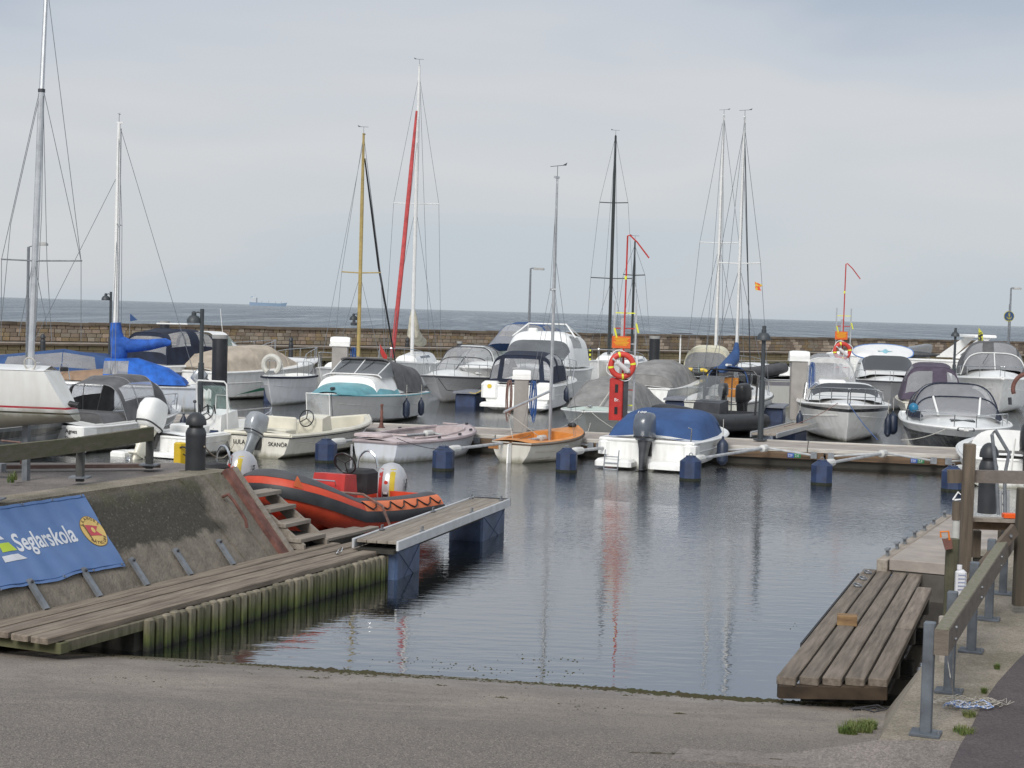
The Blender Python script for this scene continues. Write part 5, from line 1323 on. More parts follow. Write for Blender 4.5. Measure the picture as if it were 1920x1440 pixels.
# ---- S: boat with surfboard on roof
Sb = Boat('motor_cruiser', 'white cabin cruiser with dark windscreen carrying a surfboard on its roof', 'cruiser', G(1672, 716, 1.15), 190, 8.0, 2.7, 1.2, 1.35, .9, anchor='bow', rake=1.1, p_=3.0, zs=0.87)
Sb.hull(hullpaint('hull_grey_s', (.45, .45, .46))); Sb.deck(gel, None, .1, 0, .2); Sb.rub(darkgrey, .04)
canopy(Sb, [arch(.8, .8, 1.15, 1.25, 1.05, 4, .08), arch(3.6, 3.6, 1.15, 1.28, 1.10, 4, .1), arch(4.5, 3.9, 1.15, 1.32, 1.05, 4, .1), arch(5.5, 5.0, 1.08, 1.4, .32, 4, .1), arch(6.4, 6.1, .85, 1.5, .06, 3, .1)], gel, wins=((8, 12, 2, 8), (8, 12, 8, 14), (1, 8, 1, 4), (1, 8, 12, 15)), wm=glassd, ends=(True, False), name='cabin'); Sb.pulpit(.62, .98, .45, 4)
sb = Sb.world(V(.15, 3.7, 2.52))
o = thing('surfboard', 'white surfboard with blue rim lying across the dark windowed cabin roof', 'surfboard', sb, 96)
pts = [V(.40 * math.copysign(abs(math.sin(a)) ** .8, math.sin(a)), 1.22 * math.cos(a), 0) for a in [2 * PI * k / 28 for k in range(28)]]
tl = Matrix.Rotation(R(52), 3, 'Y')
obj('board', MB().loft([[tl @ (p * .85 + V(0, 0, .05)) for p in pts], [tl @ (p + V(0, 0, 0)) for p in pts], [tl @ (p * .85 - V(0, 0, .05)) for p in pts]][::-1], closed=True), mat('surfboard_white', (.62, .63, .64), .35, var=.04), o, 60)
obj('blue_rim', MB().tube([tl @ (p * 1.005) for p in pts], .025, 6, closed=True), mat('surfboard_blue', (.10, .20, .45), .4), o)
obj('printed_flower', MB().prism([tl @ (V(.0 + .07 * math.cos(a) * (1 + .6 * math.cos(4 * a)), .1 + .26 * math.sin(a) * (1 + .3 * math.cos(6 * a)), .052)) for a in [2 * PI * k / 24 for k in range(24)]], tl @ V(0, 0, .006)), mat('print_teal', (.20, .40, .48), .5), o)
o = thing('canoe', 'dark narrow canoe strapped on the roof beside the surfboard', 'canoe', Sb.world(V(-.55, 3.2, 2.42)), 98)
obj('canoe_hull', MB().tube([V(0, -1.6 + 3.2 * k / 10, .04 * abs(k - 5) / 5) for k in range(11)], [.02, .07, .12, .15, .16, .16, .16, .15, .12, .07, .02], 10), darkgrey, o); obj('canoe_seat', MB().torus((0, 0, .15), .13, .015, None, 14, 5), blackp, o)
# ---- T: sleek cruiser with radar arch
Tb = Boat('motor_cruiser', 'long low white sports cruiser with swept radar arch behind the pier lamps', 'cruiser', G(1850, 722), 262, 9.5, 3.0, 1.35, 1.6, .9, rake=1.5)
Tb.hull(hp_white); Tb.deck(gel, (.05, .5), .3, .8, .3); Tb.rub(gel, .04)
canopy(Tb, [arch(4.0, 3.6, 1.25, 1.5, .75, 3, .2), arch(7.0, 6.0, .9, 1.7, .1, 2.6, .1)], glassc, ends=(False, False), name='windscreen')
for sx in (-1, 1): Tb.part('radar_arch', MB().prism([V(sx * 1.2, 1.6, 1.5), V(sx * 1.2, 2.6, 1.5), V(sx * 1.1, .9, 2.75), V(sx * 1.1, .3, 2.75)], (-.1 * sx, 0, 0)), gel)
Tb.part('radar_arch', MB().bbox((0, .7, 2.78), (2.5, 1.3, .16), .07), gel); Tb.part('arch_window', MB().prism([V(-1.22, 1.7, 1.7), V(-1.22, 2.2, 1.7), V(-1.14, 1.1, 2.55), V(-1.14, .8, 2.55)], (-.02, 0, 0)), glassc)
# ---- U: cream wheelhouse boat with horseshoe buoys
Ub = Boat('sailing_yacht', 'cream yacht with tall cream sprayhood and yellow horseshoe buoys on its stern rail', 'yacht', G(1318, 762), 12, 8.6, 2.8, .95, 1.25, .75, zs=0.84)
Ub.hull(hullpaint('hull_shade_cream', (.45, .46, .42)), round_=True); Ub.deck(cream, (.05, .35), .25, .5); Ub.rub(cream, .03)
canopy(Ub, [arch(.9, .9, .98, 1.0, 1.65, 3.2, .10), arch(2.2, 2.2, 1.0, 1.0, 1.75, 3.2, .12), arch(3.1, 2.9, .96, 1.05, 1.35, 3, .15), arch(3.9, 3.6, .8, 1.1, .4, 3, .1)], creamc, wins=((5, 7, 1, 4), (5, 7, 12, 15)), ends=(True, False), endwins=(((2, 6, 2, 7), (6, 10, 2, 7)), ()))
canopy(Ub, [arch(3.2, 3.2, .8, 1.1, .5, 3, .15), arch(6.2, 6.0, .6, 1.2, .3, 3, .1)], cream, ends=(True, True), name='coachroof'); Ub.pulpit(.7, .98, .55, 3)
mb = MB()
for z in (1.35, 1.7): mb.tube([V(-1.15, 1.2, z), V(-1.12, 0, z), V(1.12, 0, z), V(1.15, 1.2, z)], .014, 5)
for x, y in ((-1.12, 0), (-.4, 0), (.4, 0), (1.12, 0), (-1.15, 1.2), (1.15, 1.2)): mb.tube([V(x, y, .95), V(x, y, 1.7)], .014, 5)
Ub.part('stern_rail', mb, chrome)
rig(Ub, 5.0, 1.5, 11.65, whitealu, .075, spreads=((.50, .80),), chain=.98)
Ub.part('wind_generator_pole', MB().tube([V(-.95, .1, .95), V(-.95, .1, 3.25)], .03, 6), gel); Ub.part('solar_panel', MB().box((-.9, .1, 3.28), (.75, .5, .04)), darkgrey)
for k, dx in enumerate((-.52, -.06)):
    o = thing('horseshoe_buoy', ('left of the two yellow horseshoe buoys on the cream yacht rail', 'right of the two yellow horseshoe buoys on the cream yacht rail')[k], 'buoy', Ub.world(V(dx, -.06, 1.40)), 12, 'yellow horseshoe buoys')
    obj('buoy_body', MB().torus((0, 0, 0), .22, .07, Matrix.Rotation(R(90), 3, 'X'), 16, 8, R(-110) if k else R(70), R(110) if k else R(290)), yelp, o); obj('buoy_strap', MB().box((0, -.08, .1), (.5, .01, .03)), darkgrey, o)
# ---- V: sailboat with navy hood, orange companionway
Vb = Boat('sailing_yacht', 'small white sailing yacht with navy sprayhood and orange brown companionway door', 'yacht', G(1336, 797), 17, 8.0, 2.6, .85, 1.1, .72, zs=0.87)
Vb.hull(hullpaint('hull_v', (.55, .55, .50)), round_=True); Vb.deck(gel, (.04, .42), .28, .45); Vb.rub(darkgrey, .02, -.06)
canopy(Vb, [arch(2.4, 2.7, .74, .9, 1.15, 3, .1), arch(3.2, 3.1, .72, .92, 1.1, 3, .12), arch(3.9, 3.6, .6, .98, .35, 3, .1)], navyc, wins=((5, 7, 4, 12),), ends=(False, False), name='sprayhood')
canopy(Vb, [arch(3.0, 3.0, .74, .9, .45, 4, .1), arch(5.4, 5.2, .6, 1.0, .25, 3, .1)], gel, ends=(True, True), name='coachroof', wins=((1, 3, 1, 3), (1, 3, 13, 15)), wm=glassd)
Vb.part('companionway_door', MB().bbox((0, 3.0, 1.25), (.62, .06, .75), .02), mat('orange_varnish', (.42, .17, .03), .35, var=.15)); Vb.part('hood_rim', MB().tube([arch_pt(arch(2.4, 2.7, .75, .9, 1.16, 3, .1), j / 16) for j in range(17)], .02, 6), bluec)
rig(Vb, 4.3, 1.2, 10.2, whitealu, .06, spreads=((.46, .72),), chain=.86, boom=(2.3, 2.05), cover=None); 
mb = MB(); mb.tube([V(0, 4.22, 2.95), V(0, 4.15, 2.6), V(-.05, 3.9, 2.3), V(-.15, 3.3, 2.05), V(-.2, 2.7, 1.95), V(-.2, 2.5, 1.95)], [.06, .13, .22, .22, .17, .12], 12); Vb.part('sail_cover', mb, bluec)
Vb.part('furled_forestay', MB().tube([V(0, 7.7, 1.2), V(0, 4.5, 10.8)], .02, 6), darkgrey)
mb = MB(); mb.prism([(.55, 4.2, 5.35), (.82, 4.2, 5.22), (.72, 4.2, 5.12), (.78, 4.2, 5.0), (.58, 4.2, 5.02)], (0, .01, 0)); Vb.part('courtesy_flag', mb, mat('red_yellow_flag', (.60, .07, .03), .8, col2=(.6, .45, .05), scale=8, sharp=.02))
Vb.pulpit(.75, .98, .5, 3); mb = MB(); mb.tube([V(-1.0, .6, 1.3), V(-.9, 0, 1.35), V(.9, 0, 1.35), V(1.0, .6, 1.3)], .016, 5); [mb.tube([V(x, 0, .85), V(x, 0, 1.35)], .014, 5) for x in (-.85, .85)]; Vb.part('stern_rail', mb, chrome)
outboard(Vb.t, (.35, -.25, 1.0), blackp, blackp, .9, 0); Vb.part('tiller', MB().tube([V(0, 0, .9), V(0, 1.2, 1.0)], .02, 5), boathull)
# ---- W: grey sailboat behind lamp, and dinghy on deck
Wb = Boat('motorboat', 'pale grey boat with low white cabin between lamp post and tall clear canopy', 'boat', G(1476, 765), 190 + 160, 8, 2.6, 1.1, 1.35, .8, rake=1.0)
Wb.hull(hullpaint('hull_w', (.42, .42, .40), (.16, .16, .18), .85, 1.0)); Wb.deck(gel, None, .1, 0, .12); Wb.rub(alum, .03)
canopy(Wb, [arch(1.5, 1.5, .95, 1.15, .42, 3.4, .2), arch(4.6, 4.4, .8, 1.25, .35, 3, .2)], gel, ends=(True, True), name='cabin'); Wb.pulpit(.02, .4, .5, 3, front=False); Wb.pulpit(.7, .98, .5, 3)
dg = tube_boat('inflatable_dinghy', 'dark grey inflatable dinghy hoisted beyond the pier lamp post', G(1436, 712, 1.3) , 250, 2.6, 1.35, .22, hypg, hypd, .2, .2); dg.t.location = D(1450, 704, 62); dg.t.rotation_euler = (R(-8), R(12), -R(238))
# ---- X: small dark inflatable, left of cream yacht
dg2 = tube_boat('inflatable_dinghy', 'black inflatable dinghy lying low between grey cover boat and cream yacht', G(1268, 690, 0), 95, 2.4, 1.3, .22, hypd, hypd, .2, .2); dg2.t.location = D(1258, 708, 62)
# ---- Y: flybridge cruiser
Yb = Boat('motor_cruiser', 'tall white cabin cruiser with roof rail and wide windscreen rising behind the navy canopy boat', 'cruiser', G(978, 715, .9), 190, 9.5, 3.1, 1.5, 1.75, .9, anchor='bow', rake=1.0, p_=3.0, zs=0.79)
Yb.hull(hp_white); Yb.deck(gel, None, .1, 0, .2); Yb.rub(gel, .05); 
canopy(Yb, [arch(1.0, 1.0, 1.38, 1.6, 1.55, 4, .08), arch(4.4, 4.4, 1.40, 1.65, 1.75, 3.6, .1), arch(5.6, 5.0, 1.40, 1.7, 1.68, 3.6, .1), arch(6.2, 5.6, 1.36, 1.72, 1.25, 4, .1), arch(7.2, 6.6, 1.2, 1.8, .30, 4, .1)], gel, wins=((12, 16, 1, 5), (12, 16, 5, 11), (12, 16, 11, 15), (2, 8, 1, 4), (2, 8, 12, 15)), wm=glassc, ends=(True, False), name='cabin')
mb = MB(); mb.tube([V(-1.25, 4.6, 3.1), V(-.75, 3.8, 3.75), V(.75, 3.8, 3.75), V(1.25, 4.6, 3.1)], .035, 6); mb.tube([V(-1.1, 2.0, 3.1), V(-.75, 3.8, 3.75)], .03, 6); mb.tube([V(1.1, 2.0, 3.1), V(.75, 3.8, 3.75)], .03, 6); Yb.part('roof_rail', mb, gel)
Yb.part('searchlight', MB().bbox((.4, 4.8, 3.45), (.35, .3, .18), .05), gel); Yb.pulpit(.6, .98, .5, 4)
# ---- Z: blue-topped cruiser
Zb = Boat('motor_cruiser', 'white cruiser with raised royal blue canopy and clear front panels', 'cruiser', G(870, 708, .9), 204, 8.8, 2.9, 1.4, 1.6, .9, anchor='bow', rake=1.0, p_=3.0, zs=0.82)
Zb.hull(hullpaint('hull_z', (.55, .55, .55))); Zb.deck(gel, None, .1, 0, .3); Zb.rub(gel, .04); Zb.pulpit(.6, .98, .5, 5)
canopy(Zb, [arch(1.2, 1.6, 1.2, 2.2, 1.2, 3.4, .12), arch(2.8, 2.8, 1.22, 2.2, 1.45, 3.4, .14), arch(3.9, 3.4, 1.22, 2.2, 1.35, 3.4, .14), arch(4.8, 4.4, 1.20, 2.2, .40, 3.4, .12)], bluec, wins=((1, 7, 1, 5), (1, 7, 11, 15), (8, 12, 2, 14)), ends=(True, False))
canopy(Zb, [arch(1.2, 1.2, 1.25, 1.5, .75, 3.4, .1), arch(4.4, 4.2, 1.24, 1.5, .72, 3.4, .1), arch(6.0, 5.6, 1.0, 1.6, .2, 3, .1)], gel, wins=((4, 8, 1, 5), (4, 8, 5, 11), (4, 8, 11, 15)), wm=glassg, ends=(True, False), name='cabin')
# ---- AA: black canopy cabin boat
Ab = Boat('cabin_boat', 'white cabin boat with tall black canopy and small blue pennant behind the blue covered yacht', 'cabin boat', G(256, 744), 36, 7.0, 2.8, 1.15, 1.5, .9, rake=1.0)
Ab.hull(hullpaint('hull_white_navyline', WHITE, (.02, .03, .07), .78, .92)); Ab.deck(gel, (.05, .5), .25, .6); Ab.rub(gel, .04)
canopy(Ab, [arch(.3, .5, 1.2, 1.2, 1.10, 3.4, .08), arch(1.3, 1.3, 1.2, 1.2, 1.24, 3.4, .10), arch(2.3, 2.2, 1.17, 1.22, 1.20, 3.4, .10), arch(3.0, 2.8, 1.13, 1.25, 1.0, 3.4, .10)], navyc, wins=((1, 5, 11, 15), (7, 11, 11, 15), (1, 5, 1, 5), (7, 11, 1, 5)), ends=(True, False), endwins=(((2, 10, 3, 7),), ()))
canopy(Ab, [arch(2.85, 2.85, 1.12, 1.22, 1.12, 3.6, .1), arch(3.8, 3.6, 1.08, 1.28, 1.08, 3.4, .12), arch(5.0, 4.5, .9, 1.4, .2, 3, .1)], gel, wins=((4, 8, 2, 8), (4, 8, 8, 14), (1, 4, 12, 15), (1, 4, 1, 4)), wm=glassg, ends=(False, False), name='wheelhouse')
Ab.pulpit(.7, .98, .55, 3); Ab.part('aerial', MB().tube([V(1.1, 3.2, 1.3), V(1.0, 3.0, 3.2)], .012, 4), gel)
Ab.part('pennant_staff', MB().tube([V(-.9, .4, 2.1), V(-.9, .4, 2.95)], .012, 4), chrome); mb = MB(); mb.prism([(-.9, .4, 2.95), (-.5, .4, 2.72), (-.88, .4, 2.66)], (0, .01, 0)); Ab.part('pennant', mb, bluec)
Ab.part('radar_bar', MB().tube([V(-.7, 1.5, 2.6), V(.9, 1.5, 2.62)], .03, 6), gel)
text('Malibu II' if 0 else 'Matilda II', .20, letter, Ab.t, (1.30, 3.6, 1.15), (0, 1, 0), (0, 0, 1))
o = obj('red_ensign', MB().prism([Ab.world(V(-1.2, -.15, 2.4)), Ab.world(V(-1.05, -.15, 2.0)), Ab.world(V(-.98, -.15, 1.2)), Ab.world(V(-1.18, -.15, 1.1)), Ab.world(V(-1.22, -.15, 1.7))], (0, .015, 0)), mat('red_white_flag', (.42, .02, .03), .8, col2=(.6, .6, .6), scale=3, sharp=.02, blotch=.62)); tag(o, 'hanging red and white flag at the stern of the black canopy boat', 'flag')
# ---- BB: beige cover
Bb = Boat('motor_cruiser', 'white cruiser under a beige cover moored behind the thick black pile', 'cruiser', G(362, 748), 35, 6.5, 2.6, 1.0, 1.38, .9, rake=1.1)
Bb.hull(hullpaint('hull_bb', WHITE)); Bb.deck(gel, None, .1, 0, .1); Bb.rub(gel, .05)
canopy(Bb, [arch(.1, .1, 1.15, .95, .20, 3, .1), arch(.5, .7, 1.2, 1.0, .58, 3, .12), arch(2.0, 2.0, 1.2, 1.02, .82, 3, .15), arch(3.3, 3.2, 1.16, 1.05, .84, 3, .16), arch(3.8, 3.8, 1.05, 1.1, .55, 3, .16), arch(4.5, 4.4, .9, 1.15, .22, 3, .1)], beigec, ends=(True, False), name='boat_cover')
canopy(Bb, [arch(3.8, 3.8, .95, 1.12, .36, 3, .15), arch(5.6, 5.4, .5, 1.3, .12, 3, .1)], gel, ends=(True, False), name='cabin'); Bb.pulpit(.75, .98, .45, 3)
Bb.part('green_flash', MB().prism([V(1.20, .9, .18), V(1.26, 2.6, .35), V(1.24, 2.9, .55)], (.02, 0, 0)), mat('dark_green_vinyl', (.02, .10, .06), .4))
# ---- CC: blue boom cover yacht
Cb = Boat('sailing_yacht', 'small pale grey sailing yacht with bright blue boom cover and blue tent over cockpit', 'yacht', G(372, 768), 262, 5.7, 2.0, .75, .9, .7)
Cb.hull(hullpaint('hull_cc', (.50, .53, .58)), round_=True); Cb.deck(gel, (.04, .4), .25, .4); Cb.rub(alum, .04)
canopy(Cb, [arch(.35, .5, .8, .8, .2, 2.4, .1), arch(.8, .95, .88, .8, .50, 2.2, .3), arch(1.9, 1.9, .9, .82, .78, 2.2, .3), arch(2.9, 2.9, .88, .84, .74, 2.2, .25)], tealcanv, wins=((9, 12, 1, 5), (9, 12, 11, 15)), ends=(True, True), name='cockpit_tent')
canopy(Cb, [arch(2.8, 2.8, .7, .85, .4, 3.4, .2), arch(4.6, 4.4, .4, .9, .2, 3, .2)], mat('brown_cabin_trim', (.25, .16, .10), .6), ends=(True, True), name='coachroof')
rig(Cb, 2.62, 1.0, 8.95, whitealu, .085, spreads=((.60, .62),), chain=.8)
mb = MB(); mb.tube([V(0, 2.62, 2.70), V(0, 2.60, 2.4), V(0, 2.5, 1.9), V(0, 2.5, 1.6), V(0, 2.5, 1.5)], [.16, .19, .26, .26, .2], 12); mb.tube([V(0, 2.5, 2.05), V(0, 2.2, 1.98), V(0, 1.6, 2.02), V(0, 1.05, 2.12), V(0, .9, 2.1)], [.26, .22, .18, .13, .07], 12); Cb.part('sail_cover', mb, brightblue)
Cb.part('lacing', MB().tube([V(.20, 2.75, 2.65), V(.30, 2.75, 2.2), V(.32, 2.7, 1.5)], .02, 5), ropew)
outboard(Cb.t, (-.2, -.25, .85), MATS['silver_cowl'], darkgrey, .85, 55)
mb = MB()
for x in (3.9, 4.7): mb.tube([V(-.7, x, .9), V(-.65, x + .1, 1.4), V(-.5, x + .3, 1.4), V(-.5, x + .4, .9)], .02, 5)
Cb.part('bow_rail', mb, chrome)
# ---- DD: two boats with blue covers far left
for k, (px, py, hh, LL, lab, wl) in enumerate(((-50, 740, 78, 7.0, 'cabin cruiser with blue canopy and clear windows behind the trailer yacht', 1), (112, 738, 70, 3.4, 'small boat under dark blue cover beside the timber quay at left', 0))):
    q = Boat('motorboat', lab, 'boat', G(px, py), hh, LL, 2.4, .9, 1.0, .85, zs=.72); q.hull(hp_grey); q.deck(gel, None)
    if wl: canopy(q, [arch(.3, .6, 1.1, .95, .95, 2.2, .2), arch(3.0, 3.0, 1.1, 1.0, 1.30, 2.2, .25), arch(4.6, 4.4, 1.05, 1.0, 1.0, 2.2, .25), arch(6.2, 6.0, .8, 1.05, .3, 2.8, .1)], bluec, wins=((1, 7, 1, 5), (8, 11, 1, 5)), ends=(True, False))
    else: canopy(q, [arch(.0, .0, 1.1, .9, 1.25, 2.6, .2), arch(1.6, 1.6, 1.1, .9, 1.15, 2.4, .3), arch(3.1, 3.0, .7, .95, .6, 2.2, .2), arch(3.9, 3.8, .4, 1.0, .1, 2.2, .2)], mat('deep_blue_canvas', (.02, .05, .15), .85, var=.25, bump=.02, bscale=5), ends=(True, False), name='boat_cover')
# ---- EE: small boat with white horseshoe behind beige boat
q = Boat('motorboat', 'small grey boat with navy gunwale and white horseshoe buoy left of the turquoise boat', 'boat', G(562, 752), 190, 3.6, 1.4, .95, 1.0, .9); q.hull(hullpaint('hull_ee', (.60, .61, .63))); q.deck(gel, (.1, .8), .2, .4); q.rub(navyc, .04)
q.part('horseshoe_buoy', MB().torus(V(-.1, 3.5, 1.40), .28, .09, Matrix.Rotation(R(90), 3, 'X'), 18, 8, R(-60), R(240)), mat('white_buoy', (.58, .57, .52), .6)); q.pulpit(.1, .6, .5, 3, front=False)
# ---- hidden-hull sailing yachts
for (px, py, hh, LL, BB, ym, Hm, mm, rr, sp, ch, bk, lab, pxm) in (
    (645, 742, 196, 7.5, 2.4, 3.7, 10.0, mat('yellow_varnished_mast', (.36, .27, .10), .45, var=.12), .075, ((.40, .80),), .97, True, 'sailing yacht with yellow wooden mast and dark furled forestay behind the turquoise boat', 670),
    (752, 722, 187, 9.5, 2.9, 4.6, 14.15, whitealu, .085, ((.53, 1.02),), .75, True, 'sailing yacht with red furled foresail and cream sail cover', 771),
    (1140, 716, 190, 9.0, 2.8, 4.6, 12.35, mat('black_mast_paint', (.03, .035, .035), .4), .085, ((.36, 1.05), (.70, .72)), .98, True, 'sailing yacht with tall black double spreader mast behind the grey tarpaulin boat', 1140),
    (1182, 724, 190, 6.8, 2.2, 3.4, 6.9, MATS.get('black_mast_paint'), .06, ((.72, .52),), .95, True, 'smaller yacht with short black mast just right of the red pole', 1182)):
    mm = mm or MATS['black_mast_paint']
    bp_ = Boat('sailing_yacht', lab, 'yacht', G(px, py), hh, LL, BB, .95, 1.2, .65)
    # slide it so that the mast stands at its surveyed bearing
    m0 = G(pxm, py); off = bp_.world(V(0, ym, 0)) - bp_.t.location; bp_.t.location = m0 - off
    bp_.hull(hp_white, round_=True); bp_.deck(gel, (.05, .35), .25, .5); bp_.rub(gel, .02)
    canopy(bp_, [arch(2.5, 2.5, .8, 1.0, .45, 3.4, .2), arch(6.0, 5.8, .5, 1.1, .25, 3, .2)], gel, ends=(True, True), name='coachroof', wins=((1, 3, 1, 3), (1, 3, 13, 15)), wm=glassd)
    rig(bp_, ym, 1.2, Hm, mm, rr, spreads=sp, chain=ch, wire=galv); bp_.pulpit(.75, .98, .55, 3)
    if pxm == 670: bp_.part('furled_sail', MB().tube([V(-.35, .5, 1.2), V(-.18, 2.2, 5.0), V(-.02, ym - .12, 9.1)], [.03, .045, .03], 6), blackp)
    if pxm == 771:
        bp_.part('furled_foresail', MB().tube([V(.0, 9.1, 1.35), V(0, 8.6, 2.4), V(0, 7.35, 5.6), V(0, 5.9, 9.6), V(0, 5.0, 12.1)], [.09, .095, .10, .09, .05], 8), mat('red_sail_strip', (.42, .06, .06), .8, var=.15))
        mb = MB(); mb.tube([V(0, ym - .02, 3.4), V(0, ym - .1, 3.0), V(0, ym - .25, 2.3), V(-.1, 3.4, 1.95), V(-.1, 2.6, 1.9), V(-.1, 2.4, 1.9)], [.08, .18, .30, .26, .20, .1], 12); bp_.part('sail_cover', mb, mat('cream_sail_cover', (.50, .47, .38), .9, var=.15, bump=.03, bscale=5))
# ---- yacht on its trailer, left edge
yb = Boat('keelboat', 'slim white keelboat with red and black stripes standing on a trailer at the left edge', 'keelboat', D(134, 735, 18.2), 287, 8.0, 1.5, .56, .75, .42, z0=2.03, rake=.3, p_=2.0)
yb.t.location.z = 2.03
secs = []
for i in range(17):
    t = i / 16; w = .10 + .62 * math.sin(min(1, t * 1.35 + .06) * PI / 2) if t < .6 else .75 * (1 - ((t - .6) / .4) ** 2) + .01
    zk = -.02 - .42 * math.sin(min(1, t * 1.7) * PI / 2) + (.5 * max(0, t - .7) ** 1.3 * 3)
    zs = .54 + .02 * t
    y = 8 * t; sec = []
    for k in range(11):
        a = PI * k / 10; x = w * math.cos(a); sx = math.copysign(abs(math.cos(a)) ** .7, math.cos(a)) * w
        
        sec.append(V(sx, y + (.26 - .36 * math.sin(a) if i == 0 else (.12 if i == 0 else 0)), zs - (zs - zk) * math.sin(a) ** 1.0))
    secs.append(sec)
obj('hull', MB().loft(secs, caps=(True, True)), zbands('keelboat_paint', [(-.6, (.55, .55, .53)), (.055, (.60, .60, .57)), (.075, (.015, .015, .02)), (.115, (.62, .62, .60)), (.138, (.40, .03, .05)), (9, (.66, .66, .64))], .3), yb.t, 50)
obj('deck', MB().loft([[V(-(.10 + .62 * math.sin(min(1, t * 1.35 + .06) * PI / 2)) * .98, 8 * t + .27 * (t == 0), .545 + .02 * t), V(0, 8 * t + .27 * (t == 0), .60), V((.10 + .62 * math.sin(min(1, t * 1.35 + .06) * PI / 2)) * .98, 8 * t + .27 * (t == 0), .545 + .02 * t)] for t in (0, .1, .2, .3, .4, .5, .6)], caps=(False, False)), gel, yb.t)
m0 = D(58, 690, 18.5); lm = (Matrix.Rotation(R(287), 4, 'Z') @ (m0 - yb.t.location))
mast_top = D(90, -90, 18.9)
def yl(p): return Matrix.Rotation(R(287), 4, 'Z') @ (Vector(p) - yb.t.location)
a, c = yl(D(57, 700, 18.5)), yl(D(78, 170, 18.8)); tp = yl(mast_top)
obj('mast', MB().tube([a, c], [.038, .036], 10), alum, yb.t); obj('mast', MB().tube([c, tp], [.030, .022], 8), alum, yb.t); obj('mast_joint', MB().tube([c - V(0, 0, .02), c + V(0, 0, .02)], .042, 8), darkgrey, yb.t)
for q, w in ((-62, 0), (90, 0)):
    tip = yl(D(64 + q, 486 + (3 if q > 0 else 0), 18.6)); root = yl(D(64, 489, 18.6)); obj('spreader', MB().tube([root, tip], .009, 5), galv, yb.t)
for pts in ([(2, 640), (3, 486), (73, 175)], [(152, 640), (152, 489), (83, 175)], [(152, 489), (92, 2), (90, -60)], [(97, 640), (88, 489), (81, 180)], [(35, 630), (60, 500)], [(88, 610), (66, 500)], [(66, 640), (78, 400), (82, 180)], [(3, 600), (20, 420), (72, 190)]):
    obj('stay', MB().tube([yl(D(x, y, 18.55)) for x, y in pts], .0045, 4), galv, yb.t)
obj('mast_ring', MB().torus(yl(D(56, 682, 18.2)), .072, .010, Matrix.Rotation(R(80), 3, 'Y') @ Matrix.Rotation(0, 3, 'X'), 20, 6), ropew, yb.t)
obj('transom_hatch', MB().cyl(V(0, -.10, .16), V(0, .02, .18), .035), blackp, yb.t)
obj('stern_fitting', MB().bbox((.22, .24, .56), (.10, .06, .05), .01), blackp, yb.t); obj('deck_winch', MB().tube([V(.62, 3.4, .50), V(.62, 2.75, .50)], [.05, .035], 8), blackp, yb.t)
tr = thing('boat_trailer', 'galvanised trailer frame under the slim white keelboat', 'trailer', V(-6.2, 18.4, 1.3), 287)
obj('trailer_post', MB().box(V(0, .0, .25), (.07, .07, 1.1)), galv, tr); obj('trailer_beam', MB().box((0, 1.9, .05), (.10, 3.2, .10)), galv, tr)
tr.location = D(50, 800, 18.6); tr.location.z = 1.35
# dark boat at the left edge under it
q = Boat('motorboat', 'dark grey hulled boat half cut off by the left edge below the keelboat', 'boat', G(-110, 868), 18, 4.6, 1.9, .75, .9, .9); q.hull(hullpaint('hull_dark_grey', (.10, .11, .12), (.02, .02, .02), .45, .62)); q.deck(deckgrey, (.1, .7), .2, .2); q.rub(gel, .03)
canopy(q, [arch(.8, .8, .8, .8, .4, 2.6, .2), arch(2.8, 2.8, .8, .85, .5, 2.6, .2), arch(4.2, 4.0, .4, .9, .1, 2.6, .2)], charc, ends=(True, False), name='cover')

# ---- orange RIB alongside the jetty
Or = tube_boat('rib_boat', 'orange and black rigid inflatable rescue boat moored inside the floating jetty', V(-1.92, 24.35, 0), 205, 3.35, 1.85, .26, hypor, hypor, .36, .56)
def band(b, ang0, ang1, i0, i1, m, name, off=.008, r=None):
    """a strip laid along the tube between two angles (0 = outermost, 90 = top)"""
    r = (r or b.r) + off; pts = b.pts; secs = []
    for i in range(i0, i1 + 1):
        d = (pts[min(i + 1, len(pts) - 1)] - pts[max(i - 1, 0)]).normalized(); out = d.cross(V(0, 0, 1)).normalized(); upv = out.cross(d).normalized()
        secs.append([pts[i] + out * r * math.cos(R(a)) + upv * r * math.sin(R(a)) for a in [ang0 + (ang1 - ang0) * k / 6 for k in range(7)]])
    return obj(name, MB().loft(secs, caps=(False, False)), m, b.t, 60)
nP = len(Or.pts)
band(Or, -12, 20, 1, nP - 2, hypd, 'rubbing_strake', .022)
band(Or, 45, 112, 8, nP - 8, hypg, 'grey_top_patch', .008); band(Or, 21, 44, 8, nP - 8, hypor, 'orange_bow_patch', .006)
band(Or, 62, 110, 1, 8, hypg, 'grey_side_patch', .006); band(Or, 62, 110, nP - 8, nP - 2, hypg, 'grey_side_patch', .006)
band(Or, 21, 61, 1, 8, hyporl, 'orange_side_patch', .006); band(Or, 21, 61, nP - 8, nP - 2, hyporl, 'orange_side_patch', .006)
for i in (11, nP // 2 - 2, nP // 2 + 2, nP - 12):
    p0 = Or.pts[i]; d = (Or.pts[i + 1] - Or.pts[i - 1]).normalized(); out = d.cross(V(0, 0, 1)).normalized()
    def tp_(s, a): return p0 + d * s + out * (Or.r + .016) * math.cos(R(a)) + V(0, 0, 1) * (Or.r + .016) * math.sin(R(a))
    obj('orange_triangle', MB().loft([[tp_(-.07, 25), tp_(.07, 25)], [tp_(-.04, 45), tp_(.04, 45)], [tp_(-.005, 68), tp_(.005, 68)]], caps=(False, False)), hyporl, Or.t)
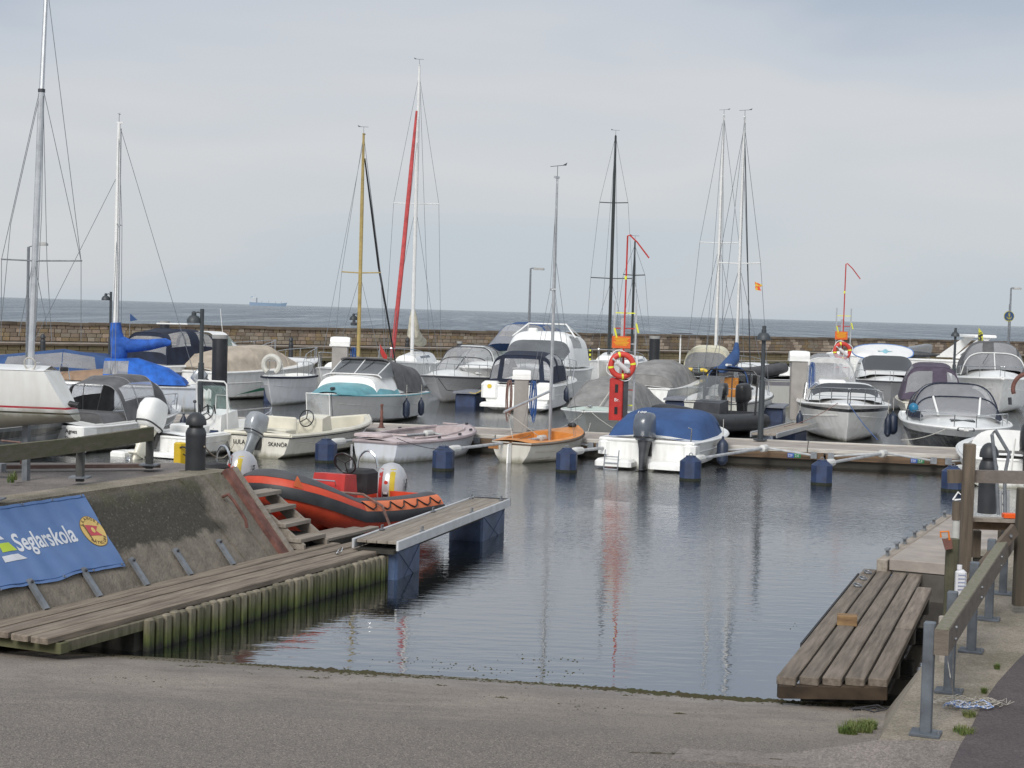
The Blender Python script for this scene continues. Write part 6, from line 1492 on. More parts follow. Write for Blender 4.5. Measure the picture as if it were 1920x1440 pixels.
for lo, hi in ((1, 8), (nP - 8, nP - 2)):
    pts = []
    for i in range(lo, hi):
        for f in (0, .25, .5, .75):
            p0 = Or.pts[i].lerp(Or.pts[i + 1], f); d = (Or.pts[i + 1] - Or.pts[i]).normalized(); out = d.cross(V(0, 0, 1)).normalized(); a = 52 - 26 * math.sin(PI * f)
            pts.append(p0 + out * (Or.r + .02) * math.cos(R(a)) + V(0, 0, 1) * (Or.r + .02) * math.sin(R(a)))
    obj('grab_line', MB().tube(pts, .011, 5), rubber, Or.t)
def console(t, y, m, wheelz=1.12):
    obj('console', MB().loft([[V(-.30, y, .45), V(.30, y, .45), V(.30, y + .45, .45), V(-.30, y + .45, .45)], [V(-.27, y + .03, .98), V(.27, y + .03, .98), V(.26, y + .32, 1.0), V(-.26, y + .32, 1.0)]], closed=True), m, t)
    obj('console_handle', MB().tube([V(-.2, y + .47, .84), V(-.2, y + .50, .92), V(.2, y + .50, .92), V(.2, y + .47, .84)], .012, 5), chrome, t)
    obj('console_speaker', MB().cyl(V(0, y + .40, .62), V(0, y + .47, .62), .12, n=16), blackp, t)
    w = MB(); Mx = Matrix.Rotation(R(62), 3, 'X'); w.torus((0, y - .10, wheelz), .17, .014, Mx, 22, 6)
    for k in range(3): a = R(30 + 120 * k); w.tube([V(0, y - .10, wheelz), V(0, y - .10, wheelz) + Mx @ V(.17 * math.cos(a), .17 * math.sin(a), 0)], .009, 5)
    obj('steering_wheel', w, blackp, t)
    obj('seat', MB().bbox((0, y - .55, .82), (.42, .42, .36), .05), rubber, t)
    obj('seat_hoop', MB().tube([V(.17 * math.cos(a) , y - .76, 1.0 + .26 * math.sin(a) if a > 0 else .6) for a in [PI * k / 10 for k in range(11)]], .018, 6), chrome, t)
console(Or.t, 1.25, redp)
obj('tow_bar', MB().tube([V(.22, .62, .5), V(.22, .60, 1.35)], .018, 6), alum, Or.t)
def honda(e, ring, s):
    # stripes down the front of the cowl and lettering on its side
    def cowlpt(x, z):
        prof = DOME
        for (z0, w0, l0, y0), (z1, w1, l1, y1) in zip(prof, prof[1:]):
            if z0 <= z <= z1:
                f = (z - z0) / (z1 - z0); w = w0 + (w1 - w0) * f; l = l0 + (l1 - l0) * f; yy = y0 + (y1 - y0) * f; break
        q = max(0, 1 - (abs(x) / w) ** 2.3) ** (1 / 2.3)
        return V(x, yy + l * q + .004, z) * s
    def stripe(x0, x1, z0, z1, m, name):
        obj(name, MB().loft([[cowlpt(x0 + (x1 - x0) * k / 3, z0 + (z1 - z0) * j / 8) for k in range(4)] for j in range(9)], caps=(False, False)), m, e, 60)
    stripe(.055, .10, .12, .575, redp, 'red_stripe'); stripe(-.085, -.03, .12, .575, mat('mustard_stripe', (.55, .42, .03), .45), 'yellow_stripe')
    stripe(-.02, .045, .12, .32, blackp, 'black_panel'); stripe(-.012, .037, .30, .325, letw, 'white_label'); stripe(-.012, .037, .25, .27, letw, 'white_label')
    obj('wing_badge', MB().cyl(cowlpt(.01, .43) - V(0, .004, 0), cowlpt(.01, .43) + V(0, .002, 0), .022 * s), lifered, e)
    text('HONDA', .085 * s, letter, e, (-.186 * s, .12 * s, .17 * s), (0, -.42, .9), (0, .9, .42), ext=.004)
    obj('yellow_fin', MB().prism([V(-.15, -.3, .10) * s, V(-.15, -.42, .16) * s, V(-.15, -.40, .0) * s, V(-.15, -.30, -.05) * s], (.06, 0, 0)), yelp, e)
silv = mat('honda_silver', (.50, .50, .51), .28, metal=.25, var=.06, coat=.4)
outboard(Or.t, (.02, -.26, .16), silv, silv, 1.36, 0, deco_fn=honda, dome=True, steer=18)
# ---- second rescue boat, half hidden by the bank
O2 = tube_boat('rib_boat', 'second rescue inflatable mostly hidden behind the bank, its striped outboard showing', V(-4.30, 24.1, 0), 222, 3.3, 1.8, .25, hypg, hypd, .42, .35)
console(O2.t, .80, mat('yellow_console', (.60, .42, .02), .45, var=.06)); outboard(O2.t, (-.1, -.22, .42), silv, silv, 1.2, 0, deco_fn=honda, dome=True, steer=30)
obj('yellow_post', MB().bbox((.15, .72, .95), (.16, .14, .75), .02), MATS['yellow_console'], O2.t)

# ================================================================ QUAYSIDE THINGS
# left guard rail
LP = [V(-5.24, 16.15, ZQ), G(148, 902, ZQ), G(278, 878, ZQ)]
rail = thing('guard_rail', 'low mossy timber guard rail on steel posts along the left bank', 'rail', V(0, 0, 0))
mossrail = mat('mossy_rail_wood', (.145, .125, .09), .9, scale=3, stretch=(5, 1, 5), col2=(.085, .09, .045), bump=.004, bscale=16)
pr_top = [D(-60, 852, 15.2).z, 0, 0]
b0, b1, b2 = D(-60, 858, 15.3), D(148, 834, 18.25), D(284, 813, 19.95)
obj('rail_beam', bar(MB(), b0, b1, .07, .17), mossrail, rail); obj('rail_beam', bar(MB(), b1, b2, .07, .17), mossrail, rail)
for k, p in enumerate(LP):
    top = (b0.lerp(b1, .3).z if k == 0 else (b1.z if k == 1 else b2.z)) + .085
    obj('rail_post', MB().bbox((p.x + .02, p.y - .03, (p.z + top) / 2), (.085, .085, top - p.z), .008), mat('dark_painted_steel_post', (.065, .065, .062), .6, var=.2), rail)
    obj('foot_plate', MB().bbox((p.x + .02, p.y - .03, p.z + .05), (.22, .2, .02), .004), galv, rail)
def bollard(p, lab, r=.13, H=.74, grp=None):
    e = thing('lamp_bollard', lab, 'bollard', p, 0, grp)
    obj('bollard_post', MB().lathe((0, 0, 0), [(r * .97, 0), (r * .97, H * .60), (r * .99, H * .61), (r * .99, H * .66), (r * .80, H * .74)], 20), mat('charcoal_bollard_paint', (.030, .033, .038), .5, var=.15), e)
    obj('lamp_gap', MB().lathe((0, 0, H * .74), [(r * .7, 0), (r * .7, H * .07)], 16), blackp, e)
    obj('dome_cap', MB().lathe((0, 0, H * .79), [(r * .98, 0), (r, .02)] + [(r * math.cos(a), .02 + H * .19 * math.sin(a)) for a in [R(15 * k) for k in range(1, 6)]] + [(.004, .02 + H * .19)], 20), MATS['charcoal_bollard_paint'], e)
    return e
bollard(G(366, 884, ZQ - .02), 'charcoal domed lamp bollard standing at the end of the left bank')
bollard(G(1850, 962, .62) , 'charcoal domed lamp bollard behind the timber rail at the right', .14, 1.05)
for px, py, lab in ((80, 668, 'dark domed bollard on the breakwater quay at far left'), (545, 670, 'dark domed bollard on the breakwater quay behind the beige boat'), (1643, 664, 'dark domed bollard on the breakwater quay left of the surfboard'), (763, 668, 'dark domed bollard on the breakwater quay behind the cream sail cover')):
    p = G(px, py, .34); bollard(p, lab, .14, 1.2, 'domed bollards on the far quay')
# thick mooring piles
for px, top, d, w, lab in ((413, 628, 52, 29, 'thick black steel pile with grey cap in front of the beige boat'), (1228, 630, 70, 20, 'thick black steel pile with grey cap behind the grey cover boats'), (309, 602, 66, 18, 'thick black steel pile rising behind the black canopy boat'), (862, 640, 88, 10, 'thin dark pile far behind the cruisers')):
    p = D(px, top, d); r = w / 2 * d / 3000
    e = thing('mooring_pile', lab, 'pile', V(p.x, p.y, 0), 0, 'thick black mooring piles')
    obj('pile_tube', MB().cyl((0, 0, -.8), (0, 0, p.z - .12), r, n=20), mat('black_pile_coating', (.018, .02, .024), .5, var=.2), e); obj('pile_cap', MB().cyl((0, 0, p.z - .12), (0, 0, p.z), r * 1.04, n=20), mat('grey_pile_cap', (.28, .28, .27), .7), e)
# pier and quay lamps
lampm = mat('lamp_green_grey', (.040, .048, .055), .5, var=.12)
def lamp(px, py_top, p, side, lab, s=1.0):
    H = D(px, py_top, p.y).z
    e = thing('street_lamp', lab, 'lamp', V(p.x, p.y, p.z), 0, 'bell shaped harbour lamps')
    h = H - p.z
    obj('lamp_post', MB().tube([(0, 0, 0), (0, 0, h * .52), (0, 0, h * .525), (0, 0, h)], [.072 * s, .072 * s, .05 * s, .05 * s], 10), lampm, e)
    obj('base_plate', MB().cyl((0, 0, 0), (0, 0, .03), .17 * s, n=14), lampm, e)
    obj('lamp_bell', MB().lathe((side * .20 * s, 0, h - .35 * s), [(.175 * s, 0), (.17 * s, .08 * s), (.12 * s, .16 * s), (.06 * s, .19 * s), (.06 * s, .25 * s), (.03 * s, .29 * s)], 16), lampm, e)
    obj('lamp_arm', MB().tube([(0, 0, h - .12 * s), (side * .1 * s, 0, h - .08 * s), (side * .2 * s, 0, h - .12 * s)], .02 * s, 6), lampm, e)
    return e
lamp(1435, 611, pp((G(1428, 815, .5) - PA).dot(PD_), 2.0, .5), -.02, 'bell shaped harbour lamp standing on the main pier right of centre')
lamp(378, 579, G(375, 790, .5), -1, 'bell shaped harbour lamp at the left in front of the beige cover boat')
lamp(1795, 615, V(D(1792, 615, 62).x, 62, .3), -.02, 'bell shaped harbour lamp behind the plum canopy boat', .95)
lamp(205, 547, V(D(208, 547, 58).x, 58, .3), -1, 'bell shaped harbour lamp partly hidden by the blue boom cover mast', .9)
lamp(668, 585, V(D(672, 585, 62).x, 62, .3), -1, 'bell shaped harbour lamp partly hidden by the yellow mast', .9)
def road_lamp(px, ptop, pbot, d, side, lab, Hd=.75):
    a, b = D(px, ptop, d), D(px - 2, pbot, d)
    e = thing('road_lamp', lab, 'lamp', V(b.x, d, b.z), 0, 'slim road lamps on the breakwater'); h = a.z - b.z
    obj('lamp_post', MB().tube([(0, 0, 0), (0, 0, h)], [.10, .06], 8), galv, e); obj('lamp_arm', MB().tube([(0, 0, h), (side * Hd * .5, 0, h + .04)], .05, 6), galv, e)
    obj('lamp_head', MB().bbox((side * Hd * .75, 0, h - .02), (Hd, .3, .16), .06), mat('lamp_head_grey', (.35, .35, .34), .5), e)
road_lamp(993, 503, 640, 108, 1, 'slim grey road lamp rising behind the tall white cabin cruiser')
road_lamp(1893, 540, 655, 120, 1, 'slim road lamp on the breakwater at the right edge', .6)
o = thing('mast_lamp', 'small pale lamp head sticking out beside the tall silver mast', 'lamp', D(70, 457, 55)); o.location.z -= 0
obj('lamp_head', MB().bbox((.15, 0, 0), (.42, .2, .12), .05), MATS['lamp_head_grey'], o); obj('lamp_arm', MB().tube([(-.3, 0, -.12), (0, 0, -.03)], .02, 5), galv, o)
hz = D(62, 457, 55)
obj('lamp_post', MB().tube([(-.3, 0, -.12), (-.3, 0, .3 - D(70, 457, 55).z)], .05, 6), galv, o)
# anchor sign
p = D(1892, 593, 118); e = thing('anchor_sign', 'round blue sign with a yellow anchor on a thin pole at right', 'sign', p)
obj('sign_disc', MB().lathe((0, 0, 0), [(.37, -.01), (.37, .02)], 28, 'Y'), mat('sign_blue', (.02, .05, .14), .5, var=.02), e)
obj('sign_rim', MB().torus((0, 0, 0), .37, .025, Matrix.Rotation(R(90), 3, 'X'), 28, 5), mat('sign_yellow', (.40, .36, .06), .5), e)
mb = MB(); mb.tube([(0, -.03, .16), (0, -.03, -.18)], .03, 6); mb.torus((0, -.03, .2), .05, .02, Matrix.Rotation(R(90), 3, 'X'), 12, 5); mb.tube([(-.1, -.03, .08), (.1, -.03, .08)], .022, 5); mb.tube([(-.17, -.03, -.04), (-.12, -.03, -.15), (0, -.03, -.2), (.12, -.03, -.15), (.17, -.03, -.04)], .028, 6)
obj('anchor_symbol', mb, MATS['sign_yellow'], e); text('HAMN', .11, MATS['sign_yellow'], e, (0, -.03, -.33), (1, 0, 0), (0, 0, 1), align='CENTER')
obj('sign_pole', MB().tube([(0, .05, .9), (-.03, .05, -2.2)], .03, 6), galv, e)
# ---- life-saving stations
def station(p, s, lab, ring_lab, box=True, dx=0):
    e = thing('rescue_station', lab, 'rescue post', p, 0, 'red lifesaving stations')
    H = 3.9 * s
    obj('station_post', MB().box((0, .06, 1.15 * s), (.09 * s, .05 * s, 2.3 * s)), alum, e)
    for sx in (-.17, .25):
        obj('ladder_rail', MB().box((sx * s, .1, 1.55 * s), (.035 * s, .025 * s, 2.15 * s)), alum, e)
    for k in range(7): obj('ladder_rung', MB().box((.04 * s, .1, (.6 + k * .3) * s), (.42 * s, .02, .022 * s)), (yel, redp, alum, alum, alum, redp, yel)[k], e)
    obj('boat_hook', MB().tube([(.02 * s, .02, 1.2 * s), (.03 * s, .02, H), ], .018 * s, 6), redp, e); obj('hook_arm', MB().tube([(.03 * s, .02, H - .01), (.07 * s, .02, H + .02), (.22 * s, .02, H - .12 * s), (.46 * s, .02, H - .42 * s)], .016 * s, 6), redp, e)
    obj('hook_band', MB().cyl((.02 * s, .02, 3.05 * s), (.02 * s, .02, 3.12 * s), .024 * s), yel, e)
    for sx, z in ((-.12, 2.0), (.30, 2.1)): obj('yellow_handle', MB().tube([(sx * s, .0, z * s - .08 * s), ((sx - .05) * s, .0, z * s + .1 * s)], .018 * s, 6), yel, e)
    obj('sign_plate', MB().box((-.03 * s, .0, 1.83 * s), (.36 * s, .015, .235 * s)), mat('sign_orange_red', (.62, .11, .015), .5, var=.04), e)
    for k in range(6): obj('sign_text_line', MB().box((-.03 * s + (.0 if k % 2 else .01), -.012, (1.91 - k * .027) * s), ((.30 - .04 * (k % 3)) * s, .004, .011 * s)), mat('sign_text_yellow', (.75, .48, .02), .5), e)
    if box:
        obj('throw_bag_box', MB().bbox((-.10 * s, -.02, .72 * s), (.26 * s, .2, .82 * s), .03), redp, e); obj('box_slot', MB().box((-.10 * s, -.125, .93 * s), (.06 * s, .012, .16 * s)), blackp, e); obj('box_slot', MB().box((-.10 * s, -.125, .5 * s), (.06 * s, .012, .14 * s)), blackp, e)
        text('Br.', .09 * s, letw, e, (-.14 * s, -.125, .68 * s), (1, 0, 0), (0, 0, 1)); obj('side_panel', MB().box((.085 * s, .0, .74 * s), (.09 * s, .16, .76 * s)), darkgrey, e)
    r = thing('lifebuoy', ring_lab, 'lifebuoy', V(p.x - .01, p.y - .14, p.z + 1.38 * s), 0, 'red lifebuoys with yellow bands')
    Mx = Matrix.Rotation(R(90), 3, 'X')
    obj('buoy_ring', MB().torus((0, 0, 0), .215 * s, .056 * s, Mx, 36, 12), lifered, r)
    for a in (10, 105, 190, 275): obj('yellow_band', MB().torus((0, 0, 0), .215 * s, .059 * s, Mx, 4, 12, R(a - 5), R(a + 5)), yel, r)
    pts = [V((.285 + .03 * math.sin(4 * t)) * s * math.cos(t), .02, (.285 + .03 * math.sin(4 * t)) * s * math.sin(t)) for t in [2 * PI * k / 32 for k in range(32)]]
    obj('grab_line', MB().tube(pts, .010 * s, 5, closed=True), letw, r)
    obj('throw_line_bag', MB().lathe(V(-.02, -.09, 0) * s, [(.01, -.22 * s), (.05 * s, -.18 * s), (.05 * s, .08 * s), (.015, .12 * s), (.03, .22 * s)], 10, 'Z', rot=Matrix.Rotation(R(-52), 3, 'Y')), mat('white_throw_bag', (.60, .58, .58), .7), r)
    return e
s_ = (G(1153, 815, .5) - PA).dot(PD_)
station(pp(s_, 1.7, .48), 1.27, 'rescue post with red hooked pole, orange sign, ladder and red box on the main pier', 'large red lifebuoy with yellow bands on the main pier rescue post')
p2 = D(1578, 665, 64)
station(V(p2.x, 64, .3), 1.38, 'distant rescue post with red hooked pole behind the striped white boat', 'distant red lifebuoy with yellow bands above the tall clear canopy', False)
# service pedestals with coiled hoses
def pedestal(p, w, H, lab, hl, hr, grp='grey service pedestals'):
    e = thing('service_pedestal', lab, 'pedestal', p, 0, grp)
    obj('pedestal_body', MB().bbox((0, 0, H * .47), (w, w * .6, H * .94), .02), mat('pedestal_grey', (.30, .28, .26), .55, var=.08), e)
    obj('pedestal_hood', MB().prism([(-w * .66, -w * .38, H * .93), (w * .62, -w * .38, H * .93), (w * .62, w * .3, H * .93), (-w * .66, w * .3, H * .93)], (0, 0, .07)), gel, e)
    obj('hood_top', MB().lathe((0, 0, H + .02), [(w * .30, -w * .62), (w * .34, -w * .4), (w * .34, w * .4), (w * .30, w * .62)], 12, 'X'), gel, e)
    for side, m, lab2, q in ((-1, ropebr, hl, 0), (1, ropeb, hr, 1)):
        if not lab2: continue
        h = thing('hose_coil', lab2, 'hose', p + V(side * w * .78, -.05, H * .62), 0, 'coiled hoses on pedestals')
        for k in range(5):
            dx = side * .015 * k + random.uniform(-.02, .02); hh_ = H * (.30 + .015 * k)
            obj('hose_loop', MB().tube([V(dx + .055 * math.cos(t) , .02 * k, hh_ * math.sin(t) - .1 * k * .3) for t in [2 * PI * i / 20 for i in range(20)]], .012, 5, closed=True), m, h)
s_ = (G(967, 806, .5) - PA).dot(PD_)
pedestal(pp(s_, 1.5, .48), .36, 1.42, 'tall grey service pedestal with white hood on the main pier', 'brown hose hung on the left of the pier pedestal', 'blue hose hung on the right of the pier pedestal')
pedestal(V(D(637, 700, 56).x, 56, .3), .55, 1.85, 'white service pedestal behind the turquoise decked boat', None, 'blue hose on the pedestal behind the turquoise boat')
pedestal(V(D(1496, 740, 50).x, 50, .3), .5, 1.95, 'grey service pedestal left of the tall clear canopy boat', None, 'blue hose on the pedestal beside the tall clear canopy boat')
o = obj('blue_bin', MB().bbox((0, 0, .5), (.4, .4, 1.0), .05), bluec); o.location = D(1061, 690, 70); tag(o, 'blue plastic bin right of the tall white cabin cruiser', 'bin')
# yellow-black striped ladder rails far right of the flybridge boat
for k, px in enumerate((1092, 1106)):
    p = D(px, 680, 86); e = thing('quay_ladder', ('left yellow and black quay ladder rail by the breakwater', 'right yellow and black quay ladder rail by the breakwater')[k], 'ladder', V(p.x, 86, .3), 0, 'striped quay ladder rails')
    for z in range(5): obj('rail_stripe', MB().cyl((0, 0, .1 + z * .25), (0, 0, .22 + z * .25), .05), yel, e)
    obj('rail_pole', MB().cyl((0, 0, 0), (0, 0, 1.35), .035), blackp, e)
# rope post and low red iron post on the pier
o = thing('iron_post', 'small rusty iron mooring post on the pier beside the pink dinghy', 'mooring post', G(715, 802, .5))
obj('post_shaft', MB().lathe((0, 0, 0), [(.06, 0), (.05, .1), (.03, .14), (.045, .22), (.03, .3), (.04, .38), (.028, .42), (.028, .52), (.04, .54), (.03, .58)], 10), rust, o); obj('post_foot', MB().cyl((0, 0, 0), (0, 0, .02), .09), rust, o)
# ship, buoy and pennants far away
e = thing('cargo_ship', 'blue tanker ship paled by painted haze far out on the horizon', 'ship', V(D(503, 572, 4200).x, 4200, 0), 4)
shipm = mat('ship_hazed_blue_hull', (.20, .28, .38), .6, var=.03); shipw = mat('ship_superstructure', (.46, .49, .52), .6, var=.03)  # distance haze is mixed into the blue hull and upperworks colours
def B3(c, s): return MB().bbox(c, s, 1.0)
obj('ship_hull', MB().loft([[V(-48, -7, 0), V(-48, 7, 0), V(-49, 7, 9), V(-49, -7, 9)], [V(30, -7, 0), V(30, 7, 0), V(32, 7, 7.5), V(32, -7, 7.5)], [V(46, -.5, 0), V(46, .5, 0), V(50, .5, 10), V(50, -.5, 10)]], closed=True), shipm, e)
obj('bridge_house', B3((-38, 0, 15), (15, 12, 13)), shipw, e); obj('funnel', B3((-44, 0, 20), (5, 5, 8)), shipm, e); obj('ship_mast', B3((-36, 0, 25), (1.5, 1.5, 9)), shipw, e)
for x in (-18, 0, 18, 34): obj('deck_crane', B3((x, 0, 11), (3, 3, 6 if x else 9)), shipw, e)
o = obj('beacon_buoy', MB().lathe((0, 0, 0), [(3.2, 0), (3.2, 2.2), (1.5, 3.2), (1.3, 6.4), (.1, 6.6)], 12), darkgrey); o.location = V(D(664, 590, 620).x * 0 + D(664, 592, 300).x, 300, 0); o.scale = (.2, .2, .2); tag(o, 'small dark marker buoy out at sea beside the yellow mast', 'buoy')
p = D(1834, 628, 75); o = thing('pennant', 'small black and yellow flag above the long sports cruiser', 'flag', p)
obj('flag_staff', MB().tube([(0, 0, -.8), (0, 0, .35)], .012, 5), chrome, o); obj('flag_cloth', MB().prism([(0, 0, .35), (.22, 0, .1), (.25, 0, -.3), (.02, 0, -.25)], (0, .015, 0)), mat('yellow_black_flag', (.5, .5, .05), .7, col2=(.02, .02, .02), scale=5, sharp=.02), o)
# big rust lifebuoy frame at right edge
o = thing('fender_ring', 'thick rust brown arch on the boat at the right edge', 'fender', D(1922, 712, 44)); obj('arch_ring', MB().torus((.1, 0, -.25), .42, .06, Matrix.Rotation(R(90), 3, 'X'), 20, 8, R(80), R(200)), rust, o); obj('arch_strap', MB().cyl((-.4, 0, -.5), (-.38, 0, -.7), .05), darkgrey, o)

# ---- right side: guard rail on posts
rr = thing('guard_rail', 'lichen covered timber guard rail on galvanised posts along the right quay', 'rail', V(0, 0, 0))
lich = mat('lichen_rail_wood', (.20, .18, .15), .9, scale=26, stretch=(1, 1, 1), col2=(.12, .125, .065), bump=.004, bscale=40, blotch=.52)
lichside = mat('grey_rail_wood', (.155, .13, .105), .9, scale=2, stretch=(3, 3, 9), bump=.004, bscale=14)
galvp = mat('blue_grey_galvanised_post', (.115, .13, .15), .55, metal=.2, var=.22, scale=6)
PS = [G(1735, 1375, ZR), G(1778, 1298, ZR), G(1822, 1222, ZR), G(1860, 1163, ZR), G(1890, 1115, ZR)]
ra, rb = D(1765, 1205, PS[0].y - .12), D(1905, 985 + 32, PS[4].y + .3)
zt = ra.z + .085
dirr = (V(rb.x, rb.y, 0) - V(ra.x, ra.y, 0)).normalized()
rb = V(rb.x, rb.y, ra.z)
obj('rail_beam', bar(MB(), ra, rb, .095, .17), lichside, rr); obj('rail_top_lichen', bar(MB(), ra + V(0, 0, .087), rb + V(0, 0, .087), .085, .008), lich, rr)
rh = math.degrees(math.atan2(dirr.x, dirr.y)); rx = V(dirr.y, -dirr.x, 0)
for k, p in enumerate(PS):
    q = ra + dirr * ((p - ra).dot(dirr)) - rx * .085
    if k == 0: q = ra + dirr * .06 - rx * .085
    obj('rail_post', MB().bbox((q.x, q.y, (ZR + zt) / 2 + .02), (.075, .075, zt - ZR + .03), .006, rz=-R(rh)), galvp, rr)
    obj('post_foot_plate', MB().bbox((q.x, q.y, ZR + .012), (.20, .18, .018), .004, rz=-R(rh)), galvp, rr); obj('anchor_bolt', MB().cyl((q.x + .07, q.y - .06, ZR + .02), (q.x + .07, q.y - .06, ZR + .045), .012), galv, rr)
# vertical timber post with rope end and orange saw
for t_ in (.06, .34, .62, .9):
    q_ = ra.lerp(rb, t_) + rx * .052
    for dz in (-.04, .04): obj('bolt_head', MB().cyl(q_ + V(0, 0, dz) - rx * .01, q_ + V(0, 0, dz) + rx * .008, .011, n=8), galv, rr)
e = thing('timber_pile', 'short weathered pile wrapped in white plastic beside the right guard rail', 'pile', V(D(1782, 1120, 13.0).x, 13.0, .2))
obj('pile_wood', MB().tube([(0, 0, 0), (.0, 0, D(1782, 1010, 13.0).z - .2)], .055, 10), mat('mossy_pile_wood', (.11, .10, .06), .9, scale=5, col2=(.05, .05, .03)), e)
obj('plastic_wrap', MB().tube([(-.03, -.05, .32), (-.045, -.055, .6), (-.05, -.05, .82)], [.05, .055, .05], 10), mat('worn_white_plastic', (.42, .38, .33), .6, var=.2, scale=8), e)
z0 = D(1782, 1010, 13.0)
pm = mat('galvanised_pipe', (.45, .46, .47), .4, metal=.5); e2 = thing('white_pole', 'pale pole with brown sleeve standing on the floating dock', 'pole', G(1790, 1042, .5))
h_ = D(1790, 940, e2.location.y).z - .5
obj('pole_shaft', MB().cyl((0, 0, 0), (0, 0, h_ * .70), .045), mat('pale_pole_paint', (.45, .45, .43), .6), e2); obj('pole_sleeve', MB().cyl((0, 0, h_ * .66), (0, 0, h_), .055), postw, e2); obj('rope_loop', MB().tube([(-.06, -.03, h_ + .02), (0, -.03, h_ + .12), (.11, -.03, h_ + .04), (-.04, -.03, h_ + .02)], .012, 5), letw, e2)
o = thing('hand_saw', 'orange handled tool hooked on top of the short weathered pile', 'tool', D(1778, 1008, 12.9)); orp = mat('orange_plastic', (.62, .17, .02), .45, var=.05)
obj('tool_handle', MB().tube([(-.06, 0, 0), (-.065, 0, .045), (.0, 0, .05), (.01, 0, -.02)], .009, 6), orp, o); obj('tool_blade', MB().prism([(-.05, 0, -.01), (.03, 0, -.01), (.04, 0, -.09), (-.02, 0, -.10)], (0, .01, 0)), rust, o)
o = thing('bottle', 'white plastic bottle with printed label beside the lichen covered rail', 'bottle', D(1800, 1116, 12.3)); bw_ = mat('white_bottle_plastic', (.62, .62, .64), .4, var=.04)
obj('bottle_body', MB().bbox((0, 0, .10), (.082, .07, .20), .02), bw_, o); obj('bottle_cap', MB().cyl((-.012, 0, .2), (-.012, 0, .235), .02), bw_, o)
for k in range(5): obj('label_line', MB().box((.0, -.038, .05 + .028 * k), (.06, .003, .008)), mat('label_blue_grey', (.28, .30, .42), .6), o)
o['label'] = 'white plastic bottle with printed label beside the lichen covered rail'
sup = obj('bottle_ledge', MB().bbox((0, 0, -.03), (.16, .12, .06), .006), postw); sup.location = o.location.copy(); tag(sup, 'small timber bracket under the white plastic bottle', 'bracket')
# tall timber post, cross beam, shelf and braces
e = thing('post_frame', 'tall brown timber post frame with cross beam and bolted diagonal plank at right', 'frame', V(0, 0, 0))
yp = 16.0; a, b = D(1812, 1110, yp), D(1822, 832, yp)
obj('tall_post', MB().bbox((b.x - .02, yp, (a.z + b.z) / 2), (.105, .11, b.z - a.z), .008), postw, e)
y2 = 15.2; a2, b2 = D(1905, 1125, y2), D(1914, 935, y2); b2.z = D(1914, 905, y2).z
obj('tall_post', MB().bbox((b2.x + .03, y2, (a2.z + b2.z) / 2 - .05), (.12, .11, b2.z - a2.z), .008), mat('dark_post_wood', (.07, .058, .042), .9, scale=2, stretch=(8, 8, .8)), e)
c1, c2 = D(1828, 893, 16.1), D(1990, 897, 15.6)
obj('cross_beam', bar(MB(), c1, c2, .10, .125), mat('grey_round_beam', (.16, .135, .12), .85, scale=2.5, stretch=(1, 6, 6), bump=.004, bscale=12), e)
c1, c2 = D(1776, 893, 16.15), D(1816, 893, 16.1); obj('cross_beam', bar(MB(), c1, c2, .10, .13), postw, e)
s1, s2 = D(1826, 973, 16.2), D(1912, 976, 15.8)
obj('shelf_board', bar(MB(), s1, s2, .22, .035), wood, e); obj('shelf_bearer', bar(MB(), s1 - V(0, -.05, .065), s2 - V(0, -.05, .065), .05, .09), woodb, e)
d1, d2 = D(1800, 1112, 14.6), D(1903, 992, 15.0)
obj('diagonal_plank', bar(MB(), d1, d2, .04, .12), mat('dark_diagonal_plank', (.115, .09, .07), .85, scale=2.5, stretch=(3, 3, 3)), e)
for t in (.35, .62, .78, .9): q = d1.lerp(d2, t); obj('bolt', MB().cyl(q - V(0, .05, 0), q - V(0, .02, 0), .013), galv, e)
for px, py in ((1830, 1010), (1880, 1010)):
    q = D(px, py, 16.4); obj('short_post', MB().bbox((q.x, q.y, q.z - .05), (.085, .085, .28), .006), postw, e)
obj('dark_bearer', bar(MB(), D(1825, 1050, 16.4), D(1880, 1050, 16.4), .05, .08), und, e)
o = obj('orange_box', MB().bbox((0, 0, .03), (.135, .10, .045), .008), mat('orange_box_plastic', (.75, .10, .01), .4, var=.04)); q = D(1893, 968, 15.85); o.location = V(q.x, q.y, s2.z + .012); tag(o, 'small bright orange plastic box on the timber shelf at right', 'box')
e = thing('steel_ladder', 'galvanised bathing ladder with bent rails behind the right timber frame', 'ladder', V(0, 0, 0))
q = 19
obj('ladder_rail', MB().tube([D(1872, 965, q), D(1868, 880, q), D(1860, 815, q), D(1866, 806, q), D(1892, 850, q), D(1884, 890, q), D(1884, 965, q)], .022, 8), galv, e)
obj('ladder_rail', MB().tube([D(1876, 965, q), D(1876, 920, q), D(1890, 920, q), D(1890, 965, q)], .02, 6), alum, e)
for y in (925, 945): obj('ladder_rung', MB().tube([D(1872, y, q), D(1884, y, q)], .014, 5), galv, e)
struct('ladder_landing', MB().prism([V(5.5, 18.22, .60), V(5.5, 19.9, .60), V(8, 19.9, .60), V(8, 18.22, .60)][::-1], (0, 0, -1.8)), quaym)
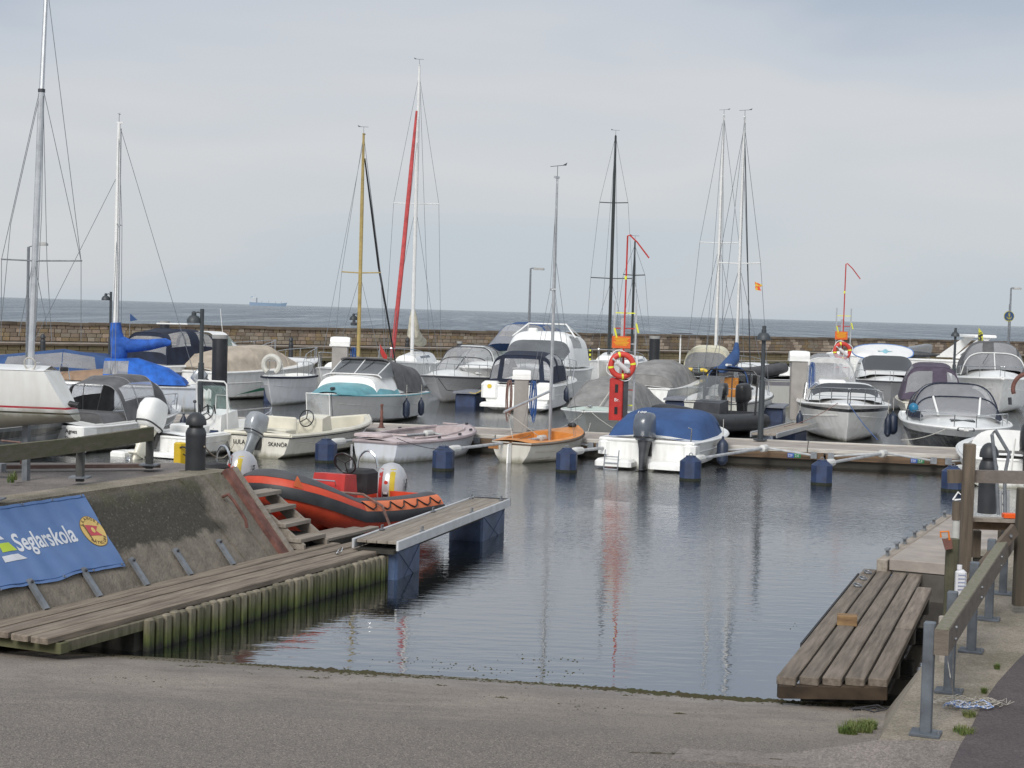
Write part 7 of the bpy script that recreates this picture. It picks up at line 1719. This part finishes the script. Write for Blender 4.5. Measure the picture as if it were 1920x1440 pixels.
# rope heap
def heap(p, lab, m, n=26, r=.24, sx=1.6, seed=3, hh_=.02, rr_=.0045, name='rope_heap'):
    rnd = random.Random(seed); mb = MB()
    for k in range(n):
        a0 = rnd.uniform(0, 2 * PI); c = V(rnd.uniform(-r, r) * sx * .7, rnd.uniform(-r, r) * .45, 0); q = rnd.uniform(.04, .13)
        pts = [c + V(q * math.cos(a0 + t) * sx, q * math.sin(a0 + t * 1.1) * .6, .006 + hh_ * abs(math.sin(t * 2 + a0)) * rnd.uniform(.5, 1.6)) for t in [k2 * .55 for k2 in range(9)]]
        mb.tube(pts, rr_, 4)
    o = obj(name, mb, m); o.location = p; return tag(o, lab, 'rope')
heap(G(1820, 1322, ZR + .012), 'tangled heap of white string at the edge of the asphalt', mat('white_string', (.38, .355, .31), .9, var=.15), 18, .15, 1.7, 3, .03, .003)
heap(G(1812, 1328, ZR + .015), 'short blue and white rope lying on the white string heap', mat('blue_flecked_rope', (.10, .18, .38), .8, col2=(.5, .5, .52), scale=60, sharp=.05), 5, .05, 1.5, 8, .03, .007)
line('hanging_string', 'two thin white strings hanging from the right guard rail to the heap', 'string', [D(1773, 1215, 10.6), D(1782, 1270, 10.6), G(1790, 1312, ZR + .02), G(1786, 1305, ZR + .02), D(1788, 1200, 10.9)], .003, ropew)
heap(G(1618, 1333, slip_z(2.7, 12.8) + .02), 'scrap of dark rope lying under the end of the right plank walk', roped, 4, .035, 1.6, 5, .02, .006)
# grass tufts (nobody could count the blades)
def grass(pts, lab, seed, n, hgt=.07):
    rnd = random.Random(seed); mb = MB()
    for k in range(n):
        p = rnd.choice(pts); x, y, z, rad = p
        a = rnd.uniform(0, 2 * PI); rr_ = rad * math.sqrt(rnd.random()); bx, by = x + rr_ * math.cos(a), y + rr_ * math.sin(a) * .8
        h_ = hgt * rnd.uniform(.4, 1.2); t = rnd.uniform(0, 2 * PI); l = V(math.cos(t), math.sin(t), 0) * h_ * rnd.uniform(.1, .9); w = V(-math.sin(t), math.cos(t), 0) * .003
        b = V(bx, by, z); o = len(mb.v); mb.v += [tuple(b - w), tuple(b + w), tuple(b + l * .5 + V(0, 0, h_ * .65) + w * .7), tuple(b + l * .5 + V(0, 0, h_ * .65) - w * .7), tuple(b + l + V(0, 0, h_ * .85))]
        mb.f += [(o, o + 1, o + 2, o + 3), (o + 3, o + 2, o + 4)]
    o = obj('grass', mb, mat('grass_blades', (.07, .13, .025), .7, scale=12, col2=(.15, .15, .05)), None, 0); o['kind'] = 'stuff'; o['label'] = lab
gp = []
for px, py, rd in ((1590, 1372, .07), (1612, 1362, .10), (1625, 1345, .07), (1600, 1352, .06), (1632, 1350, .05)):
    q = G(px, py, .33); q.z = slip_z(q.x, q.y) - .01; gp.append((q.x, q.y, q.z, rd))
grass(gp, 'green grass tuft growing at the foot of the right quay flank', 3, 1500, .085)
gp = [(q.x, q.y, ZR, rd) for q, rd in ((G(1805, 1372, ZR), .07), (G(1818, 1344, ZR), .045), (G(1845, 1300, ZR), .02), (G(1812, 1378, ZR), .05), (G(1870, 1255, ZR), .02))]
grass(gp, 'small grass tufts along the asphalt edge', 5, 700, .05)
q = [G(20, 905, ZQ), G(26, 900, ZQ)]; grass([(a.x, a.y, ZQ, .04) for a in q], 'weed growing in the left quay joint', 9, 120, .12)
# seaweed line along the water's edge
rnd = random.Random(11); mb = MB(); wm = mat('seaweed', (.055, .038, .018), .9, scale=6, col2=(.05, .055, .018), rnd=.2)
def clump(x, y, r, z=None):
    z = slip_z(x, y) if z is None else z
    n = 6; ring = [V(x + r * rnd.uniform(.5, 1.2) * math.cos(2 * PI * k / n), y + r * .55 * rnd.uniform(.5, 1.2) * math.sin(2 * PI * k / n), z - .004) for k in range(n)]
    top = V(x + rnd.uniform(-.3, .3) * r, y, z + r * rnd.uniform(.12, .35)); o = len(mb.v); mb.v += [tuple(p) for p in ring] + [tuple(top)]
    mb.f += [(o + k, o + (k + 1) % n, o + n) for k in range(n)]
for k in range(4200):
    x = rnd.uniform(-4.5, 3.1); yw = 14.62 - .17 * x; dens = .35 + .65 * min(1, max(0, (x + 3.2) / 2))
    if rnd.random() > dens: continue
    y = yw - .16 + .06 * math.sin(x * 2.3) + rnd.gauss(0, .045 + .03 * math.sin(x * 1.3) ** 2 + (.03 if x > -1.8 else 0)); clump(x, y, rnd.choice((.008, .012, .018, .028, .034 if x > -2.4 else .01, .05 if x > -1.8 else .012)))
for k in range(620):
    x = rnd.uniform(-4.5, 3); y = 14.62 - .17 * x - rnd.uniform(.2, 2.6) ** 1.0; clump(x, y, rnd.choice((.003, .004, .006, .008, .014)))
for px, py, w in ((350, 1247, .05), (585, 1275, .07), (370, 1245, .04), (60, 1228, .06), (110, 1226, .06), (820, 1288, .04), (700, 1262, .05), (1000, 1290, .08), (1180, 1300, .06), (940, 1330, .03), (1275, 1370, .02), (1560, 1345, .04)):
    q = G(px, py, .1)
    for k in range(14): clump(q.x + rnd.gauss(0, w), q.y + rnd.gauss(0, w * .4), rnd.choice((.01, .02, .03)))
o = obj('seaweed', mb, wm, None, 0); o['kind'] = 'stuff'; o['label'] = 'dark line of seaweed washed up along the slipway water edge'
mb = MB()
for k in range(150):
    cx, cy = rnd.choice(((-.9, 15.3), (.2, 14.95), (.55, 15.05), (-.3, 15.1), (4.2, 17.8), (3.6, 17.6), (-1.4, 17.7), (.4, 15.6)))
    clump(cx + rnd.gauss(0, .22), cy + rnd.gauss(0, .10), rnd.choice((.006, .010, .016)), .004)
o = obj('floating_weed', mb, wm, None, 0); o['kind'] = 'stuff'; o['label'] = 'flecks of weed floating on the water near the slipway'

# ---- banner on the bank
na = (NL * .80 + V(0, 0, ZQ - .30)).normalized(); nb_ = na.cross(U1).normalized()
if nb_.z < 0: nb_ = -nb_
org = lb(0, -.05, .30)
def bp(s, q, off=0): return org + U1 * s + na * q + nb_ * off
bt = thing('banner', 'blue sailing school banner reading Seglarskola spread over the sloping bank', 'banner', bp(0, 0), 0)
Mb_ = Matrix((U1, na, nb_)).transposed().to_4x4(); Mb_.translation = bp(0, 0); bt.matrix_local = Mb_
bm_ = node_mat('blue_banner_cloth', lambda t, n, l, b: None)
tt = bm_.node_tree; bb = tt.nodes['Principled BSDF']; bb.inputs['Roughness'].default_value = .75
tcx = tt.nodes.new('ShaderNodeTexCoord'); nzx = tt.nodes.new('ShaderNodeTexNoise'); nzx.inputs['Scale'].default_value = 3; nzx.inputs['Detail'].default_value = 8; tt.links.new(tcx.outputs['Object'], nzx.inputs['Vector'])
crx = tt.nodes.new('ShaderNodeValToRGB'); crx.color_ramp.elements[0].position = .3; crx.color_ramp.elements[0].color = (.080, .155, .33, 1); crx.color_ramp.elements[1].position = .75; crx.color_ramp.elements[1].color = (.125, .205, .39, 1)
tt.links.new(nzx.outputs[0], crx.inputs[0]); tt.links.new(crx.outputs[0], bb.inputs['Base Color'])
Lh = math.hypot(.80, ZQ - .30)
S_A, S_B, Q_A, Q_B = -2.6, 2.08, .335, 1.25
def bz(s, q): return .030 + .010 * math.sin(s * 6 + q * 9) * (1 - q) + .013 * math.exp(-((s - .6 + q * .8) * 7) ** 2) + .011 * math.exp(-((s - 1.3 + q * .7) * 8) ** 2) + .009 * math.exp(-((s - .3 + q * .9) * 8) ** 2) + .004 * math.sin(s * 23 + q * 4)
mb = MB(); nx, ny = 150, 24
def edge(s): return .010 * math.sin(s * 5.3) + .006 * math.sin(s * 11)
for i in range(nx + 1):
    for j in range(ny + 1):
        s = S_A + (S_B - S_A) * i / nx; q = j / ny; y = Q_A + (Q_B - Q_A) * q + edge(s) * (1 - q)
        mb.v.append((s, y, bz(s, q)))
for i in range(nx):
    for j in range(ny):
        a = i * (ny + 1) + j; mb.f.append((a, a + ny + 1, a + ny + 2, a + 1))
obj('banner_cloth', mb, bm_, bt, 60)
for y in (Q_A + .035, Q_B - .035): obj('hem_seam', MB().tube([V(S_A + (S_B - S_A) * k / 60, y + (edge(S_A + (S_B - S_A) * k / 60) if y < .6 else 0), bz(S_A + (S_B - S_A) * k / 60, 0 if y < .6 else 1) + .002) for k in range(61)], .005, 4), mat('banner_hem', (.05, .12, .30), .8), bt)
for k in range(9):
    for y in (Q_A + .015, Q_B - .015):
        s = S_B - .05 - k * .47; obj('eyelet', MB().torus((s, y, bz(s, 0) + .008), .011, .004, None, 10, 5), galv, bt)
lw_ = mat('banner_white_print', (.60, .62, .66), .7, var=.04)
def printed(body, size, m, s, q, sx=1, name='lettering', rot=0):
    cu = bpy.data.curves.new(name, 'FONT'); cu.body = body; cu.size = size; cu.resolution_u = 4; cu.offset = .006 * size / .3
    t = bpy.data.objects.new(name, cu); me = bpy.data.meshes.new_from_object(t); bpy.data.objects.remove(t)
    import bmesh
    bmx = bmesh.new(); bmx.from_mesh(me); bmesh.ops.triangulate(bmx, faces=bmx.faces); bmesh.ops.subdivide_edges(bmx, edges=[e for e in bmx.edges if e.calc_length() > size * .12], cuts=2)
    c, sn = math.cos(R(rot)), math.sin(R(rot))
    for v in bmx.verts:
        x, y = v.co.x * sx, v.co.y; x, y = c * x - sn * y, sn * x + c * y
        X, Y = s + x, q + y; v.co = (X, Y, bz(X, (Y - Q_A) / (Q_B - Q_A)) + .004)
    bmx.to_mesh(me); bmx.free(); me.materials.clear(); me.materials.append(m)
    o = bpy.data.objects.new(name, me); COL.objects.link(o); o.parent = bt; return o
printed('Seglarskola', .29, lw_, .68, .715, .70)
def patch(poly, m, name, lift=.004):
    """flat print: polygon in banner coordinates, draped on the cloth"""
    cx = sum(p[0] for p in poly) / len(poly); cy = sum(p[1] for p in poly) / len(poly); mb = MB(); n = len(poly)
    for f in (1, .66, .33):
        for x, y in poly: X, Y = cx + (x - cx) * f, cy + (y - cy) * f; mb.v.append((X, Y, bz(X, (Y - Q_A) / (Q_B - Q_A)) + lift))
    mb.v.append((cx, cy, bz(cx, (cy - Q_A) / (Q_B - Q_A)) + lift))
    for r_ in (0, 1):
        for k in range(n): l = (k + 1) % n; mb.f.append((r_ * n + k, r_ * n + l, r_ * n + n + l, r_ * n + n + k))
    for k in range(n): mb.f.append((2 * n + k, 2 * n + (k + 1) % n, 3 * n))
    obj(name, mb, m, bt, 60)
def dense(poly, k=6):
    r = []
    for a, b in zip(poly, poly[1:] + poly[:1]):
        for i in range(k): r.append((a[0] + (b[0] - a[0]) * i / k, a[1] + (b[1] - a[1]) * i / k))
    return r
limep = mat('banner_lime_print', (.42, .55, .05), .7, var=.04)
patch(dense([(0.420, 0.625), (0.740, 0.625), (0.650, 0.695), (0.420, 0.695)]), lw_, 'sail_logo_hull'); patch(dense([(0.460, 0.735), (0.670, 0.735), (0.610, 0.835), (0.460, 0.835)]), limep, 'sail_logo_lime'); patch(dense([(0.480, 0.875), (0.580, 0.875), (0.490, 0.985)]), lw_, 'sail_logo_tip')
CX, CY, RX, RY = 1.90, .79, .180, .195
ell = lambda f: [(CX + RX * f * math.cos(2 * PI * k / 40), CY + RY * f * math.sin(2 * PI * k / 40)) for k in range(40)]
patch(ell(1.0), mat('emblem_brown_rim', (.20, .13, .04), .7), 'emblem_rim', .004); patch(ell(.96), mat('emblem_gold', (.60, .42, .14), .7, var=.08), 'emblem_disc', .0065)
pinkr = mat('emblem_red', (.50, .07, .09), .7)
patch(dense([(CX - .09, CY + .09), (CX + .10, CY + .055), (CX + .03, CY), (CX + .10, CY - .07), (CX - .09, CY - .05)]), pinkr, 'club_pennant', .009)
patch(dense([(CX - .115, CY + .105), (CX - .098, CY + .105), (CX - .088, CY - .13), (CX - .105, CY - .13)]), mat('emblem_rim2', (.12, .07, .03), .7), 'pennant_staff', .010)
patch([(CX - .01 + .028 * math.cos(a), CY + .012 + .035 * math.sin(a)) for a in [2 * PI * k / 16 for k in range(16)]], MATS['emblem_gold'], 'club_shield', .0115)
import itertools
for word, a0, a1 in (('SKANÖRS', 150, 35), ('BÅTKLUBB', 215, 320)):
    n = len(word)
    for k, chh in enumerate(word):
        a = a0 + (a1 - a0) * k / (n - 1); rot = a - 90 if a0 < 200 else a + 90
        rx_, ry_ = RX * (.74 if a0 < 200 else .86), RY * (.74 if a0 < 200 else .86)
        o = printed(chh, .052, MATS['emblem_rim2'], CX + rx_ * math.cos(R(a)) , CY + ry_ * math.sin(R(a)), 1, 'emblem_letter', rot)
        o.location.z = .005

# ---- ropes and fenders
line('mooring_line', 'white mooring rope hanging from the domed bollard to the cream boat LULA', 'rope', [V(G(366, 884, ZQ).x + .1, 19.8, 1.62), C_.world(V(-.6, -.02, .32))], .010, mat('beige_rope', (.36, .30, .22), .9, var=.2, scale=30), .25)
line('mooring_line', 'thick grey brown rope over the orange inflatable to the jetty cleat', 'rope', [Or.world(V(-.15, 2.1, .62)), Or.world(V(-.45, 2.0, .80)), Or.world(V(-.72, 1.85, .78)), Or.world(V(-.95, 1.7, .62)), Or.world(V(-1.02, 1.6, .35)), Or.world(V(-1.04, 1.55, .05))], .020, ropebr)
line('mooring_line', 'black mooring rope from the pink dinghy to its blue float', 'rope', [Dd.world(V(.48, .1, .55)), G(831, 843, .52)], .008, roped, .05)
line('mooring_line', 'white rope from the orange dinghy bow to the pier', 'rope', [E_.world(V(0, 4.0, .7)), G(1100, 812, .5)], .008, ropew, .05)
line('mooring_line', 'rope from the pale mint foredeck down to the pier, left strand', 'rope', [Kb.world(V(0, 5.6, 1.08)), G(1010, 808, .5)], .010, ropew, .2)
line('mooring_line', 'rope from the pale mint foredeck down to the pier, right strand', 'rope', [Kb.world(V(.1, 5.6, 1.08)), G(1180, 815, .5)], .010, ropew, .1)
line('mooring_line', 'dark blue rope slanting from the striped white boat bow to the pier', 'rope', [Nb.world(V(0, 6.7, 1.2)), G(1645, 824, .5)], .012, ropeb, .05)
line('mooring_line', 'brown rope from the striped white boat to the finger pontoon', 'rope', [Nb.world(V(.3, 6.6, 1.2)), G(1470, 800, .5)], .010, ropebr, .1)
line('mooring_line', 'pale rope from the white over black cruiser bow to the pier', 'rope', [Qb.world(V(.4, 6.6, 1.0)), G(1690, 825, .5)], .010, ropew, .08)
line('mooring_line', 'black rope hanging from the grey white cruiser bow', 'rope', [Ib.world(V(0, 7.0, 1.05)), Ib.world(V(-.4, 6.9, .5)), Ib.world(V(-1.0, 5.8, .35)), Ib.world(V(-1.5, 4.8, .8))], .014, roped)
line('mooring_line', 'rope from the turquoise foredeck cleat to the pier', 'rope', [Hb.world(V(0, 5.6, 1.12)), Hb.world(V(-.2, 6.15, 1.0)), G(625, 790, .5)], .010, roped, .05)
line('mooring_line', 'yellow rope hanging from the navy canopy boat stern to the float', 'rope', [Jb.world(V(-1.1, .1, .95)), G(880, 735, .6)], .010, yelp, .15)
line('mooring_line', 'rope knotted around the left mossy guard rail', 'rope', [b0.lerp(b1, .45) + V(-.02, -.06, .1), b0.lerp(b1, .45) + V(0, -.06, -.12), b0.lerp(b1, .44) + V(0, -.06, .1), D(2, 826, 16.5)], .011, ropebr)
fender(Nb.world(V(-1.33, 5.2, .55)), 'larger navy fender at the right bow of the striped white boat', L=.62, r=.14)
fender(Nb.world(V(-1.15, 5.75, .50)), 'smaller navy fender nearer the stem of the striped white boat', L=.6, r=.10)
fender(Nb.world(V(1.30, 5.4, .5)), 'navy fender at the left bow of the striped white boat', L=.55, r=.10)
fender(Hb.world(V(-1.36, 3.0, .45)), 'left navy fender on the turquoise decked boat side', L=.55, r=.11)
fender(Hb.world(V(-1.36, 1.6, .42)), 'right navy fender on the turquoise decked boat side', L=.5, r=.10)
fender(A.world(V(1.08, 3.4, .45)), 'navy fender on the side of the grey canopy motorboat', L=.5, r=.09)
fender(A.world(V(.75, 4.9, .5)), 'navy fender near the bow of the grey canopy motorboat', L=.55, r=.10)
fender(F_.world(V(1.30, 1.6, .35)), 'navy fender squeezed beside the blue covered boat', L=.6, r=.13)
fender(Jb.world(V(1.42, 1.6, .6)), 'dark fender on the side of the navy canopy boat', L=.5, r=.1)
fender(Ib.world(V(-1.45, 4.8, .6)), 'dark fender hanging at the grey white cruiser bow', L=.5, r=.1)
o = obj('round_fender', MB().ball((0, 0, 0), .13, 14), mat('bright_teal_vinyl', (.015, .15, .28), .4, var=.08)); o.location = Qb.world(V(1.15, 4.6, 1.42)); tag(o, 'bright teal round fender hanging on the white over black cruiser rail', 'fender')
